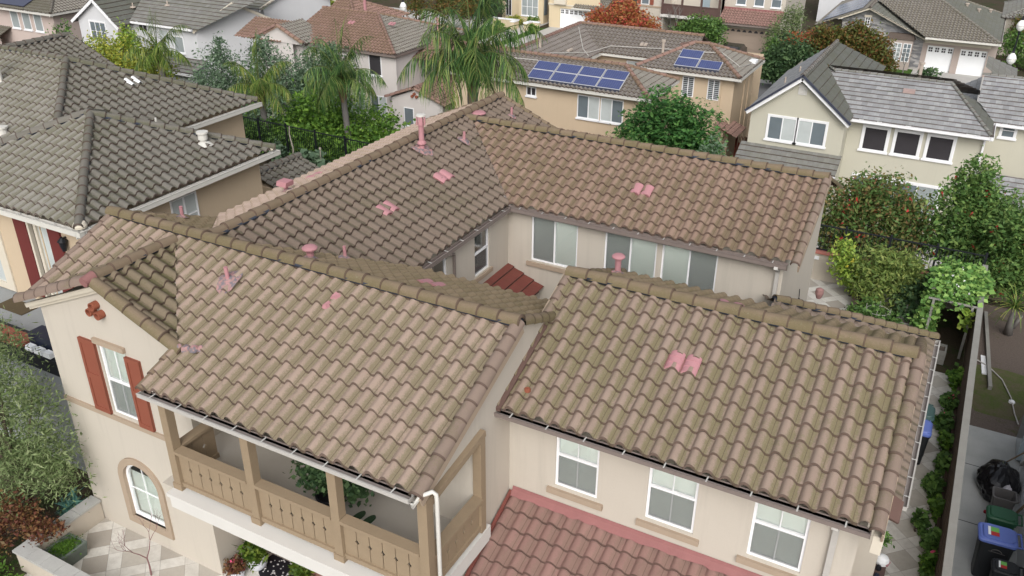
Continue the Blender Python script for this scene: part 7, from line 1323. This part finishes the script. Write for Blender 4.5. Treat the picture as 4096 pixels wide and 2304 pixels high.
# ------------------------------------------------------------------ right yard pieces
for lb, (x0, y0), (x1, y1), w_, h_, nm in (('long grey timber edging board in the bark bed', (1.98, 29.4), (2.30, 24.6), .10, .12, 'timber_edging'), ('short grey board lying beside the fence', (1.80, 27.0), (1.83, 24.9), .07, .10, 'timber_board')):
    mb = MB(); mb.bar((x0, y0, h_/2), (x1, y1, h_/2), w_, h_); tag(mb.build(nm, MATS['fence_grey'], None), lb, 'board')
mb = MB(); mb.hexa([(2.06, 25.4, .005), (2.20, 25.4, .005), (2.11, 26.5, .005), (1.98, 26.5, .005), (2.06, 25.4, .03), (2.20, 25.4, .03), (2.11, 26.5, .03), (1.98, 26.5, .03)]); tag(mb.build('white_board', MATS['stucco_white'], None), 'white spotted board lying on the bark', 'board')
mb = MB(); mb.tube([(1.86, 26.1, .06), (2.2, 25.9, .04), (2.6, 25.3, .03), (2.85, 24.4, .03), (2.95, 23.6, .03), (3.05, 23.1, .03)], .018, 6); tag(mb.build('garden_hose', MATS['gutter_pale'], None), 'pale grey garden hose curving over the mossy soil', 'hose')
mb = MB(); mb.lathe((2.87, 24.2, .0), [(.09, 0), (.08, .05), (.03, .08), (0, .09)], 7); tag(mb.build('plastic_litter', MATS['stucco_white'], None), 'scrap of white plastic on the mossy soil', 'litter')
def planter(label, x0, x1, y0, y1, h, mat='fence_grey'):
    t = thing('planter_box', label, 'planter', ((x0+x1)/2, (y0+y1)/2, 0), 'grey timber planter boxes in the back yard')
    for a in ((x0, x1, y0, y0+.05), (x0, x1, y1-.05, y1), (x0, x0+.05, y0+.05, y1-.05), (x1-.05, x1, y0+.05, y1-.05)):
        mb = MB()
        for k in range(3): mb.box(a[0], a[1], a[2], a[3], k*h/3+.004, (k+1)*h/3-.004)
        mb.build('side_board', MATS[mat], t)
    mb = MB(); mb.box(x0+.05, x1-.05, y0+.05, y1-.05, 0, h*.85); mb.build('soil', MATS['soil_bark'], t); return t
planter('grey slatted planter box between the herb bushes and the tangle', -.55, .05, 26.5, 26.95, .5); planter('grey planter box nearest the willowy shrub', -.35, .3, 27.2, 27.7, .6); planter('slatted timber planter at the mouth of the arbor, by the gutter corner', .62, 1.02, 25.35, 25.85, .45); planter('long dark planter edging the patio under the lemon tree', -2.0, -1.75, 26.0, 28.4, .35, 'fence_brown')
mb = MB()
for k in range(3):
    z = .25+.25*k; mb.tube([(-1.1+.34*math.cos(a), 26.5+.34*math.sin(a), z) for a in [2*math.pi*q/16 for q in range(17)]], .008, 4)
for q in range(4): a = q*math.pi/2; mb.tube([(-1.1+.34*math.cos(a), 26.5+.34*math.sin(a), 0), (-1.1+.36*math.cos(a), 26.5+.36*math.sin(a), .9)], .008, 4)
tag(mb.build('wire_cage', MATS['gutter_pale'], None), 'round wire plant cage among the herb bushes', 'cage')
mb = MB(); mb.lathe((-2.62, 23.75, 2.25), [(0, -.2), (.07, -.16), (.12, 0), (.11, .12), (.05, .16), (0, .17)], 10); wl_ = tag(mb.build('hanging_basket', MATS['basket_pink'], None), 'pinkish hanging basket at the back corner of the far wing wall', 'basket')
# rocks in the neighbour's yard between the toyons
for i in range(16):
    x = -.2+rng.uniform(-1.0, 1.0); y = 36.2+rng.uniform(-2.0, 2.6); z = gz(x, y); r_ = rng.uniform(.12, .3); mb = MB(); mb.lathe((x, y, z), [(r_*1.1, -.1), (r_*1.2, r_*.3), (r_*.7, r_*.75), (0, r_*.85)], 7)
    o = mb.build('garden_rock', MATS['rock'], None); tag(o, 'pale rock in the gap between the two toyon trees', 'rock', 'pale rocks in the gap between the toyon trees')
# ------------------------------------------------------------------ balcony and front porch
pp = thing('potted_shrub', 'leafy green shrub in a black tub on the balcony', 'potted plant', (-8.35, 8.95, 3.35))
mb = MB(); mb.lathe((-8.35, 8.95, 3.355), [(.20, 0), (.26, .30), (.28, .32), (.28, .36), (.24, .36), (.22, .28), (0, .27)], 18); mb.build('pot', MATS['black_rubber'], pp, True)
leafmesh('leaves', blob([(-8.55, 8.95, 4.12, .42, .36, .38), (-7.95, 9.0, 4.0, .36, .3, .32), (-8.3, 8.85, 4.3, .3, .3, .28), (-9.05, 9.0, 4.65, .18, .12, .10)], 2400, 10, .2, .5), .10, 'leaf_dark', pp, 1.5, .8); limbs(pp, (-8.35, 8.95, 3.6), [(-8.5, 8.95, 4.1), (-8.0, 9.0, 4.0), (-9.0, 9, 4.6)], .03)
slp = thing('slippers', 'pair of dark green slippers on the balcony floor', 'slippers', (-7.75, 8.98, 3.35))
for dx in (0, .22): mb = MB(); mb.mesh([(-7.82+dx+.07*math.cos(a)+.03*math.sin(a), 8.98+.17*math.sin(a), 3.352) for a in [2*math.pi*k/14 for k in range(14)]]+[(-7.82+dx+.06*math.cos(a)+.03*math.sin(a), 8.98+.16*math.sin(a), 3.39) for a in [2*math.pi*k/14 for k in range(14)]], [(k, (k+1) % 14, 14+(k+1) % 14, 14+k) for k in range(14)]+[tuple(range(14, 28))]); mb.build('slipper', MATS['slipper_green'], slp)
dm = thing('doormat', 'black half round doormat scattered with white pebble shapes at the red front door', 'doormat', (-10.75, 9.7, 0))
mb = MB(); mb.prism([(-11.2, 9.98, .003), (-10.35, 9.98, .003)]+[(-10.775+.46*math.cos(a), 9.75+.42*math.sin(a)-.02, .003) for a in [-math.pi*k/12 for k in range(13)]], (0, 0, .014)); mb.build('mat', MATS['black_rubber'], dm)
mb = MB()
for i in range(42):
    a = rng.uniform(0, 6.28); r_ = .38*math.sqrt(rng.random()); x, y = -10.775+r_*math.cos(a), 9.72+r_*math.sin(a)*.85; s_ = rng.uniform(.010, .026); b = rng.uniform(0, 3.1)
    mb.face([(x+s_*math.cos(q+b)*(1.3 if k % 3 else .8), y+s_*math.sin(q+b), .0185) for k, q in enumerate([2*math.pi*k/7 for k in range(7)])])
mb.build('pebble_pattern', MATS['flower_white'], dm)
def pot(label, x, y, h, r, mat, leaf, n, ls, lr, lz, flowers=None, shape='round'):
    t = thing('potted_plant', label, 'potted plant', (x, y, 0)); pr = [(r*.55, 0), (r*.95, h*.3), (r, h*.6), (r*.92, h*.92), (r*.97, h), (r*.86, h), (r*.84, h*.9), (0, h*.88)]
    mb = MB(); mb.lathe((x, y, .002), pr, 20); mb.build('pot', MATS[mat], t, True)
    leafmesh('leaves', blob([(x, y, h+lz*.55, lr, lr, lz)], n, 9, .25, .5), ls, leaf, t, 3.0 if leaf == 'fern_leaf' else 1.6, .6, None, .35)
    if flowers: leafmesh('flowers', blob([(x, y, h+lz*.5, lr, lr, lz)], 40, 3, .1, .5), .05, flowers, t, 1.2)
    return t
pot('white glazed pot of yellow green fern beside the red front door', -11.22, 9.55, .36, .22, 'pot_white', 'fern_leaf', 620, .17, .26, .30); pot('low white pot of red flowered begonia at the porch edge', -11.40, 9.12, .24, .17, 'pot_white', 'leaf_rust', 700, .07, .20, .17, 'flower_pink')
pot('yellow green fern among the bricks right of the doormat', -10.12, 9.72, .2, .16, 'brick_red', 'fern_leaf', 420, .15, .20, .28)
for i, (x, z) in enumerate(((-10.0, .55), (-9.75, .42), (-9.5, .5))): mb = MB(); mb.hexa([(x-.14, 9.75, .0), (x+.14, 9.72, .0), (x+.14, 9.98, 0), (x-.14, 9.98, 0), (x-.12, 9.77, z*.5), (x+.1, 9.76, z*.45), (x+.12, 9.96, z*.5), (x-.1, 9.97, z*.55)]); tag(mb.build('stacked_bricks', MATS['brick_pile'], None), ('broken pinkish paving pieces piled right of the front door', 'middle heap of broken brick by the porch wall', 'last heap of broken brick under the balcony')[i], 'bricks')
lw = thing('stone_wall', 'low L shaped garden wall with pale stone coping on the front patio', 'wall', (-15.4, 7.6, 0))
for (x0, x1, y0, y1) in ((-15.62, -15.30, 7.36, 9.0), (-15.62, -13.0, 7.04, 7.36)):
    mb = MB(); mb.box(x0+.04, x1-.04, y0+.04, y1-(.04 if y1 < 8.9 else 0), 0, .52); mb.build('wall_body', MATS['stucco_wall_low'], lw)
    mb = MB(); n = max(3, int(max(x1-x0, y1-y0)/.42))
    for k in range(n):
        if x1-x0 > y1-y0: mb.box(x0+(x1-x0)*k/n+.004, x0+(x1-x0)*(k+1)/n-.004, y0, y1, .52, .575+.006*hsh(k, 2))
        else: mb.box(x0, x1, y0+(y1-y0)*k/n+.004, y0+(y1-y0)*(k+1)/n-.004, .52, .575+.006*hsh(k, 5))
    mb.build('coping', MATS['coping_stone'], lw)
pb = thing('planter_box', 'grey green square planter of bright clover inside the low wall', 'planter', (-15.0, 7.75, 0))
mb = MB(); mb.hexa([(-15.22, 7.44, 0), (-14.74, 7.44, 0), (-14.74, 8.05, 0), (-15.22, 8.05, 0), (-15.27, 7.40, .34), (-14.69, 7.40, .34), (-14.69, 8.10, .34), (-15.27, 8.10, .34)]); mb.build('box', MATS['planter_green'], pb)
mb = MB()
for a in ((-15.27, -14.69, 7.40, 7.45), (-15.27, -14.69, 8.05, 8.10), (-15.27, -15.22, 7.45, 8.05), (-14.74, -14.69, 7.45, 8.05)): mb.box(*a, .34, .37)
mb.build('rim', MATS['planter_green'], pb); leafmesh('clover', blob([(-14.98, 7.75, .37, .24, .30, .05)], 1800, 8, .3, .9), .032, 'grass_leaf', pb, 1.2, 1.5)
# things by the right hand corner of the house
rk = thing('shoe_rack', 'rack of dark shoes with a white helmet behind the right front corner', 'rack', (.38, 15.3, 0))
mb = MB()
for z in (.12, .42): mb.box(.12, .62, 14.7, 15.75, z, z+.02)
for y in (14.72, 15.72): mb.box(.58, .62, y-.02, y+.02, 0, .5); mb.box(.12, .16, y-.02, y+.02, 0, .5)
mb.build('rack_frame', MATS['wood_dark'], rk)
for i in range(9):
    x = .22+.13*(i % 3); y = 14.85+.26*(i//3); mb = MB(); mb.lathe((x, y, .44), [(.055, 0), (.06, .05), (.04, .1), (0, .11)], 9); mb.build('shoe', MATS['navy' if i % 2 else 'black_rubber'], rk)
hm = MB(); hm.lathe((.52, 15.62, .44), [(.14, 0), (.145, .07), (.11, .14), (.05, .17), (0, .175)], 14); tag(hm.build('helmet', MATS['stucco_white'], None), 'white helmet with a pink stripe on the shoe rack', 'helmet'); hm = MB(); hm.tube([(.62, 15.5, .48), (.66, 15.62, .50), (.62, 15.74, .48)], .025, 6); tag(hm.build('helmet_band', MATS['vent_pink'], None), 'pink band at the edge of the white helmet', 'band')
mb = MB(); mb.tube([(.60, 15.05, .46), (.60, 14.75, .46), (.52, 14.7, .46)], .03, 7); tag(mb.build('pipe_offcut', MATS['stucco_white'], None), 'white plastic pipe elbow lying on the shoe rack', 'pipe')
pot('small pot of dried flowers beside the shoe rack', .33, 16.05, .2, .12, 'pot_white', 'leaf_rust', 160, .06, .12, .12)
mb = MB(); mb.tube([(.22, 14.1, 2.25), (.38, 14.1, 2.45), (.46, 14.12, 2.42)], .03, 6); hp = thing('hanging_plant', 'withered hanging plant under the broken tile at the lean-to corner', 'plant', (.4, 14.1, 2.3)); leafmesh('leaves', blob([(.40, 14.1, 2.35, .12, .12, .16)], 140, 7, .3), .10, 'leaf_green', hp, 2.5)
# ------------------------------------------------------------------ street furniture, car, gate
def lamp(label, x, y, z0, h):
    t = thing('street_lamp', label, 'street lamp', (x, y, z0), 'white globe street lamps'); mb = MB(); mb.tube([(x, y, z0), (x, y, z0+h*.9), (x, y, z0+h)], [.09, .06, .09], 9); mb.lathe((x, y, z0), [(.2, 0), (.18, .3), (.09, .5)], 10); mb.build('pole', MATS['black_metal'], t)
    mb = MB(); mb.lathe((x, y, z0+h), [(.12, 0), (.28, .18), (.33, .40), (.26, .62), (.12, .80), (.0, .9)], 14); mb.build('globe', MATS['globe_white'], t, True); mb = MB(); mb.lathe((x, y, z0+h+.85), [(.14, 0), (.07, .1), (.06, .25), (0, .3)], 8); mb.build('finial', MATS['black_metal'], t); mb = MB(); mb.lathe((x, y, z0+h+.40), [(.345, -.02), (.345, .02)], 14); mb.build('band', MATS['gutter_pale'], t)
lamp('white globe street lamp on a black pole at the top, left of the tall palm', -49.2, 70., GZ, 2.75); lamp('white globe street lamp at the top right corner before the dark fence', 1.9, 74., GZ, 2.9); lamp('second white lamp near the top right corner, farther back', 2.1, 80.5, GZ, 4.2)
car = thing('parked_car', 'dark green black car parked on the driveway of the taupe garage', 'car', (-19.5, 77.8, GZ))
cx0, cx1, cy0, cy1 = -20.35, -18.75, 75.6, 79.6; g0 = GZ+.02
mb = MB(); prof = [(cy0, .30), (cy0, .62), (cy0+.15, .78), (cy0+.9, .88), (cy0+1.4, 1.32), (cy0+2.7, 1.36), (cy0+3.5, .95), (cy1-.05, .86), (cy1, .55), (cy1, .30)]
mb.prism([(cx0, y, g0+z) for y, z in prof], (cx1-cx0, 0, 0)); cb = mb.build('body', MATS['car_paint'], car)
mb = MB(); 
for x in (cx0-.006, cx1+.006): mb.face([(x, cy0+1.05, g0+.92), (x, cy0+1.45, g0+1.26), (x, cy0+2.65, g0+1.29), (x, cy0+3.3, g0+.96)])
mb.face([(cx0+.12, cy0+.93, g0+.925), (cx1-.12, cy0+.93, g0+.925), (cx1-.2, cy0+1.36, g0+1.315), (cx0+.2, cy0+1.36, g0+1.315)]); mb.face([(cx0+.2, cy0+2.78, g0+1.345), (cx1-.2, cy0+2.78, g0+1.345), (cx1-.12, cy0+3.42, g0+1.01), (cx0+.12, cy0+3.42, g0+1.01)]); mb.build('window', MATS['pane_dark'], car)
for x in (cx0-.02, cx1+.02):
    for y in (cy0+.75, cy1-.75): mb = MB(); mb.tube([(x-.08, y, g0+.3), (x+.08, y, g0+.3)], .3, 16); wo = mb.build('wheel', MATS['black_rubber'], car); mb = MB(); mb.tube([(x-.09, y, g0+.3), (x+.09, y, g0+.3)], .17, 12); mb.build('rim', MATS['alu'], wo)
for x in (cx0+.25, cx1-.25): mb = MB(); mb.box(x-.16, x+.16, cy0-.02, cy0+.05, g0+.6, g0+.72); mb.build('headlight', MATS['globe_white'], car)
gt = thing('timber_gate', 'red brown timber gate with a lattice top beside the sage house', 'gate', (-11.3, 51.5, GZ)); mb = MB()
for k in range(9): mb.box(-11.75+k*.16, -11.61+k*.16, 50.6, 50.65, GZ, GZ+1.45)
mb.bar((-11.7, 50.58, GZ+.2), (-10.4, 50.58, GZ+1.3), .1, .05); mb.build('board_panel', MATS['gate_red'], gt); mb = MB()
for k in range(8): mb.bar((-11.75+k*.18, 50.62, GZ+1.48), (-11.57+k*.18, 50.62, GZ+1.85), .03, .02); mb.bar((-11.57+k*.18, 50.62, GZ+1.48), (-11.75+k*.18, 50.62, GZ+1.85), .03, .02)
mb.build('lattice', MATS['gate_red'], gt)
for x in (-11.85, -10.25): mb = MB(); mb.box(x-.06, x+.06, 50.55, 50.68, GZ, GZ+1.95); mb.build('gate_post', MATS['gate_red'], gt)
df = thing('garden_fence', 'dark timber fence with a lattice top at the top right corner', 'fence', (3, 71, GZ)); mb = MB()
for k in range(26): mb.box(.9+k*.24, 1.12+k*.24, 71.0, 71.05, GZ, GZ+1.75)
mb.build('board_panel', MATS['fence_black'], df); mb = MB()
for k in range(30): mb.bar((.9+k*.21, 71.02, GZ+1.78), (1.1+k*.21, 71.02, GZ+2.15), .04, .02); mb.bar((1.1+k*.21, 71.02, GZ+1.78), (.9+k*.21, 71.02, GZ+2.15), .04, .02)
mb.build('lattice', MATS['fence_black'], df)
for i, x in enumerate((2.2, 4.2)): mb = MB(); z = GZ; y = 79.; mb.hexa([(x, y, z), (x+.9, y, z), (x+.9, y+2.2, z), (x, y+2.2, z), (x+.1, y+.1, z+.9), (x+.8, y+.1, z+.9), (x+.75, y+2.0, z+.6), (x+.15, y+2.0, z+.6)]); tag(mb.build('covered_boat', MATS['stucco_white'], None), ('white covered dinghy beyond the dark corner fence, left one', 'white covered dinghy at the far right edge')[i], 'dinghy')
for i, x in enumerate((1.35, 4.0)): mb = MB(); mb.box(x, x+.8, 75.5, 76.3, GZ, GZ+.9); mb.box(x-.03, x+.83, 75.47, 76.33, GZ+.9, GZ+1.0); tag(mb.build('recycling_bin', MATS['bin_blue'], None), ('blue topped bin behind the dark corner fence, left one', 'blue topped bin behind the dark fence at the right edge')[i], 'bin')
